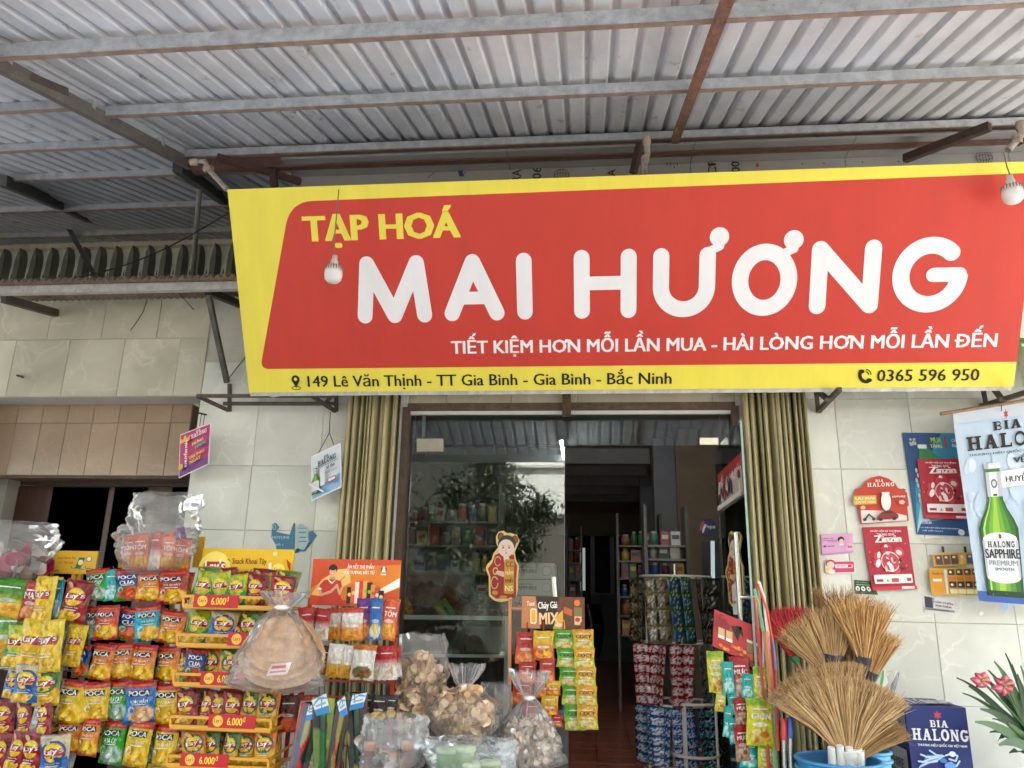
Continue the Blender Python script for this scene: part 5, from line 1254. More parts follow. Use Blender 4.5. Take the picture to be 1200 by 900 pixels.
RP = [(831, 764, 851, 812, 'YG', 0, 'topmost acid yellow pack at the left under the tilted red card'), (838, 806, 850, 834, 'YG', 0, 'small folded yellow pack low at the left under the red card'), (848, 776, 862, 813, 'TL', .04, 'turquoise pack edge at the upper left under the tilted red card'),
 (861, 770, 883, 821, 'TR', .03, 'topmost red and brown pack hanging under the tilted red card'), (870, 790, 883, 818, 'TL', .05, 'curled turquoise corner beside the topmost red pack'), (854, 812, 869, 838, 'TL', .02, 'turquoise pack edge in the middle left of the hanging bundle'), (863, 818, 880, 852, 'TR', .04, 'middle red and brown pack of the hanging bundle'),
 (847, 828, 857, 864, 'TL', .02, 'lower turquoise pack edge at the left of the hanging bundle'), (856, 842, 867, 872, 'TL', .03, 'turquoise pack edge beside the lowest red pack'), (863, 850, 881, 892, 'TR', .05, 'lowest red and brown pack of the hanging bundle'), (867, 868, 889, 900, 'TL', .03, 'lowest turquoise pack of the hanging bundle'),
 (881, 782, 898, 836, 'YG', .05, 'narrow yellow pack hanging directly under the right of the red card'), (875, 819, 908, 874, 'YG', .09, 'largest acid yellow pack at the front of the hanging bundle'), (887, 872, 909, 905, 'YG', .06, 'lowest yellow pack at the bottom edge of the bundle')]
for x0_, y0_, x1_, y1_, k, dy, lb in RP: place(k, (x0_, y0_, x1_, y1_), -.9-dy, 'snack_pack', lb, 'snack pack', 'packs hanging under the red card', depth=.2)
# ================================================================ plastic sacks
def sack(label, box, Y, seed, tied=True, m=None, ry=None, group='clear plastic bags of snacks', neck=.72, cat='plastic bag', cone=False):
    x0_, y0_, x1_, y1_ = box; g_ = (x1_-x0_)*(.09 if tied else .05); x0_ -= g_; x1_ += g_; cx = (x0_+x1_)/2; c = P(cx, (y0_+y1_)/2, Y)
    zt_, zb_ = P(cx, y0_, Y).z, P(cx, y1_, Y).z; rx = (P(x1_, (y0_+y1_)/2, Y).x-P(x0_, (y0_+y1_)/2, Y).x)/2; H_ = zt_-zb_; ry = ry or rx*.7
    t = thing('plastic_bag', label, cat, (c.x, Y, zb_), group)
    nx, nz = 56, 40; q = MB()
    def fn(u, v):
        a = 2*pi*u
        if tied:
            if v < neck: r = sin(pi*min(1, .08+.92*(v/neck)))**.55 if v/neck < .5 else max(.13, cos((v/neck-.5)*pi*.96))**.8
            else: r = .13+.42*((v-neck)/(1-neck))**.8
            if cone and v < neck:
                f_ = v/neck; r = min(1.05*(f_/.1+.02)**.45 if f_ < .1 else 9, 1.02*(1-max(0, f_-.12)/.88)**.72+.12)
        else: r = sin(pi*(.06+.6*v))**.5*(1-.12*v)
        pl = (1+.16*sin(a*9+seed)+.1*sin(a*17+seed*2)) if (tied and v > neck*.6) else 1
        d = Vector((cos(a), sin(a), v*2.2)); n_ = noise.noise(d*1.7+Vector((seed, 0, 0)))*.22+abs(noise.noise(d*3.6+Vector((0, seed, 0))))*.2+abs(noise.noise(d*8+Vector((0, seed, 3))))*.08
        r = r*pl*(.88+n_)
        zz = zb_+H_*(v+.03*noise.noise(d*3+Vector((seed, 1, 1))))
        return Vector((c.x+rx*r*cos(a), Y+ry*r*sin(a), zz))
    q.grid(fn, nx, nz, (.9, .9, .9))
    q.build('film', m or M_FILM, t)
    if tied:
        zk = zb_+H_*neck; q = MB(); q.lathe([(rx*.1, -.012), (rx*.17, 0), (rx*.1, .012)], (c.x, Y, zk), 'e0dcd4', 14); q.build('knot', M_PLASTIC, t)
    return t, c, rx, ry, zb_, H_
def shards(name, label, c, r, n, size, cols, seed, m=None, curl=.3, parent=None, cat='snacks'):
    rr = random.Random(seed); q = MB()
    for _ in range(n):
        while True:
            p = Vector((rr.uniform(-1, 1), rr.uniform(-1, 1), rr.uniform(-1, 1)))
            if p.length < 1: break
        p = Vector((p.x*r[0], p.y*r[1], p.z*r[2]))+Vector(c)
        s_ = size*rr.uniform(.6, 1.3); M_ = Matrix.Rotation(rr.uniform(0, 6.3), 3, 'Z') @ Matrix.Rotation(rr.uniform(0, 3.1), 3, 'X') @ Matrix.Rotation(rr.uniform(0, 3), 3, 'Y')
        k = 7; vs = [p+M_ @ Vector((0, 0, s_*curl*.4))]+[p+M_ @ Vector((s_*cos(2*pi*i/k)*rr.uniform(.8, 1.1), s_*sin(2*pi*i/k)*rr.uniform(.8, 1.1), -s_*curl*rr.uniform(-.2, .6))) for i in range(k)]
        q.add(vs, [(0, 1+i, 1+(i+1) % k) for i in range(k)], rr.choice(cols), True)
    return q.build(name, m or M_FOOD, parent, label, cat if parent is None else None, None, 'stuff', origin=c)
TAN = ['d8b488', 'c8a078', 'e4c8a0', 'b88e64']
# big bag of rice crackers
t, c, rx, ry, zb_, H_ = sack('big knotted clear bag of speckled tan rice crackers before the yellow shelf', (280, 693, 374, 812), -1.5, 2.2, neck=.84, ry=.14, cone=True)
for k in range(6):
    q = MB(); cc = Vector((c.x+.004*k-.01, -1.42-.022*k, zb_+H_*.34+.012*k)); R_ = rx*(.9-.06*k)
    n_ = Vector((.08*sin(k*2), -1, .12+.05*cos(k*3))).normalized(); m3 = n_.to_track_quat('Z', 'Y').to_matrix()
    q.grid(lambda u, v: cc+m3 @ Vector((R_*u*cos(2*pi*v)*(1.04-.16*max(0, sin(2*pi*v))+.05*noise.noise(Vector((cos(2*pi*v)*2, sin(2*pi*v)*2, k)))), R_*u*sin(2*pi*v)*(.92 if sin(2*pi*v) > 0 else .7), .012*noise.noise(Vector((u*cos(2*pi*v)*4, u*sin(2*pi*v)*4, k*3))))), 14, 40, ('cca078', 'c0946c')[k % 2])
    q.build('rice_cracker', M_FOOD, None, ('rearmost', 'second from the back', 'third from the back', 'third from the front', 'second from the front', 'frontmost')[k]+' of the large round speckled crackers in the big knotted bag', 'cracker', 'rice crackers in the big knotted bag', origin=cc)
qb(None, 'paper_label', [(318, 778), (342, 776), (336, 790), (312, 792)], -1.62, 'd8c4c0', lambda a: (a.rect(.1, .55, .8, .8, 'b84a44'), a.rect(.1, .2, .9, .35, 'b86a64')), label='small pinkish paper label on the front of the big cracker bag', cat='label', origin=P(327, 784, -1.62))
SK = [('tall clear bag of pale puffed crackers left of the knotted one before the cabinet', (462, 742, 524, 856), -.95, 3.1, False, TAN, .34, .5, .026, 650),
 ('knotted clear bag of tan prawn crackers in the middle before the cabinet', (508, 778, 580, 872), -1.15, 4.4, True, TAN, .36, .4, .024, 700),
 ('knotted clear bag of white puffed crackers below the hanging packets', (584, 786, 656, 902), -1.1, 5.7, True, ['dccab6', 'e8dccb', 'c8b4a0', 'd8bca0'], .3, .3, .017, 900)]
for lb, box, Y, sd, tied, cols_, cy, chh, sz, n in SK:
    t, c, rx, ry, zb_, H_ = sack(lb, box, Y, sd, tied, neck=.72 if tied else .9, cone=(sd == 5.7))
    shards('crackers', 'heap of thin curled crackers filling the '+('bag below the hanging packets' if sd == 5.7 else 'knotted middle bag' if tied else 'tall bag left of the knotted one'), (c.x, Y, zb_+H_*(cy-.04*(sd == 5.7))), (rx*.86, ry*.8, H_*chh*.92), n, sz, cols_, int(sd*10))
t, c, rx, ry, zb_, H_ = sack('open clear bag of brown sausage jars at the bottom centre', (418, 838, 502, 925), -1.35, 6.3, False, M_FILM2)
for k, (px, py) in enumerate(((434, 868), (462, 880), (478, 868))):
    a = P(px, py, -1.33); tj = thing('sausage_jar', ('brown sausage jar with tan lid at the left of the open bag', 'dark sausage jar with low tan lid in the middle of the open bag', 'small brown jar at the right of the open bag')[k], 'jar', a)
    q = MB(); q.lathe([(.0, .0), (.03, 0), (.032, -.01), (.032, -.04), (.028, -.045)], a, 'b07a58', 16); q.build('lid', M_PLASTIC, tj)
    q = MB(); q.lathe([(.027, -.045), (.03, -.07), (.026, -.1), (.03, -.13), (.026, -.16), (.03, -.22), (.0, -.22)], a, '6a3a34', 16); q.build('body', M_PLASTIC, tj)
shards('wrapped_sweets', 'dark wrapped sweets lying in the open clear bag', (c.x+.04, -1.33, zb_+H_*.3), (rx*.6, ry*.5, H_*.22), 90, .03, ['4a4448', '6a625c', 'c8c4c0', '8a6a50'], 9, M_FOIL)
t, c, rx, ry, zb_, H_ = sack('low clear bag of light green pots at the bottom centre', (498, 866, 608, 935), -1.45, 7.9, False, M_FILM2)
q = None
for k, (px, py, r) in enumerate(((525, 876, .06), (545, 874, .055), (552, 892, .06), (575, 890, .05))):
    a = P(px, py, -1.46); q = MB(); q.lathe([(0, .0), (r*.9, 0), (r, -.006), (r, -.02), (r*.94, -.022)], a, 'a8b890', 22); q.lathe([(r*.94, -.022), (r*.85, -.1), (0, -.1)], a, '6a8a4c', 22)
    q.build('green_pot', M_PLASTIC, None, ('leftmost green lidded pot in the low bag', 'second green lidded pot, touching the leftmost one', 'green lidded pot in front of the other two', 'rightmost green pot half under crumpled film')[k], 'pot', 'green pots in the low clear bag', origin=a)
t, c, rx, ry, zb_, H_ = sack('large clear bag of pink and white packets at the far left edge', (-30, 612, 62, 684), -1.15, 8.8, False, M_FILM)
shards('pink_packets', 'pink and cream packets inside the far left clear bag', (c.x-.02, -1.12, zb_+H_*.32), (rx*.8, ry*.6, H_*.26), 60, .055, ['b83a5c', 'd8c8b8', 'c8a890', '9a2c48', 'd8d0c8'], 5, M_FOIL)
t, c, rx, ry, zb_, H_ = sack('clear bag of orange red packets on the second rack', (134, 616, 226, 674), -1.12, 9.6, False, M_FILM)
for k, (px0, px1, py0, kk) in enumerate(((141, 158, 628, 'OR'), (155, 172, 626, 'OR'), (172, 188, 624, 'WR'), (186, 203, 628, 'OR'), (200, 221, 632, 'OR'))):
    place(kk, (px0, py0, px1, 668), -1.1, 'snack_pack', f'orange red packet, {ordn(k, 5)} inside the bag on the second rack', 'snack pack', 'orange packets in the bag', depth=.35)
place('PU', (182, 618, 214, 640), -1.08, 'snack_pack', 'pink and blue packet lying on top inside the bag on the second rack', 'snack pack', depth=.4, roll=1.2)
sack('empty crumpled clear bag above the bag of orange packets', (150, 578, 236, 650), -1.0, 11.3, False, M_FILM, ry=.12)
sack('clear bag filled with pale snacks behind the middle bags', (560, 800, 600, 880), -.95, 12.4, False, M_FILM)
sack('loose crumpled clear bag between the middle bags', (478, 838, 560, 905), -1.05, 13.4, False, M_FILM)
shards('brown_snacks', 'brown curled snacks in the loose bag between the middle bags', P(510, 868, -1.02), (.12, .1, .09), 90, .03, ['8a6a50', '6a4a3a', 'b89a80'], 6)
sack('pinkish clear bag at the bottom edge beside the yellow shelf', (330, 892, 376, 930), -1.2, 14.4, False, M_FILM2)
# ---------------------------------------------------------------- folded umbrellas with card headers
UM = [(352, 380, 824, 'c84a4a', '6a7a8a', 'leftmost'), (366, 392, 818, '2f6a3c', '8aa04c', 'second from left'), (384, 402, 822, '3a3432', '4a443f', 'third from left'), (394, 412, 820, 'c86a3c', '4a3a44', 'fourth from left'), (404, 430, 812, '2c4a34', '2a2a2a', 'rightmost')]
for i, (x0_, x1_, yt, c1, c2, w_) in enumerate(UM):
    Y = -1.28-.03*(i % 2); a = P((x0_+x1_)/2, yt+14, Y); t = thing('folded_umbrella', f'{w_} folded umbrella with blue and white card header hanging on the red rack', 'umbrella', a, 'folded umbrellas hanging on the red rack')
    W_ = (P(x1_, yt, Y).x-P(x0_, yt, Y).x)/2; q = MB(); zz = P(0, 920, Y).z
    zb2 = P((x0_+x1_)/2, 930, Y).z; lean = (.07, -.02, -.05, .05, -.04)[i]
    c1l, c2l, c3 = lin(c1), lin(c2), lin('c8c060')
    def cf_(u, v):
        k = int(u*8) % 4
        n_ = noise.noise(Vector((u*6+i*3, v*3.5, i)))
        dk = lin(('2c2a2c', '3a4a3c', '5a3a44')[(i+int(u*8)) % 3])
        if n_ > .25: return mixc(c2l, c3, .5)
        if n_ < -.2: return dk
        return c1l if k in (0, 2) else mixc(c2l, dk, .4)
    q.grid(lambda u, v: Vector((a.x-lean*(1-v)+W_*(.55+.35*v)*cos(2*pi*u)*(1+.22*sin(10*pi*u+v*3)), Y+W_*.6*sin(2*pi*u)*(1+.22*sin(10*pi*u+v*3)), zb2+(a.z+.06-zb2)*v)), 40, 26, cf_, flip=True)
    q.build('canopy_cloth', M_FOIL, t)
    def he(ar): ar.rect(0, .0, 1, .38, '2f7ab0'); ar.text('UMBRELLA', .15, .45, .85, .6, '2a5a8a', .03) if False else ar.rect(.15, .5, .85, .62, '8a9ab0'); ar.poly([(0, .7), (.5, 1), (1, .8), (1, .72), (.5, .85), (0, .62)], '4a94c4')
    sk_ = (6, -5, 3, -3, 5)[i]; qb(t, 'card_header', [(x0_+4+sk_, yt+3), (x1_-5+sk_, yt-3+sk_*.5), (x1_-5, yt+17), (x0_+5, yt+21)], Y-W_*.72, 'd4d8dc', he)
# ================================================================ display cabinet and things inside the shop front
cb = thing('display_cabinet', 'low aluminium framed glass display cabinet behind the entrance glass', 'cabinet', (P(535, 780, .3).x, .3, FLOORZ))
def cbar(name, x0_, y0_, x1_, y1_, Y=.2, w_=.025): frame_bar(name, P(x0_, y0_, Y), P(x1_, y1_, Y), w_, 'e6e9e4', cb, M_PLASTIC)
cbar('top_rail', 466, 723, 597, 724.5, .2, .03); cbar('stile', 594.5, 724, 591, 900, .2, .03); cbar('middle_rail', 468, 768, 593, 769, .2, .02); cbar('stile', 470, 724, 466, 900)
a, b_ = P(545, 734, .5), P(589, 765, .5); q = MB(); q.box(((a.x+b_.x)/2, .5, (a.z+b_.z)/2), (b_.x-a.x, .02, a.z-b_.z), 'c4c8c4'); q.build('back_panel', M_PLASTIC, cb)
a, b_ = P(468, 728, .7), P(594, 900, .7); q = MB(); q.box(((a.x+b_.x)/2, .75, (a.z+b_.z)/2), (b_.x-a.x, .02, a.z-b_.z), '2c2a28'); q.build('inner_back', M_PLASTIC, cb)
a = P(468, 724, .2); b_ = P(595, 724, .2); q = MB(); q.box(((a.x+b_.x)/2, .46, a.z-.005), (b_.x-a.x, .5, .01), 'ffffff'); q.build('glass_top', M_GLASS, cb)
q = MB(); A_, B_ = P(470, 770, .2), P(593, 900, .2); q.box(((A_.x+B_.x)/2, .215, (a.z+B_.z)/2), (B_.x-A_.x, .005, a.z-B_.z), 'ffffff'); q.build('front_glass', M_GLASS, cb)
shards('cabinet_goods', 'jumbled small goods inside the display cabinet', P(515, 750, .45), (.3, .14, .12), 60, .06, ['6a6862', '8a8880', '4a4844', '9a8a70'], 21, M_FOIL)
shards('shelf_packets', 'crumpled dark packets piled on the cabinet top', P(508, 705, .4), (.3, .15, .1), 120, .06, ['4a3a34', '6a4a3c', '5a5a50', '7a5a40', '8a8478'], 22, M_FOIL)
sack('dark crumpled clear bag on top of the display cabinet', (470, 668, 530, 724), .35, 15.2, False, M_FILM)
sack('pointed clear bag at the right on top of the display cabinet', (520, 664, 556, 724), .38, 16.2, False, M_FILM)
place('CG', (502, 704, 527, 722), .25, 'snack_pack', 'bright green packet lying on the cabinet top', 'snack pack', roll=.9)
place('YM', (473, 700, 487, 722), .25, 'snack_pack', 'yellow packet standing on the cabinet top at the left', 'snack pack', roll=-.5)
for k in range(6):
    place('SV', (554+(k % 3)*15, 694+(k//3)*13, 570+(k % 3)*15, 708+(k//3)*13), .3-.02*(k//3), 'snack_pack', f'white wrapped packet by the child sticker, {("left", "middle", "right")[k % 3]} of the {("upper", "lower")[k//3]} row', 'snack pack', 'wrapped packets by the sticker', depth=.5, yaw=0)
def carton(label, box, Y, dep, col, draw, group=None):
    a, b_ = P(box[0], box[3], Y), P(box[2], box[1], Y); t = thing('beer_carton', label, 'carton', (a.x, Y, a.z), group); w_, h_ = b_.x-a.x, b_.z-a.z
    q = MB(); q.box(((a.x+b_.x)/2, Y+dep/2, (a.z+b_.z)/2), (w_, dep, h_), col); q.build('box', M_CARD, t)
    ar = Art(); draw(ar, w_, h_); q = MB(); ar.lay(q, lambda x_, y_, z_: (a.x+x_, Y-z_, a.z+y_)); q.build('print', M_CARD, t)
    return t, a, b_
def cdr(a, w, h): a.text('HALONG', w*.2, h*.66, w*.5, h*.78, '4a4c4c', .02); a.text('SAPPHIRE', w*.1, h*.36, w*.6, h*.6, '3a3c3c', .03); a.disc(w*.82, h*.5, h*.32, '8f9494'); a.disc(w*.82, h*.5, h*.26, 'b8bcba')
for k, (y0_, y1_) in enumerate(((660, 678), (680, 697), (699, 716))):
    carton(('topmost', 'second', 'third')[k]+' grey beer carton stacked inside behind the entrance glass', (598, y0_, 650, y1_), .6, .4, 'b0b3b0', cdr, 'grey beer cartons stacked inside')
# ---------------------------------------------------------------- shelves with goods in the dark
OX = ORD+['eleventh', 'twelfth', 'thirteenth', 'fourteenth', 'fifteenth', 'sixteenth', 'seventeenth', 'eighteenth', 'nineteenth', 'twentieth']
CN = {'b03a34': 'red', 'c8b04c': 'mustard', '4a64a0': 'blue', '8a857c': 'grey', 'b8744c': 'light brown', '4a8a54': 'green', 'd8c8a8': 'beige', '9a4a64': 'plum', '6a6a68': 'charcoal', 'd0cec4': 'pale grey', '7a2c28': 'dark red', '8a7a3c': 'mustard', '3a4a6a': 'slate blue', '5a5650': 'grey', '8a5a3c': 'brown', '3a5a3c': 'dark green', 'a89a80': 'beige', '6a3a4a': 'plum', '4a4a48': 'charcoal', '9a9890': 'pale grey', '8a3a5a': 'magenta', '3a5a9a': 'blue', 'c8c4bc': 'off white', '4a8a7a': 'teal', 'c8a83c': 'gold', 'b04a5a': 'pink', '2f3a5a': 'navy', 'e0dcd4': 'white'}
def shelfunit(label, X0, X1, Y, zs_, seed, cols_, hmax=.28):
    rr = random.Random(seed); t = thing('shelf_unit', label, 'shelf', ((X0+X1)/2, Y, FLOORZ))
    for z_ in zs_:
        q = MB(); q.box(((X0+X1)/2, Y+.15, z_), (X1-X0, .34, .02), '8a857c'); q.build('board', M_PLASTIC, t)
    for x_ in (X0, X1):
        q = MB(); q.box((x_, Y+.15, (FLOORZ+zs_[-1])/2+.2), (.03, .34, zs_[-1]-FLOORZ+.4), '6a6862'); q.build('side', M_PLASTIC, t)
    for z_ in zs_:
        x_ = X0+.04; n__ = 0
        while x_ < X1-.1:
            w_ = rr.uniform(.06, .13); h_ = rr.uniform(.1, hmax); c_ = rr.choice(cols_)
            q = MB()
            if rr.random() < .5:
                q.box((x_+w_/2, Y+.1, z_+.012+h_/2), (w_*.94, .12, h_), c_); q.box((x_+w_/2, Y+.038, z_+.012+h_*.6), (w_*.7, .004, h_*.3), rr.choice(['d8d4c8', 'c8b050', 'b03a30', '3a5a8a']))
            else:
                r_ = w_*.46; q.lathe([(0, 0), (r_, 0), (r_, h_*.7), (r_*.6, h_*.8), (r_*.6, h_*.84)], (x_+w_/2, Y+.1, z_+.012), c_, 12); q.lathe([(r_*.66, h_*.84), (r_*.66, h_), (0, h_)], (x_+w_/2, Y+.1, z_+.012), 'd0ccc4', 12)
            n__ += 1
            q.build('packaged_goods', M_PLASTIC, None, f'{CN[c_]} packaged goods, {OX[min(n__, 20)-1]} from left, {("lowest", "second lowest", "middle", "upper", "topmost", "highest")[zs_.index(z_)]} board of {label.split(" with")[0].split(" beyond")[0].split(" right of")[0].split(" above")[0]}', 'goods', 'goods on the '+label.split(' with')[0], origin=(x_+w_/2, Y, z_+.012))
            x_ += w_+.008
DIM = ['b03a34', 'c8b04c', '4a64a0', '8a857c', 'b8744c', '4a8a54', 'd8c8a8', '9a4a64', '6a6a68', 'd0cec4']
zz = [P(540, y_, 2.2).z for y_ in (700, 672, 640, 612)]
shelfunit('dark left shelf unit with jars', -2.5, P(585, 650, 2.2).x, 2.2, zz, 31, DIM, .2)
shelfunit('far shelf unit beyond the doorway with boxes', P(664, 650, 8).x, P(678, 650, 8).x+.05, 8, [P(670, y_, 8).z for y_ in (720, 700, 680, 660, 645)], 32, DIM, .3)
shelfunit('middle shelf unit right of the aisle with bottles', P(724, 650, 4.2).x, P(775, 650, 4.2).x, 4.2, [P(740, y_, 4.2).z for y_ in (745, 722, 700, 678, 658, 640)], 33, DIM, .2)
shelfunit('right shelf unit above the carousel with tubs', P(757, 650, 2.2).x, P(806, 650, 2.2).x, 2.2, [P(780, y_, 2.2).z for y_ in (696, 677, 656, 640)], 34, ['8a3a5a', '3a5a9a', 'c8c4bc', '4a8a7a', 'c8a83c', 'b04a5a', '2f3a5a', 'e0dcd4'], .14)
# ---------------------------------------------------------------- carousel of sachet strips
cc = Vector((P(794, 760, .95).x, .95, 0)); RC = .31
cr = thing('sachet_carousel', 'white tubular carousel rack hung with rows of sachet strips inside the doorway', 'rack', (cc.x, cc.y, FLOORZ))
zr = [P(794, y_, .95).z for y_ in (676, 752, 823, 893)]
for z_ in zr+[FLOORZ+.03]:
    q = MB(); q.tube([(cc.x+(RC-.03)*cos(k*pi/16), cc.y+(RC-.03)*sin(k*pi/16), z_) for k in range(33)], .009, 'd4d0c6', 8, False); q.build('ring', M_PLASTIC, cr)
for k in range(6):
    a = k*pi/3+.5; q = MB(); q.tube([(cc.x+(RC-.03)*cos(a), cc.y+(RC-.03)*sin(a), FLOORZ), (cc.x+(RC-.03)*cos(a), cc.y+(RC-.03)*sin(a), zr[0])], .009, 'd4d0c6', 8); q.build('upright', M_PLASTIC, cr)
q = MB(); q.tube([(cc.x, cc.y, FLOORZ), (cc.x, cc.y, zr[0]+.1)], .02, 'b8b4ac', 10); q.build('centre_pole', M_METAL, cr)
ar_ = P(826, 822, .6); q = MB(); R2 = .17; c2 = Vector((P(815, 822, .62).x, .75, 0))
TIER = [(['3a7aa8', '8a7a54', '8a7a54', '3f6a3c', '2c2c28', '2c2c28', '5a5a44'], ['c8922c', '3a2a24', '3a2a24', '2f4a84', '5a5a50', '4a4a44', '8a8a70'], 'olive and gold'), (['7a1018', '8a141c', 'a0141c', 'a0141c', '7a7a7c', '7a7a7c', '6a6a60'], ['3a1418', 'c8b4b4', 'd8c8c8', 'd0c0c0', '3a3a3c', '3a3a3c', '4a4a44'], 'red and grey'), (['24486a', '2c5a8a', '2f6ab0', '2a64b4', '1c1c20', '16161a', '2c2c30'], ['6a8aa8', 'b8c4d0', 'd8dce0', 'c8ccd4', '3a8a9a', '4a4a50', '5a5a5c'], 'blue and black')]
for ti, (c1s, c2s, nm) in enumerate(TIER):
    zt_, zb_ = zr[ti]-.01, zr[ti+1]+.0
    for k in range(14):
        a = -pi/2+(k-6.5)*.30; c1, c2_ = c1s[min(6, max(0, int((k)*7/14)))], c2s[min(6, max(0, int(k*7/14)))]
        t = thing('sachet_strip', f'{nm} sachet strip, {(ORD+["eleventh", "twelfth", "thirteenth", "fourteenth"])[k]} round the {("top", "middle", "bottom")[ti]} carousel ring', 'sachet strip', (cc.x+RC*cos(a), cc.y+RC*sin(a), zt_), f'sachet strips on the {("top", "middle", "bottom")[ti]} ring')
        tx = Vector((-sin(a), cos(a), 0)); nn = Vector((cos(a), sin(a), 0)); n_ = (4, 6, 6)[ti]; hh = (zt_-zb_)/n_; rk_ = RB.uniform(-.045, .03); tl_ = RB.uniform(-.3, .3); l1, l2 = lin(c1), lin(c2_)
        for j in range(n_):
            q = MB(); zc = zt_-hh*(j+1); rj = RB.uniform(-.006, .006)
            q.grid(lambda u, v: Vector((cc.x, cc.y, 0))+nn*(RC+rj+rk_+.02*bulge(u, v)+tl_*(u-.5)*.086*4+.004*noise.noise(Vector((u*5, v*5, k+j*3+ti))))+tx*((u-.5)*.094+tl_*(zc+hh*v-zt_)*.35)+Vector((0, 0, zc+hh*v)), 10, 9, lambda u, v: (lin('d8d4cc') if noise.noise(Vector((u*9+j, v*9, k+3))) > .32 else l2 if noise.noise(Vector((u*5, v*5, k+ti*7))) > -.02 and .12 < v < .85 else mixc(l1, '101010', .5) if (v < .1 or noise.noise(Vector((u*7, v*4+5, k))) < -.3) else l1), flip=False)  # pale noise patches are silvery highlights put into the colour
            q.build('sachet', M_FOIL, t)
# second little stand in front right (white wire stool)
q = None
st_ = thing('wire_stand', 'low white tubular stand beside the carousel', 'stand', (c2.x, c2.y, FLOORZ))
for z_ in (P(815, 826, .6).z, P(815, 888, .6).z):
    q = MB(); q.tube([(c2.x+R2*cos(k*pi/12), c2.y+R2*sin(k*pi/12), z_) for k in range(25)], .011, 'd4d0c6', 8, False); q.build('ring', M_PLASTIC, st_)
for k in range(4):
    a = k*pi/2-.5; q = MB(); q.tube([(c2.x+R2*cos(a), c2.y+R2*sin(a), FLOORZ), (c2.x+R2*cos(a), c2.y+R2*sin(a), P(815, 826, .6).z)], .01, 'd4d0c6', 8); q.build('upright', M_PLASTIC, st_)
# drinks fridge seen behind the open leaf
fr = thing('drinks_fridge', 'tall drinks fridge with round blue red and white logo and lit edge', 'fridge', (P(838, 700, 1.0).x, 1.0, FLOORZ))
a, b_ = P(830, 630, 1.0), P(870, 700, 1.0)
q = MB(); q.box(((a.x+b_.x)/2+.02, 1.3, (FLOORZ+a.z)/2), (b_.x-a.x, .55, a.z-FLOORZ), '2c3036'); q.build('body', M_PLASTIC, fr)
frame_bar('lit_edge', P(835, 634, .98), P(836, 716, .98), .028, 'b8c4c8', fr, emit_mat('fridge_light', (.7, .85, .9), .07, .3))
q = MB(); ar = Art(); c_ = P(829, 618, .99); ar.disc(0, 0, .075, '1c2456'); ar.disc(-.042, .012, .014, 'b8302c', .045, 12, -.3); ar.disc(-.03, -.012, .008, 'e0e0e4', .04, 12, -.3); ar.text('Pepsi', -.02, -.018, .06, .022, 'd8dce4', .04); ar.lay(q, lambda x_, y_, z_: (c_.x+x_, .985-z_, c_.z+y_))
q.lathe([(.075, 0), (.075, .03)], (c_.x, .99, c_.z), '1c2456', 20, axis=(0, 1, 0)); q.build('round_logo', M_PLASTIC, fr)
q = MB(); q.poly([LF(leafhit(862, 700)[0], leafhit(864, 720)[1], .02), LF(leafhit(868, 700)[0], leafhit(864, 720)[1], .02), LF(leafhit(867.5, 700)[0], leafhit(864, 682)[1], .02), LF(leafhit(862, 700)[0], leafhit(864, 686)[1], .02)], 'd8d4d0'); q.build('pull_label', M_PAPER, gl)
# an office chair back in the dark aisle
q = MB(); q.grid(lambda u, v: P(672+u*30+6*sin(v*3), 770-v*62, 6.0)+Vector((0, -.2*sin(pi*u), 0)), 8, 8, '101010')
q.build('draped_chair', M_PLASTIC, None, 'black draped chair standing in the dark aisle', 'chair', origin=P(690, 740, 6))
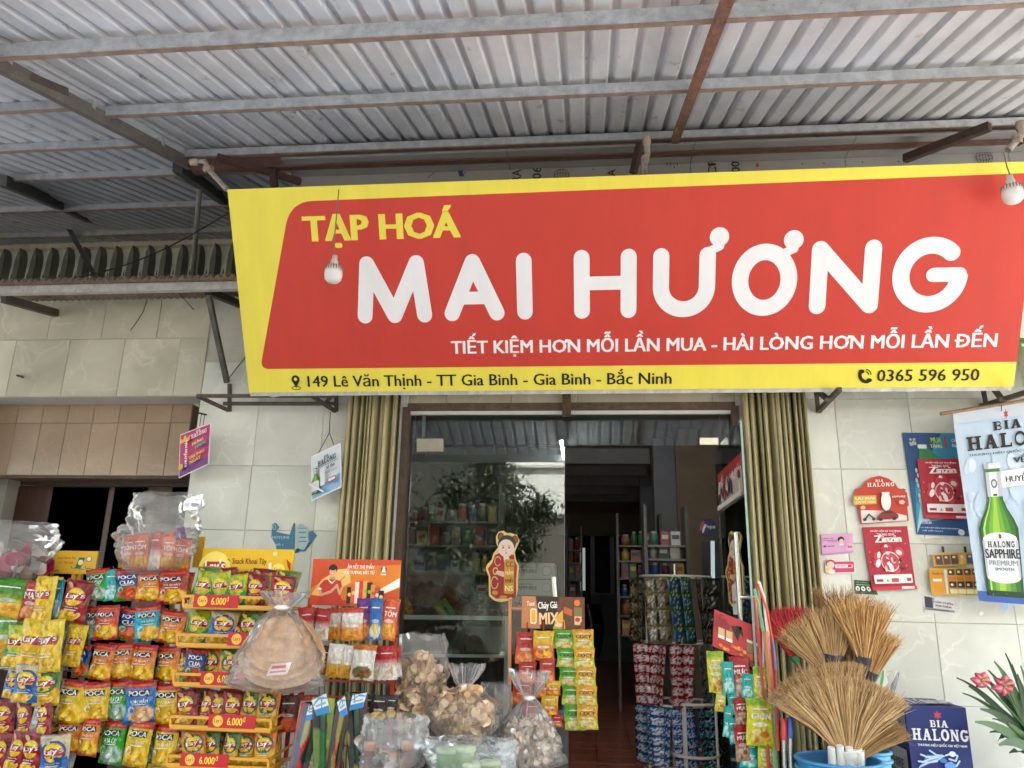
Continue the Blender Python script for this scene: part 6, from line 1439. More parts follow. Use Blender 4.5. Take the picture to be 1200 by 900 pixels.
# ================================================================ posters on the right wall
SL = {'B': (.8, [((0, 0), (0, 1))], None)}
def slab(A, word, x0, y0, x1, y1, col, gap=.12, f=None):
    """heavy slab-serif capitals drawn letter by letter"""
    Ws = {'B': .82, 'I': .42, 'A': 1.0, 'H': 1.0, 'L': .78, 'O': .9, 'N': .95, 'G': .9}
    tot = sum(Ws[c] for c in word)+gap*(len(word)-1); k = (x1-x0)/tot; h = y1-y0; x = x0
    asp = k/h
    for c in word:
        w = Ws[c]*k; s = .24*k; t = .13*h; sf = .1*h
        def R(a, b, c_, d): A.rect(x+a*w, y0+b*h, x+c_*w, y0+d*h, col)
        st = s/w
        if c == 'I': R(.5-st/2, 0, .5+st/2, 1); R(.05, 0, .95, .12); R(.05, .88, .95, 1)
        if c == 'H': 
            R(.12, 0, .12+st, 1); R(.88-st, 0, .88, 1); R(.12, .44, .88, .58)
            for a in (0, .88-st-.1): R(a, 0, a+st+.22, .12); R(a, .88, a+st+.22, 1)
        if c == 'L': R(.12, 0, .12+st, 1); R(0, .88, .12+st+.15, 1); R(0, 0, 1, .14); R(.88, 0, 1, .3)
        if c == 'N':
            R(.1, 0, .1+st*.7, 1); R(.9-st*.7, 0, .9, 1); A.poly([(x+.06*w, y0+h), (x+.36*w, y0+h), (x+.94*w, y0), (x+.66*w, y0)], col); R(0, 0, .36, .1); R(.64, .9, 1, 1); R(0, .9, .3, 1)
        if c == 'A':
            A.poly([(x+.1*w, y0), (x+.28*w, y0), (x+.56*w, y0+h), (x+.4*w, y0+h)], col); A.poly([(x+.62*w, y0), (x+.92*w, y0), (x+.62*w, y0+h), (x+.4*w, y0+h)], col); R(.28, .3, .7, .42)
            R(0, 0, .38, .1); R(.54, 0, 1, .1); R(.36, .92, .66, 1)
        if c == 'B':
            R(.1, 0, .1+st, 1); R(0, 0, .6, .12); R(0, .88, .6, 1); R(.3, .45, .65, .56)
            A.ring(x+.58*w, y0+.26*h, .26*w, .2*h, .16*h, -90, 90, col, 12); A.ring(x+.55*w, y0+.73*h, .25*w, .19*h, .15*h, -90, 90, col, 12)
        if c in 'OG':
            a0, a1 = (0, 360) if c == 'O' else (40, 345)
            A.ring(x+.5*w, y0+.5*h, .36*w, .42*h, .2*h if k/h < 1 else .2*h, a0, a1, col, 22)
            if c == 'G': R(.55, .38, 1, .5); R(.72, .1, .88, .42); R(.8, .72, .92, .98)
        x += w+gap*k
    return A
def poster(name, label, cat, quad, Y, col, draw, m=None, YR=None, grid=None, group=None, kw=None):
    return qb(None, name, quad, Y, col, draw, m or M_PAPER, YR, label, grid, cat=cat, group=group, origin=P(*quad[3], Y))
def bottle(a, cx, y0, y1, w, cap='d4d8d8', label_='dcdee0', word=True):
    """printed bottle: tones from edge to middle, neck foil, oval label"""
    h = y1-y0
    def prof(v):
        return .5 if v < .5 else .5-.32*sin(min(1, (v-.5)/.24)*pi/2)**1.5 if v < .74 else .18-.02*(v-.74)/.26
    for k, (f0, f1, c) in enumerate(((-1, 1, '1f4a1c'), (-.9, .85, '2f6a24'), (-.75, .6, '4a8a2a'), (-.5, .3, '6ea232'), (-.3, .05, '94bc3e'), (-.8, -.7, 'a8cc6a'))):
        L_ = [(cx+w*prof(v/14)*f0, y0+h*v/14) for v in range(15)]; R_ = [(cx+w*prof(v/14)*f1, y0+h*v/14) for v in range(15)]
        vs = L_+R_; a.it.append((vs, [(i, 15+i, 16+i, i+1) for i in range(14)], c))
    a.poly([(cx-w*.5, y0), (cx+w*.5, y0), (cx+w*.49, y0+h*.04), (cx-w*.49, y0+h*.04)], '1c3a1a')
    a.rect(cx-w*.46, y0+h*.12, cx+w*.46, y0+h*.42, label_, w*.06); a.disc(cx, y0+h*.42, w*.44, label_, h*.05); a.disc(cx, y0+h*.13, w*.42, label_, h*.035)
    a.rect(cx-w*.46, y0+h*.14, cx-w*.4, y0+h*.41, 'b4b8bc'); a.rect(cx+w*.4, y0+h*.14, cx+w*.46, y0+h*.41, 'b8bcc0')
    a.rect(cx-w*.185, y0+h*.74, cx+w*.185, y0+h*.93, 'b4b8bc'); a.rect(cx-w*.1, y0+h*.74, cx+w*.08, y0+h*.93, 'd8dce0'); a.disc(cx, y0+h*.84, w*.075, '5a6068', h*.035); a.disc(cx, y0+h*.84, w*.045, 'd0d4d8', h*.022); a.rect(cx-w*.05, y0+h*.745, cx+w*.05, y0+h*.76, '2c3038')
    a.rect(cx-w*.17, y0+h*.93, cx+w*.17, y0+h*.955, '3a7a2c'); a.rect(cx-w*.2, y0+h*.955, cx+w*.2, y0+h, cap); a.rect(cx-w*.2, y0+h*.955, cx-w*.1, y0+h, 'a8acb0')
def zin(a):
    a.rect(0, 0, 1, 1, 'b01c30'); rr = random.Random(5)
    for k in range(10): a.disc(rr.uniform(.05, .95), rr.uniform(.3, .95), .012, 'e8a0a8', .01, 6)
    a.text('NHẬP HỘI SỰ THƯỞNG', .16, .91, .84, .95, 'f2e8e4', .03, rot=-.02); a.text('TRÚNG QUÀ', .3, .85, .68, .9, 'f2e8e4', .03); a.text('Zinzin', .22, .75, .8, .86, 'f6f0ee', .07)
    for x_, y_, r_ in ((.46, .63, .13), (.24, .53, .1), (.72, .58, .12), (.5, .42, .2), (.2, .42, .09), (.42, .32, .07), (.62, .3, .08)): a.disc(x_, y_, r_, 'd04050', r_*.7, 14)
    a.ring(.5, .44, .2, .15, .02, 0, 360, 'f0c8c8', 20)
    for x_, y_, r_, c in ((.46, .63, .09, 'f2e4e0'), (.72, .58, .07, 'e8d8d4'), (.26, .55, .06, 'f2e4e0'), (.22, .42, .08, 'f6ece8'), (.44, .45, .07, 'f6ece8'), (.56, .46, .06, 'f2dcd8'), (.5, .35, .08, 'f6ece8'), (.38, .33, .05, 'e8c8c0'), (.72, .38, .05, '7a3a24'), (.72, .46, .04, '2c1814'), (.78, .33, .04, '5a2418')): a.disc(x_, y_, r_, c, r_*.6, 8, x_*4)
    a.rect(.38, .6, .56, .67, 'b03040'); a.poly([(.4, .5), (.5, .46), (.4, .42)], 'b01c30'); a.poly([(.56, .5), (.64, .46), (.56, .42)], 'b01c30')
    a.rect(.07, .1, .93, .24, 'f0e8e6', .02); a.text('ABC', .12, .13, .26, .18, '9c2c3c', .04) if False else a.rect(.12, .13, .27, .17, '9c2c3c'); a.rect(.46, .12, .62, .18, 'b84a3c'); a.rect(.8, .13, .9, .18, 'a83a50'); a.poly([(.34, .13), (.37, .18), (.4, .13)], '8a8a90')
    a.rect(.0, 0, 1, .055, 'c82c3c'); a.rect(.66, .012, .95, .05, 'f0d8d8', .015)
poster('red_poster', 'red prize poster with white print below the scalloped beer poster', 'poster', [(1010.5, 618), (1063, 616.5), (1073.5, 690.5), (1022, 692)], -.03, 'b01c30', zin)
def blue(a):
    a.rect(0, 0, 1, 1, '1f5a8c'); a.poly([(0, .5), (0, 1), (1, 1), (1, .75), (.4, .62)], '1c4878'); a.poly([(.3, .7), (.6, 1), (1, 1), (1, .6)], '2c86a8')
    a.poly([(0, 0), (.5, 0), (.35, .4), (.1, .55)], '3a9cb8'); a.poly([(0, 0), (.12, .3), (.18, .5), (.24, .1)], 'a8d0dc'); a.poly([(.0, .0), (.9, .0), (.9, .18), (.1, .12)], '1c4a80')
    a.text('MUA', .42, .9, .58, .955, '9cc83c', .06); a.text('TẶNG', .4, .84, .58, .895, 'd8dc8c', .06); a.text('1', .59, .84, .69, .97, 'c8302c', .04, keep=True); a.text('CHAI', .74, .91, .86, .94, 'e8e4d8', .03); a.text('BIA', .74, .86, .84, .89, 'e8e4d8', .03)
    a.poly([(.16, .3), (.62, .3), (.6, .72), (.42, .8), (.34, .86), (.22, .86), (.2, .76)], '2f7a4a'); a.rect(.2, .84, .34, .88, 'd8dcdc', .01)
    for k in range(12): a.disc(.13+.04*cos(k), .9+.03*sin(k*2), .018, 'a8b4a8', .014, 6)
    for k in range(7): a.disc(.12+.02*sin(k*2), .62-.05*k, .02, 'b8c8c8', .025, 7)
    a.text('VUI CÙNG BIA', .06, .1, .24, .13, 'e8ecf0', .02); a.text('ƯU ĐÃI HẤP DẪN CHO MỌI KHÁCH', .06, .055, .66, .075, 'e0e4ec', .02); a.text('MỞ NẮP NGAY', .08, .03, .4, .046, 'e0e4ec', .02); a.disc(.68, .03, .05, 'e0e4ec', .03)
poster('blue_poster', 'blue beer promotion poster partly covered by a red poster', 'poster', [(1057.5, 507), (1133, 508), (1150, 629), (1074.5, 626)], -.02, '1f5a8c', blue)
poster('red_poster', 'red prize poster stuck over the blue beer poster', 'poster', [(1075, 538), (1127, 537), (1138, 609), (1083, 607.5)], -.04, 'b01c30', zin)
# scalloped beer poster
cp = P(1033, 590, -.03)
cp_t = None
def scal(a):
    pts = [(0.1, .02), (.98, .03), (.97, .32), (1.0, .36), (.98, .62), (.93, .68), (.82, .73), (.78, .82), (.66, .93), (.5, .99), (.34, .95), (.22, .85), (.17, .76), (.05, .72), (.02, .6), (.06, .4), (.08, .3)]
    return pts
def poster_shape(name, label, quad, Y, pts, col, draw):
    q0, fn = quadboard(None, name, quad, Y, col, None)
    q = MB(); q.add([fn(x_, y_, .003) for x_, y_ in pts], [tuple(range(len(pts)))], col)
    n = len(pts); q.add([fn(x_, y_, .003) for x_, y_ in pts]+[fn(x_, y_, 0) for x_, y_ in pts], [(i, (i+1) % n, n+(i+1) % n, n+i) for i in range(n)], col)
    ar = BArt(); draw(ar); ar.lay(q, fn, .0045, .0004)
    return q.build(name, M_PAPER, None, label, 'poster', origin=P(*quad[3], Y))
def scd(a):
    a.poly([(0.12, .3), (.95, .3), (.95, .04), (.12, .04)], 'e6e0d8'); a.poly([(.1, .3), (.6, .26), (.95, .14), (.95, .32), (.1, .36)], 'c83a24')
    slab(a, 'BIA', .42, .86, .56, .91, 'f0e4dc'); slab(a, 'HALONG', .26, .76, .74, .84, 'f0e4dc')
    a.rect(-.02, .4, .4, .58, 'd8a82c'); a.text('ƯU ĐÃI', .02, .5, .36, .56, 'f4ece0', .03); a.text('CÀO THẺ TRÚNG', .02, .43, .38, .48, 'f4ece0', .03)
    a.disc(.57, .45, .09, 'ece8e4', .19); a.rect(.5, .6, .64, .64, 'e8e4e0'); a.text('SAPPHIRE', .68, .52, .92, .56, 'f0e4dc', .03)
    a.poly([(.38, .12), (.44, .2), (.52, .26), (.66, .26), (.74, .2), (.78, .16), (.77, .09), (.38, .08)], '8a1f24'); a.poly([(.5, .2), (.54, .245), (.64, .245), (.7, .2)], '2c2024')
    for x_ in (.45, .7): a.disc(x_, .09, .04, '1c1a1c', .035, 10)
    a.stroke([(.16, .1), (.24, .2), (.32, .12)], .03, '3a3038'); a.disc(.16, .1, .035, '26242a', .03, 10); a.disc(.32, .1, .035, '26242a', .03, 10)
    a.disc(.14, .34, .05, 'e0b0a0', .04, 8); a.disc(.85, .42, .06, 'e8c0b0', .05, 5)
poster_shape('beer_poster', 'scalloped red and white beer poster with a car and motorbike picture', [(998, 557), (1063, 557), (1066, 612), (1002, 616)], -.03, scal(None), 'c23a22', scd)
def pink(a):
    a.rect(0, 0, 1, 1, 'd8a0c8'); a.rect(0, 0, 1, .08, 'b88ac0'); a.text('Miễn phí', .04, .76, .4, .84, '6a3a70', .03); a.text('giao hàng tận nơi', .04, .66, .5, .72, '7a4a80', .02); a.text('0 đồng', .2, .58, .48, .64, 'a83a6a', .02)
    a.disc(.62, .72, .1, '1c1420', .14); a.disc(.63, .6, .07, 'e8b8a8', .14); a.rect(.56, .4, .7, .5, 'e0dce4'); a.rect(.06, .36, .14, .46, '5a4a7a'); a.rect(.18, .38, .4, .42, '8a5a90'); a.rect(.78, .16, .98, .5, 'e8b0cc'); a.text('bé', .82, .25, .95, .4, 'b02a5a', .04)
poster('pink_flyer', 'small pink flyer with a dark haired head beside the right shutter', 'flyer', [(962, 626.5), (999, 625), (1000, 647.5), (963.5, 650.5)], -.02, 'd8a0c8', pink)
def pst(a): a.rect(.25, .1, 1, .82, 'c83a68'); a.disc(.2, .68, .17, 'b03a50', .28); a.disc(.2, .6, .13, 'ecc8bc', .24); a.disc(.1, .25, .1, 'e8c860', .18); a.disc(.22, .16, .12, 'f0e8e0', .16); a.rect(.35, .38, .95, .64, 'f0d8e0', .05); a.text('GỌI NGAY', .4, .45, .72, .58, 'b02a5a', .03); a.rect(.78, .42, .92, .62, 'c83a68')
poster_shape('pink_sticker', 'pink oblong sticker with a round cartoon head below the pink flyer', [(966, 655), (1000, 655), (1001, 672), (967, 673)], -.02, [(.05, .05), (.95, 0), (1, .1), (1, .85), (.4, .9), (.3, 1), (.1, 1), (.02, .7), (0, .3)], 'f0dce0', pst)
def grn(a):
    a.text('HỆ THỐNG', .1, .8, .7, .9, 'a8c8a0', .02); a.rect(.08, .66, .8, .7, 'a8c8a0')
    for x_ in (.14, .4, .66): a.disc(x_, .4, .1, 'e8ece4', .18, 16); a.disc(x_, .4, .04, '3a5a3c', .07, 10)
poster('green_sticker', 'small dark green sticker with three white discs left under the red poster', 'sticker', [(1001, 679.5), (1022, 681), (1029, 697), (1002, 696)], -.015, '1f4a2a', grn)
def chk(a):
    for j in range(1):
        for k in range(5): a.rect(.06+k*.185, .12, .22+k*.185, .86, ('5a4034', '6a4a3a', '5a4034', 'd8b04c', '4a5a7a')[k]); a.disc(.13+k*.185, .68, .04, 'd8ccb8', .1, 8)
def chk2(a):
    a.rect(.02, .04, .3, .94, 'd8941c'); a.text('Thuốc lá', .05, .76, .27, .86, '7a1c14', .03); a.rect(.06, .5, .24, .6, 'f0e8d0'); a.poly([(.3, .94), (.36, .94), (.34, .04), (.3, .04)], 'd8d4cc')
    for k in range(4):
        x_ = .38+k*.16; a.rect(x_, .74, x_+.13, .95, '5a342c'); a.disc(x_+.05, .85, .03, 'e0d4c0', .05, 8); a.rect(x_, .55, x_+.14, .68, 'd87a24'); a.rect(x_, .28, x_+.14, .5, '4a302c'); a.disc(x_+.05, .38, .03, 'e8e0d0', .05, 8); a.rect(x_, .06, x_+.15, .22, 'e8dca8')
t = thing('cigarette_display', 'small yellow wall display of cigarette packs half behind the beer banner', 'display', P(1088, 697, -.03))
qb(t, 'upper_tray', [(1092, 649), (1142, 647), (1143, 662), (1095, 664)], -.05, 'c89c3c', chk, M_CARD); qb(t, 'lower_tray', [(1088, 666), (1146, 665), (1150, 698), (1092, 697)], -.05, 'd0a43c', chk2, M_CARD)
for px in (1105, 1131): a = P(px, 644, -.04); q = MB(); q.box(a, (.012, .01, .04), '1c1a18'); q.build('clip', M_PLASTIC, t)
def bw(a): a.rect(.05, .3, .3, .9, '2c3038'); a.poly([(.3, .3), (.38, .9), (.3, .9)], '8a8c90'); a.text('CỬA CUỐN', .36, .64, .96, .8, '1c1c20', .05); a.text('SỬA CHỮA', .38, .42, .9, .56, '1c1c20', .05); a.rect(.02, .16, .98, .3, '8a8c90'); a.text('0912 345', .1, .18, .8, .28, '2c2c30', .02) if False else a.rect(.1, .2, .8, .25, '4a4c50')
poster('torn_sticker', 'torn black and white sticker below the yellow cigarette display', 'sticker', [(1081, 696), (1117, 703), (1120, 721), (1083, 718)], -.012, 'd0ccc8', bw)
# the big beer banner
def wav(x_, y_): return .02*(.012*sin(x_*7+y_*2)*(1-y_)+.01*sin(y_*9+x_*3)+.002*noise.noise(Vector((x_*6, y_*9, 0))))
def ban(a):
    rr = random.Random(8)
    for k in range(60):
        x_, y_ = rr.random(), rr.random()*.8; a.cd(x_, y_*.9, rr.uniform(.02, .08), rr.uniform(.01, .05), mixc('a8c0d6', ('dce6ee', '5a80bc')[y_ < .25], rr.uniform(.1, .7)), 9, rr.random()*3)
    a.rg(0, 0, 1, .05, '3a5ca4', 12, 2); a.rg(0, .93, 1, 1, 'c0c8d2', 12, 3)
    a.star(.53, .948, .028, 'b8282c', 6, .5)
    slab(a, 'BIA', .39, .868, .68, .915, '221c20'); slab(a, 'HALONG', .1, .775, 1.04, .85, '221c20')
    a.text('THƯƠNG HIỆU QUỐC GIA VIỆT NAM', .1, .742, 1.02, .762, '2c3038', .03)
    a.text('VỀ ĐÍCH', .56, .69, 1.0, .735, '2c3038', .05)
    a.poly([(.34, .65), (1.0, .672), (1.0, .59), (.36, .565)], 'e2e4e6'); a.text('HUYỀN THOẠI', .46, .588, 1.02, .643, '2c2c30', .05)
    bottle(a, .33, .03, .7, .44)
    slab(a, 'HALONG', .18, .27, .49, .3, '2c3038'); a.text('SAPPHIRE', .14, .215, .53, .262, '1c2028', .04); a.text('PREMIUM', .17, .18, .5, .205, '8a8e94', .02); a.text('SMOOTH', .23, .155, .45, .17, '4a4e54', .02); a.star(.33, .325, .018, '3a3e44', 6)
    a.rg(.66, .1, 1.0, .5, 'dce0e2', 3, 4); a.text('Sapph', .71, .36, .98, .42, '3a3e44', .03)
bt = thing('beer_banner', 'tall pale blue beer banner with a green bottle at the right edge', 'banner', P(1116, 480, -.25))
qb(bt, 'cloth', [(1115.5, 483), (1232, 466), (1244, 712), (1147, 704)], -.25, 'b6c8d8', ban, M_BANNER, None, None, wav)
q = MB(); q.tube([P(1102, 485, -.26), P(1240, 463, -.26)], .012, '8a6a4c', 8); q.build('hanging_rod', M_WOOD, bt)
q = MB(); q.tube([P(1174, 474, -.27), P(1173.5, 482, -.27)], .003, '3a3a3a', 5); q.build('string', M_PLASTIC, bt)
# hanging promo cards on the left wall
def pur(a):
    a.rect(.02, .02, .98, .98, 'b01c60'); a.poly([(.02, .02), (.98, .02), (.98, .18), (.02, .3)], '6a2478'); slab(a, 'BIA', .55, .9, .7, .95, 'f0e0e8'); slab(a, 'HALONG', .4, .78, .95, .88, 'f0e0e8')
    a.poly([(.1, .75), (.08, .88), (.18, .82), (.25, .92), (.32, .82), (.42, .88), (.4, .75)], 'e8a83c'); a.text('KHUYẾN MÃI', -.02, .4, .58, .52, 'f0e4ec', .05, rot=pi/2)
    a.text('MỪNG', .5, .6, .85, .7, 'e8c83c', .06, rot=.1); a.text('100%', .6, .5, .95, .58, '3aa8b8', .06, rot=.1); a.text('TRÚNG', .4, .3, .9, .4, 'e8b83c', .06, rot=.1); a.text('NGAY', .45, .18, .8, .27, 'e8b83c', .06, rot=.1); a.disc(.15, .2, .08, 'e0a030', .07)
t1 = thing('promo_card', 'purple and pink beer promo card hanging before the left wall', 'sign', P(230, 495, -.22))
qb(t1, 'card', [(211, 509.5), (247, 495.5), (244.5, 544), (209.5, 560.5)], -.14, 'e8dce4', pur, None, -.3)
q = MB(); q.tube([P(236, 485, -.02), P(234, 499, -.22)], .003, '2a2a2a', 5); q.tube([P(240, 485, -.02), P(238, 498, -.24)], .003, '2a2a2a', 5); q.tube([P(232, 484, -.02), P(242, 486, -.02)], .006, '2a2a2a', 5); q.build('string', M_PLASTIC, t1)
def whp(a):
    a.rect(.03, .03, .97, .97, 'd4dce4'); a.poly([(.03, .03), (.97, .03), (.97, .35), (.03, .2)], '8ab4dc'); slab(a, 'BIA', .45, .82, .62, .88, '2c3038'); slab(a, 'HALONG', .25, .68, .9, .8, '2c3038'); a.rect(.25, .635, .95, .645, '4a5058')
    bottle(a, .22, .1, .68, .28); a.text('Vị Bia', .6, .5, .88, .6, '2c3848', .05, rot=.08); a.text('HUYỀN THOẠI', .55, .42, .95, .47, '3a4654', .03); a.rect(.4, .2, .56, .6, 'd8dce0', .02); a.rect(.65, .2, .92, .3, 'b03a4a', .02); a.rect(.68, .22, .9, .28, 'e8e4e8'); a.stroke([(.05, .35), (.5, .06)], .04, 'e8ecf0')
t2 = thing('promo_card', 'white beer promo card with green bottle hanging beside the left shutter', 'sign', P(388, 485, -.2))
qb(t2, 'card', [(364.5, 535), (399, 519), (400, 571), (365, 587.5)], -.15, 'e4e8ec', whp, None, -.28)
q = MB(); q.tube([P(387, 483, -.03), P(386, 507, -.1), P(373, 531, -.18)], .003, '2a2a2a', 5); q.tube([P(386, 507, -.1), P(391, 521, -.25)], .003, '2a2a2a', 5); q.build('string', M_PLASTIC, t2)
# torn blue sticker on the left wall
def tb(a):
    a.poly([(.02, .95), (.1, 1), (.18, .85), (.1, .72), (.4, .62), (.48, .98), (.52, 1), (.52, .1), (.75, .1), (.8, .3), (.96, .55), (1, .6), (.9, .75), (.8, .7), (.72, .5), (.6, .05), (.12, .05), (.1, .3), (.0, .55)], '3f7896')
    a.poly([(.55, .85), (.62, .98), (.72, .95), (.8, .8), (.82, .4), (.72, .15), (.56, .2)], 'a8bcc0'); a.rect(.58, .82, .78, .84, '3f7896'); a.rect(.6, .68, .76, .72, '4f86a0'); a.rect(.62, .52, .76, .56, '4f86a0'); a.rect(.6, .4, .78, .43, '4f86a0')
    a.text('HOTLINE', .02, .5, .4, .58, 'c8d4d4', .02); a.text('SỐ 1', .1, .28, .26, .36, 'c8d4d4', .03); a.ring(.07, .86, .035, .08, .02, 0, 360, 'a8bcc0', 12)
q, fn = quadboard(None, 's', [(318, 612.5), (372, 613), (371, 650), (318, 650)], -.012, 'a8b0a8', None); q = MB(); ar = BArt(); tb(ar); ar.lay(q, fn, .001, .0004); q.build('torn_sticker', M_PAPER, None, 'torn blue sticker remains on the wall above the orange header', 'sticker', origin=P(318, 650, -.012))
# ================================================================ brooms
def bristles(q, B, ang, spread, L, n, cols_, dep=.03, w0=.02, wd=.0035, endfuzz=.08, curl=.0, seed=1, droop=0):
    rr = random.Random(seed)
    for _ in range(n):
        s_ = rr.uniform(-1, 1); a = ang+spread*s_; l = L*(1+rr.uniform(-endfuzz, endfuzz*.5)); yo = rr.gauss(0, dep*.5)
        p0 = B+Vector((s_*w0*cos(ang), yo*.4, -s_*w0*sin(ang)))
        am = ang+spread*s_*.75; a2 = a+rr.uniform(-.05, .05)+curl*s_
        if rr.random() < .05: l *= 1.1; a += rr.gauss(0, .16); a2 += rr.gauss(0, .5)
        am += rr.gauss(0, .05); a += rr.gauss(0, .04); a2 += rr.gauss(0, .16); l *= (rr.uniform(.7, .95) if rr.random() < .18 else 1)
        p1 = p0+Vector((sin(am)*l*.45, yo*.5-.0, cos(am)*l*.45)); p2 = p1+Vector((sin(a)*l*.33, yo*.4, cos(a)*l*.33)); p3 = p2+Vector((sin(a2)*l*.22, yo*.4, cos(a2)*l*.22-droop*rr.random()))
        c = rr.choice(cols_); ww = wd*rr.uniform(.7, 1.2); vs = []
        for p_, k in ((p0, .8), (p1, 1), (p2, .8), (p3, .25)):
            d_ = Vector((cos(a), rr.uniform(-.3, .3), -sin(a)))*ww*k*.5; vs += [p_-d_, p_+d_]
        q.add(vs, [(0, 1, 3, 2), (2, 3, 5, 4), (4, 5, 7, 6)], c)
STR = ['b58e5c', '926a3a', 'c8a472', '74502a', 'bc9662', 'd2b080']; STO = ['c49258', 'd4a468', 'a87840', 'deb478', '8c6030']
YBR = -.95
def broom(label, B_px, tip_px, spread, n, cols_, seed, Y, neck=None, ncol='2c2a2c', dep=.03, w0=.02, wd=.0035, fuzz=.08, handle=None, hcol='8a6a48', hw=.012, droop=0):
    B = P(*B_px, Y); T = P(*tip_px, Y); d_ = T-B; ang = atan2(d_.x, d_.z); L = sqrt(d_.x**2+d_.z**2)
    t = thing('broom', label, 'broom', B); q = MB(); bristles(q, B, ang, spread, L, n, cols_, dep, w0, wd, fuzz, seed=seed, droop=droop); q.build('bristles', M_STRAW, t)['kind'] = 'stuff'
    E_ = P(*neck, Y) if neck else B-d_*.4
    q = MB(); pts = []; rs = []
    for k in range(25):
        f_ = k/24; pts.append(B.lerp(E_, f_)+Vector((0, .005, 0))); rs.append((w0*1.15*(1-f_)+hw*1.5*f_)*(1.0+.07*(k % 2)))
    q.tube(pts, rs, ncol, 12); q.build('binding', M_PLASTIC, t)
    H_ = P(*handle, Y) if handle else E_+(E_-B).normalized()*.5
    q = MB(); q.tube([E_, H_], hw, hcol, 8); q.build('handle', M_WOOD, t)
    return t
broom('fuzzy brown broom head furthest back on the right wall side', (985, 762), (992, 690), .62, 700, ['8a6238', '7a5630', '9a7040'], 1, -.72, neck=(986, 800), dep=.05, w0=.035, fuzz=.25, droop=.03)
broom('pale straw broom leaning left beside the red broom', (968, 786), (926, 729), .3, 800, STR, 2, -.86, neck=(978, 812), w0=.03)
broom('upright straw broom with grey wrapped neck in the middle', (977, 768), (972, 712), .42, 800, STR, 3, -.88, neck=(975, 792), ncol='3c3c44', w0=.05)
broom('bright orange straw broom with ribbed black neck leaning right', (1012, 770), (1007, 704), .5, 1100, STO, 4, -.92, neck=(1006, 812), w0=.04, wd=.004, dep=.06, fuzz=.2)
broom('bright straw broom head furthest right against the tiled wall', (1022, 788), (1035, 738), .32, 600, STO, 5, -.9, neck=(1012, 822), w0=.03, dep=.05, fuzz=.18, droop=.02)
broom('dull straw broom head behind the bright ones', (998, 785), (1003, 735), .5, 700, ['8a6a40', '7a5c38', '9a784a'], 11, -.82, neck=(1000, 820), w0=.04, dep=.05)
broom('brown straw broom low behind the grey wrapped neck', (1000, 830), (990, 782), .55, 700, ['7a5c38', '8a6a40', '94703f'], 12, -.8, neck=(1002, 860), w0=.04, dep=.05)
broom('red bristled broom behind the straw brooms', (931, 768), (919, 712), .5, 420, ['a81c24', 'c0262c', '8a141c'], 6, -.84, neck=(934, 776), ncol='2f7a4a', w0=.03, wd=.007, fuzz=.05, handle=(945, 800))
broom('wide fan broom behind, spreading to the left', (985, 868), (948, 782), .72, 1500, STR, 7, -1.1, neck=(990, 900), ncol='d8d4cc', w0=.05, fuzz=.03)
broom('widest fan broom at the front with white wrapped neck', (993, 878), (984, 792), 1.0, 2600, STR, 8, -1.22, neck=(999, 905), ncol='d8d4cc', w0=.06, fuzz=.03, wd=.0034)
broom('fan broom at the front right, leaning over the blue bucket', (1000, 882), (1030, 828), .6, 1300, ['94703f', 'a8824e', '7c5c34'], 9, -1.16, neck=(1010, 905), ncol='d8d4cc', w0=.05, fuzz=.03)
for k, (px, py, c1) in enumerate(((974, 880, ''), (984, 878, ''), (995, 880, ''), (1007, 884, ''))):
    a = P(px, py-4, -1.26); b_ = P(px+4, 925, -1.2); q = MB(); q.tube([a, a.lerp(b_, .5), b_], [.018, .021, .02], 'dcdad4', 10); q.build('wrapped_broom_handle', M_PLASTIC, None, f'white plastic wrapped broom handle in the bucket, {ordn(k, 4)}', 'broom handle', 'white wrapped broom handles in the bucket', origin=a)
def bucket(label, cx, yt, r, Y, col):
    a = P(cx, yt, Y); t = thing('bucket', label, 'bucket', (a.x, Y, a.z-.5))
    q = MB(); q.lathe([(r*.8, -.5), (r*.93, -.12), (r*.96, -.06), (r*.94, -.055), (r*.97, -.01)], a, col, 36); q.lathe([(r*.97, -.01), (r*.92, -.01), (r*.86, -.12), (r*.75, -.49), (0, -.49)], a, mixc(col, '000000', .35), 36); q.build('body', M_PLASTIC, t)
    for dz in (-.005, -.045): q = MB(); q.tube([(a.x+(r+.0)*cos(k*pi/16), Y+(r+.0)*sin(k*pi/16), a.z+dz) for k in range(33)], .009, col, 8, False); q.build('rim', M_PLASTIC, t)
bucket('blue plastic bucket holding the fan brooms', 982, 889, .2, -1.2, '3a86b8'); bucket('lighter blue plastic bucket right of the broom bucket', 1019, 879, .1, -1.02, '5aa4cc')
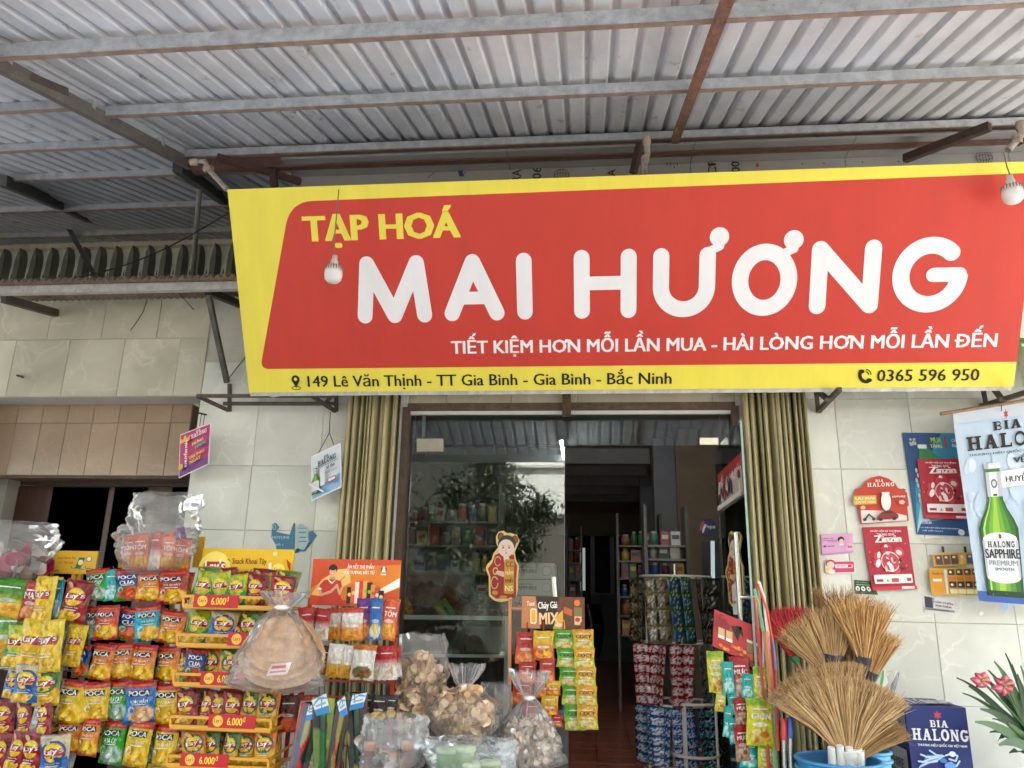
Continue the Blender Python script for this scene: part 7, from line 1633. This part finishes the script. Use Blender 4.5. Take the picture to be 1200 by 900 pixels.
# mops / sticks and hanging strips left of the brooms
for k, (px, y0_, c_, lb) in enumerate(((918.5, 842, 'b0282c', 'metal stick with red grip standing left of the fan brooms'), (926, 840, '2c4a94', 'metal stick with blue grip standing left of the fan brooms'))):
    a = P(px, y0_, -1.12); t = thing('mop_stick', lb, 'mop stick', a); m_ = P(px, y0_+25, -1.12)
    q = MB(); q.tube([a, a+Vector((0, 0, -.01)), m_], [.01, .016, .016], c_, 10); q.build('grip', M_PLASTIC, t); q = MB(); q.tube([m_, P(px+1.5, 915, -1.12)], .012, 'b8b8b4', 10); q.build('tube', M_METAL, t)
for k, (pts, c_, w_, lb) in enumerate((([(884, 690), (893, 730), (904, 800), (908, 900)], '7ab084', .018, 'pale green plastic duster strip at the left of the brooms'), ([(889, 681), (895, 700), (902, 760)], 'dcdad2', .018, 'white plastic duster strip beside the right shutter'),
    ([(888, 684), (899, 715), (908, 770), (912, 880)], 'cc4a28', .014, 'orange duster strip curving down beside the red card'), ([(884, 700), (890, 760), (899, 860), (901, 900)], 'a83234', .016, 'dark red duster strip behind the hanging packs'), ([(904, 745), (908, 790), (911, 850)], 'b03a3c', .02, 'red rubber strip hanging beside the straw fan'), ([(906, 752), (909, 785)], '6a7ab8', .01, 'thin blue strip beside the red broom'), ([(897, 740), (903, 800), (904, 822)], 'a8683c', .03, 'brown strip bundle hanging behind the red rubber strips'))):
    q = MB(); Y = -.95-.012*k; P_ = [P(x_, y_, Y) for x_, y_ in pts]; 
    for a, b_ in zip(P_[:-1], P_[1:]):
        for s_ in (-.3, .3): q.add([a+Vector((-w_/2, 0, 0)), a+Vector((w_/2, 0, 0)), b_+Vector((w_/2, s_*.01, 0)), b_+Vector((-w_/2, 0, 0)), a+Vector((0, -.006, 0)), b_+Vector((0, -.006, 0))], [(0, 4, 5, 3), (4, 1, 2, 5)] if s_ < 0 else [(1, 0, 3, 2)], c_)
    q.build('duster_strip', M_PLASTIC, None, lb, 'duster strip', origin=P_[0])
q = MB(); a = P(875, 850, -.7); q.box(P(880, 870, -.7), (.16, .02, .4), '3a3634'); q.build('dark_mat_roll', M_PLASTIC, None, 'dark rolled mat behind the hanging turquoise packs', 'mat', origin=P(880, 870, -.7))
# leaf printed pack and clear brush packet by the brooms
qb(None, 'printed_pack', [(1024, 778), (1034, 769), (1041, 800), (1026, 818)], -.8, 'ccd4cc', lambda a: (a.disc(.6, .3, .35, '5a9a4c', .12, 12, .8), a.disc(.4, .6, .3, '9cc49c', .1, 12, -.7)), label='white pack with green leaf print behind the broom necks', cat='pack', origin=P(1026, 818, -.8))
t = thing('packed_brush', 'purple brush in a clear packet standing beside the beer carton', 'brush', P(1042, 828, -.75))
q = MB(); q.tube([P(1038, 830, -.75), P(1047, 805, -.75), P(1053, 788, -.75)], [.016, .014, .006], '4a4478', 8); q.build('brush', M_PLASTIC, t)
q = MB(); q.grid(lambda u, v: P(1030+u*14+v*10, 832-v*46, -.77)+Vector((0, -.03*sin(pi*u), 0)), 6, 8, 'e0e0e0'); q.build('packet_film', M_FILM2, t)
# ---------------------------------------------------------------- the beer carton
YC0, YC1 = -.62, -.2; A_ = P(1060.5, 827.5, YC0); B_ = P(1131.5, 829, YC0); zt_ = (A_.z+B_.z)/2; x0_, x1_ = A_.x, B_.x
hb = .62; t = thing('beer_carton', 'dark blue beer carton with white lettering standing by the right wall', 'carton', ((x0_+x1_)/2, (YC0+YC1)/2, zt_-hb))
q = MB(); q.box(((x0_+x1_)/2, (YC0+YC1)/2, zt_-hb/2), (x1_-x0_, YC1-YC0, hb), '1c2c6c'); q.build('box', M_CARD, t)
q = MB(); ar = BArt(); w_ = x1_-x0_
def U(x_): return x_*w_
def V(px_y): return P(1095, px_y, YC0).z-(zt_-hb)
ar.star(U(.52), V(838), .025, 'c83a4a', 6, .5); slab(ar, 'BIA', U(.38), V(852), U(.67), V(844), 'e8e8ec'); slab(ar, 'HALONG', U(.06), V(867.5), U(.97), V(854), 'e8e8ec')
ar.text('THƯƠNG HIỆU QUỐC GIA VIỆT NAM', U(.12), V(875), U(.92), V(870), 'e0e4ec', .04)
cx_, cy_ = U(.5), V(893)
for k in range(9): ar.stroke([(U(.1+.02*k), V(900-k*2)), (U(.3), V(893-k)), (U(.5), V(888-k*.6))], .005, ('8ab4e0', 'c8dcf0', '5a8acc')[k % 3])
for pts_ in ([(.15, 884), (.3, 888), (.42, 886), (.5, 890)], [(.3, 879), (.4, 884), (.52, 885)], [(.1, 892), (.25, 893), (.4, 891)], [(.55, 884), (.66, 881), (.74, 884), (.7, 890), (.6, 888)], [(.62, 892), (.7, 896), (.76, 890)]): ar.stroke([(U(a_), V(b2)) for a_, b2 in pts_], .009, 'b8d4f0')
ar.disc(U(.66), V(882), .018, 'dce8f4', .014); ar.disc(U(.5), V(890), .02, '4a7ac4', .012); ar.disc(U(.6), V(896), .03, '6a9ad8', .02)
ar.lay(q, lambda x_, y_, z_: (x0_+x_, YC0-z_, zt_-hb+y_), .001, .0003)
ar = BArt()
for k in range(3):
    z_ = .5-k*.2
    ar.rect(.02, z_-.07, .4, z_+.085, 'a8a8b0'); slab(ar, 'HALONG', .06, z_+.045, .2, z_+.07, '3a3c48'); ar.text('SAPPHIRE', .05, z_-.02, .36, z_+.03, '2c3040', .04); ar.rect(.06, z_-.05, .3, z_-.035, '6a6c78')
ar.lay(q, lambda x_, y_, z_: (x0_-z_, YC1-x_-.0, zt_-hb+y_+.0), .001, .0003)
ar = BArt(); slab(ar, 'BIA', U(.36), .3, U(.6), .36, 'd8d8e0'); slab(ar, 'HALONG', U(.08), .06, U(.92), .24, 'd8d8e0'); ar.lay(q, lambda x_, y_, z_: (x0_+x_, YC0+.0+y_, zt_+z_), .001, .0003)
q.build('print', M_CARD, t)
# ---------------------------------------------------------------- flowering plant at the right edge
base = P(1222, 892, -.75); t = thing('lily_plant', 'strap leaved lily plant with pink flowers at the right edge', 'plant', base)
LV = [((1121, 794), (1165, 812)), ((1135, 804), (1175, 826)), ((1149, 831), (1185, 836)), ((1163, 842), (1195, 846)), ((1169, 872), (1172, 842)), ((1165, 775), (1192, 806)), ((1186, 778), (1200, 820)), ((1155, 821), (1190, 838)), ((1171, 873), (1195, 861)), ((1182, 852), (1205, 855)), ((1150, 790), (1185, 820)), ((1205, 770), (1210, 820)), ((1175, 795), (1200, 830)), ((1183, 882), (1200, 872)), ((1192, 790), (1207, 835)), ((1128, 812), (1172, 826)), ((1158, 785), (1188, 815)), ((1143, 846), (1180, 848)), ((1178, 765), (1198, 806)), ((1160, 858), (1190, 850)), ((1196, 780), (1212, 826))]
for i, (tip, mid) in enumerate(LV):
    Yt = -.75+.25*sin(i*2.1); T_ = P(*tip, Yt); M_ = P(*mid, -.75+.12*sin(i*1.3)); w_ = .014+.007*(i % 3); q = MB(); L_ = []
    for k in range(11):
        f_ = k/10; p = base*(1-f_)**2+M_*2*f_*(1-f_)*1.0+T_*f_**2; L_.append(p)
    vs = []
    for k, p in enumerate(L_):
        d_ = (L_[min(k+1, 10)]-L_[max(k-1, 0)]).normalized(); s_ = d_.cross(Vector((0, -1, .3))).normalized(); ww = w_*sin(pi*min(.97, .25+.75*k/10))**.7
        vs += [p-s_*ww, p+Vector((0, .006, -.004)), p+s_*ww]
    q.add(vs, [(3*k+j, 3*k+j+1, 3*k+j+4, 3*k+j+3) for k in range(10) for j in (0, 1)], ('3a5a34', '4a6a3c', '2f4a2c', '5a7a48')[i % 4], True); q.build('leaf', M_LEAF, t)
for i, (px, py) in enumerate(((1150, 797), (1176, 803))):
    c = P(px, py, -.85); q = MB(); q.tube([base, P(1200, 850, -.8), c], .006, '5a7a48', 6); q.build('flower_stalk', M_LEAF, t); q = MB()
    for k in range(6):
        a = k*pi/3+.3*i; d_ = Vector((cos(a), -.25, sin(a))).normalized(); s_ = Vector((-sin(a), 0, cos(a))); L_ = (.066 if i else .052)*(1+.12*sin(k*2.3))
        def pt(u, v):
            r_ = L_*v; wd_ = .024*sin(pi*min(.98, .12+.86*v))**.8
            return c+d_*r_+s_*(u-.5)*2*wd_+Vector((0, -.03*sin(pi*v*.8)+.03*v*v+.012*abs(u-.5)*2, .006*sin(k+v*4)))
        q.grid(pt, 4, 7, lambda u, v: mixc('e8c8b4', ('b02a4c', 'c84a68')[k % 2], min(1, abs(u-.5)*4+.25+.3*v)), flip=True)
    for k in range(5): q.tube([c, c+Vector((.012*cos(k*1.3), -.05, .012*sin(k*1.3)))], .0016, 'e8d48c', 4)
    q.build('flower', M_LEAF, t)

# scraps of old paper and glue on the tiles
for k, (px, py, w_, h_, c_, lb) in enumerate(((1090, 634, 30, 9, 'ccc8bb', 'whitish strip of glue residue above the cigarette display'), (1150, 719, 7, 6, 'e6e2d6', 'tiny white paper scrap below the beer banner'), (1058, 574, 8, 4, '6a665c', 'small dark torn scrap right of the scalloped poster'), (1047, 722, 22, 8, 'd2cec0', 'pale glue patch under the red poster near the brooms'), (1080, 690, 10, 12, 'dad6ca', 'pale peeled patch left of the torn black sticker'))):
    rr = random.Random(40+k); a = P(px, py, 0); q = MB(); n = 13
    q.poly([P(px+w_*.5*cos(2*pi*i/n)*rr.uniform(.6, 1.1), py+h_*.5*sin(2*pi*i/n)*rr.uniform(.5, 1.1), -.011) for i in range(n)], c_)
    q.build('paper_scrap', M_PAPER, None, lb, 'scrap', origin=a)
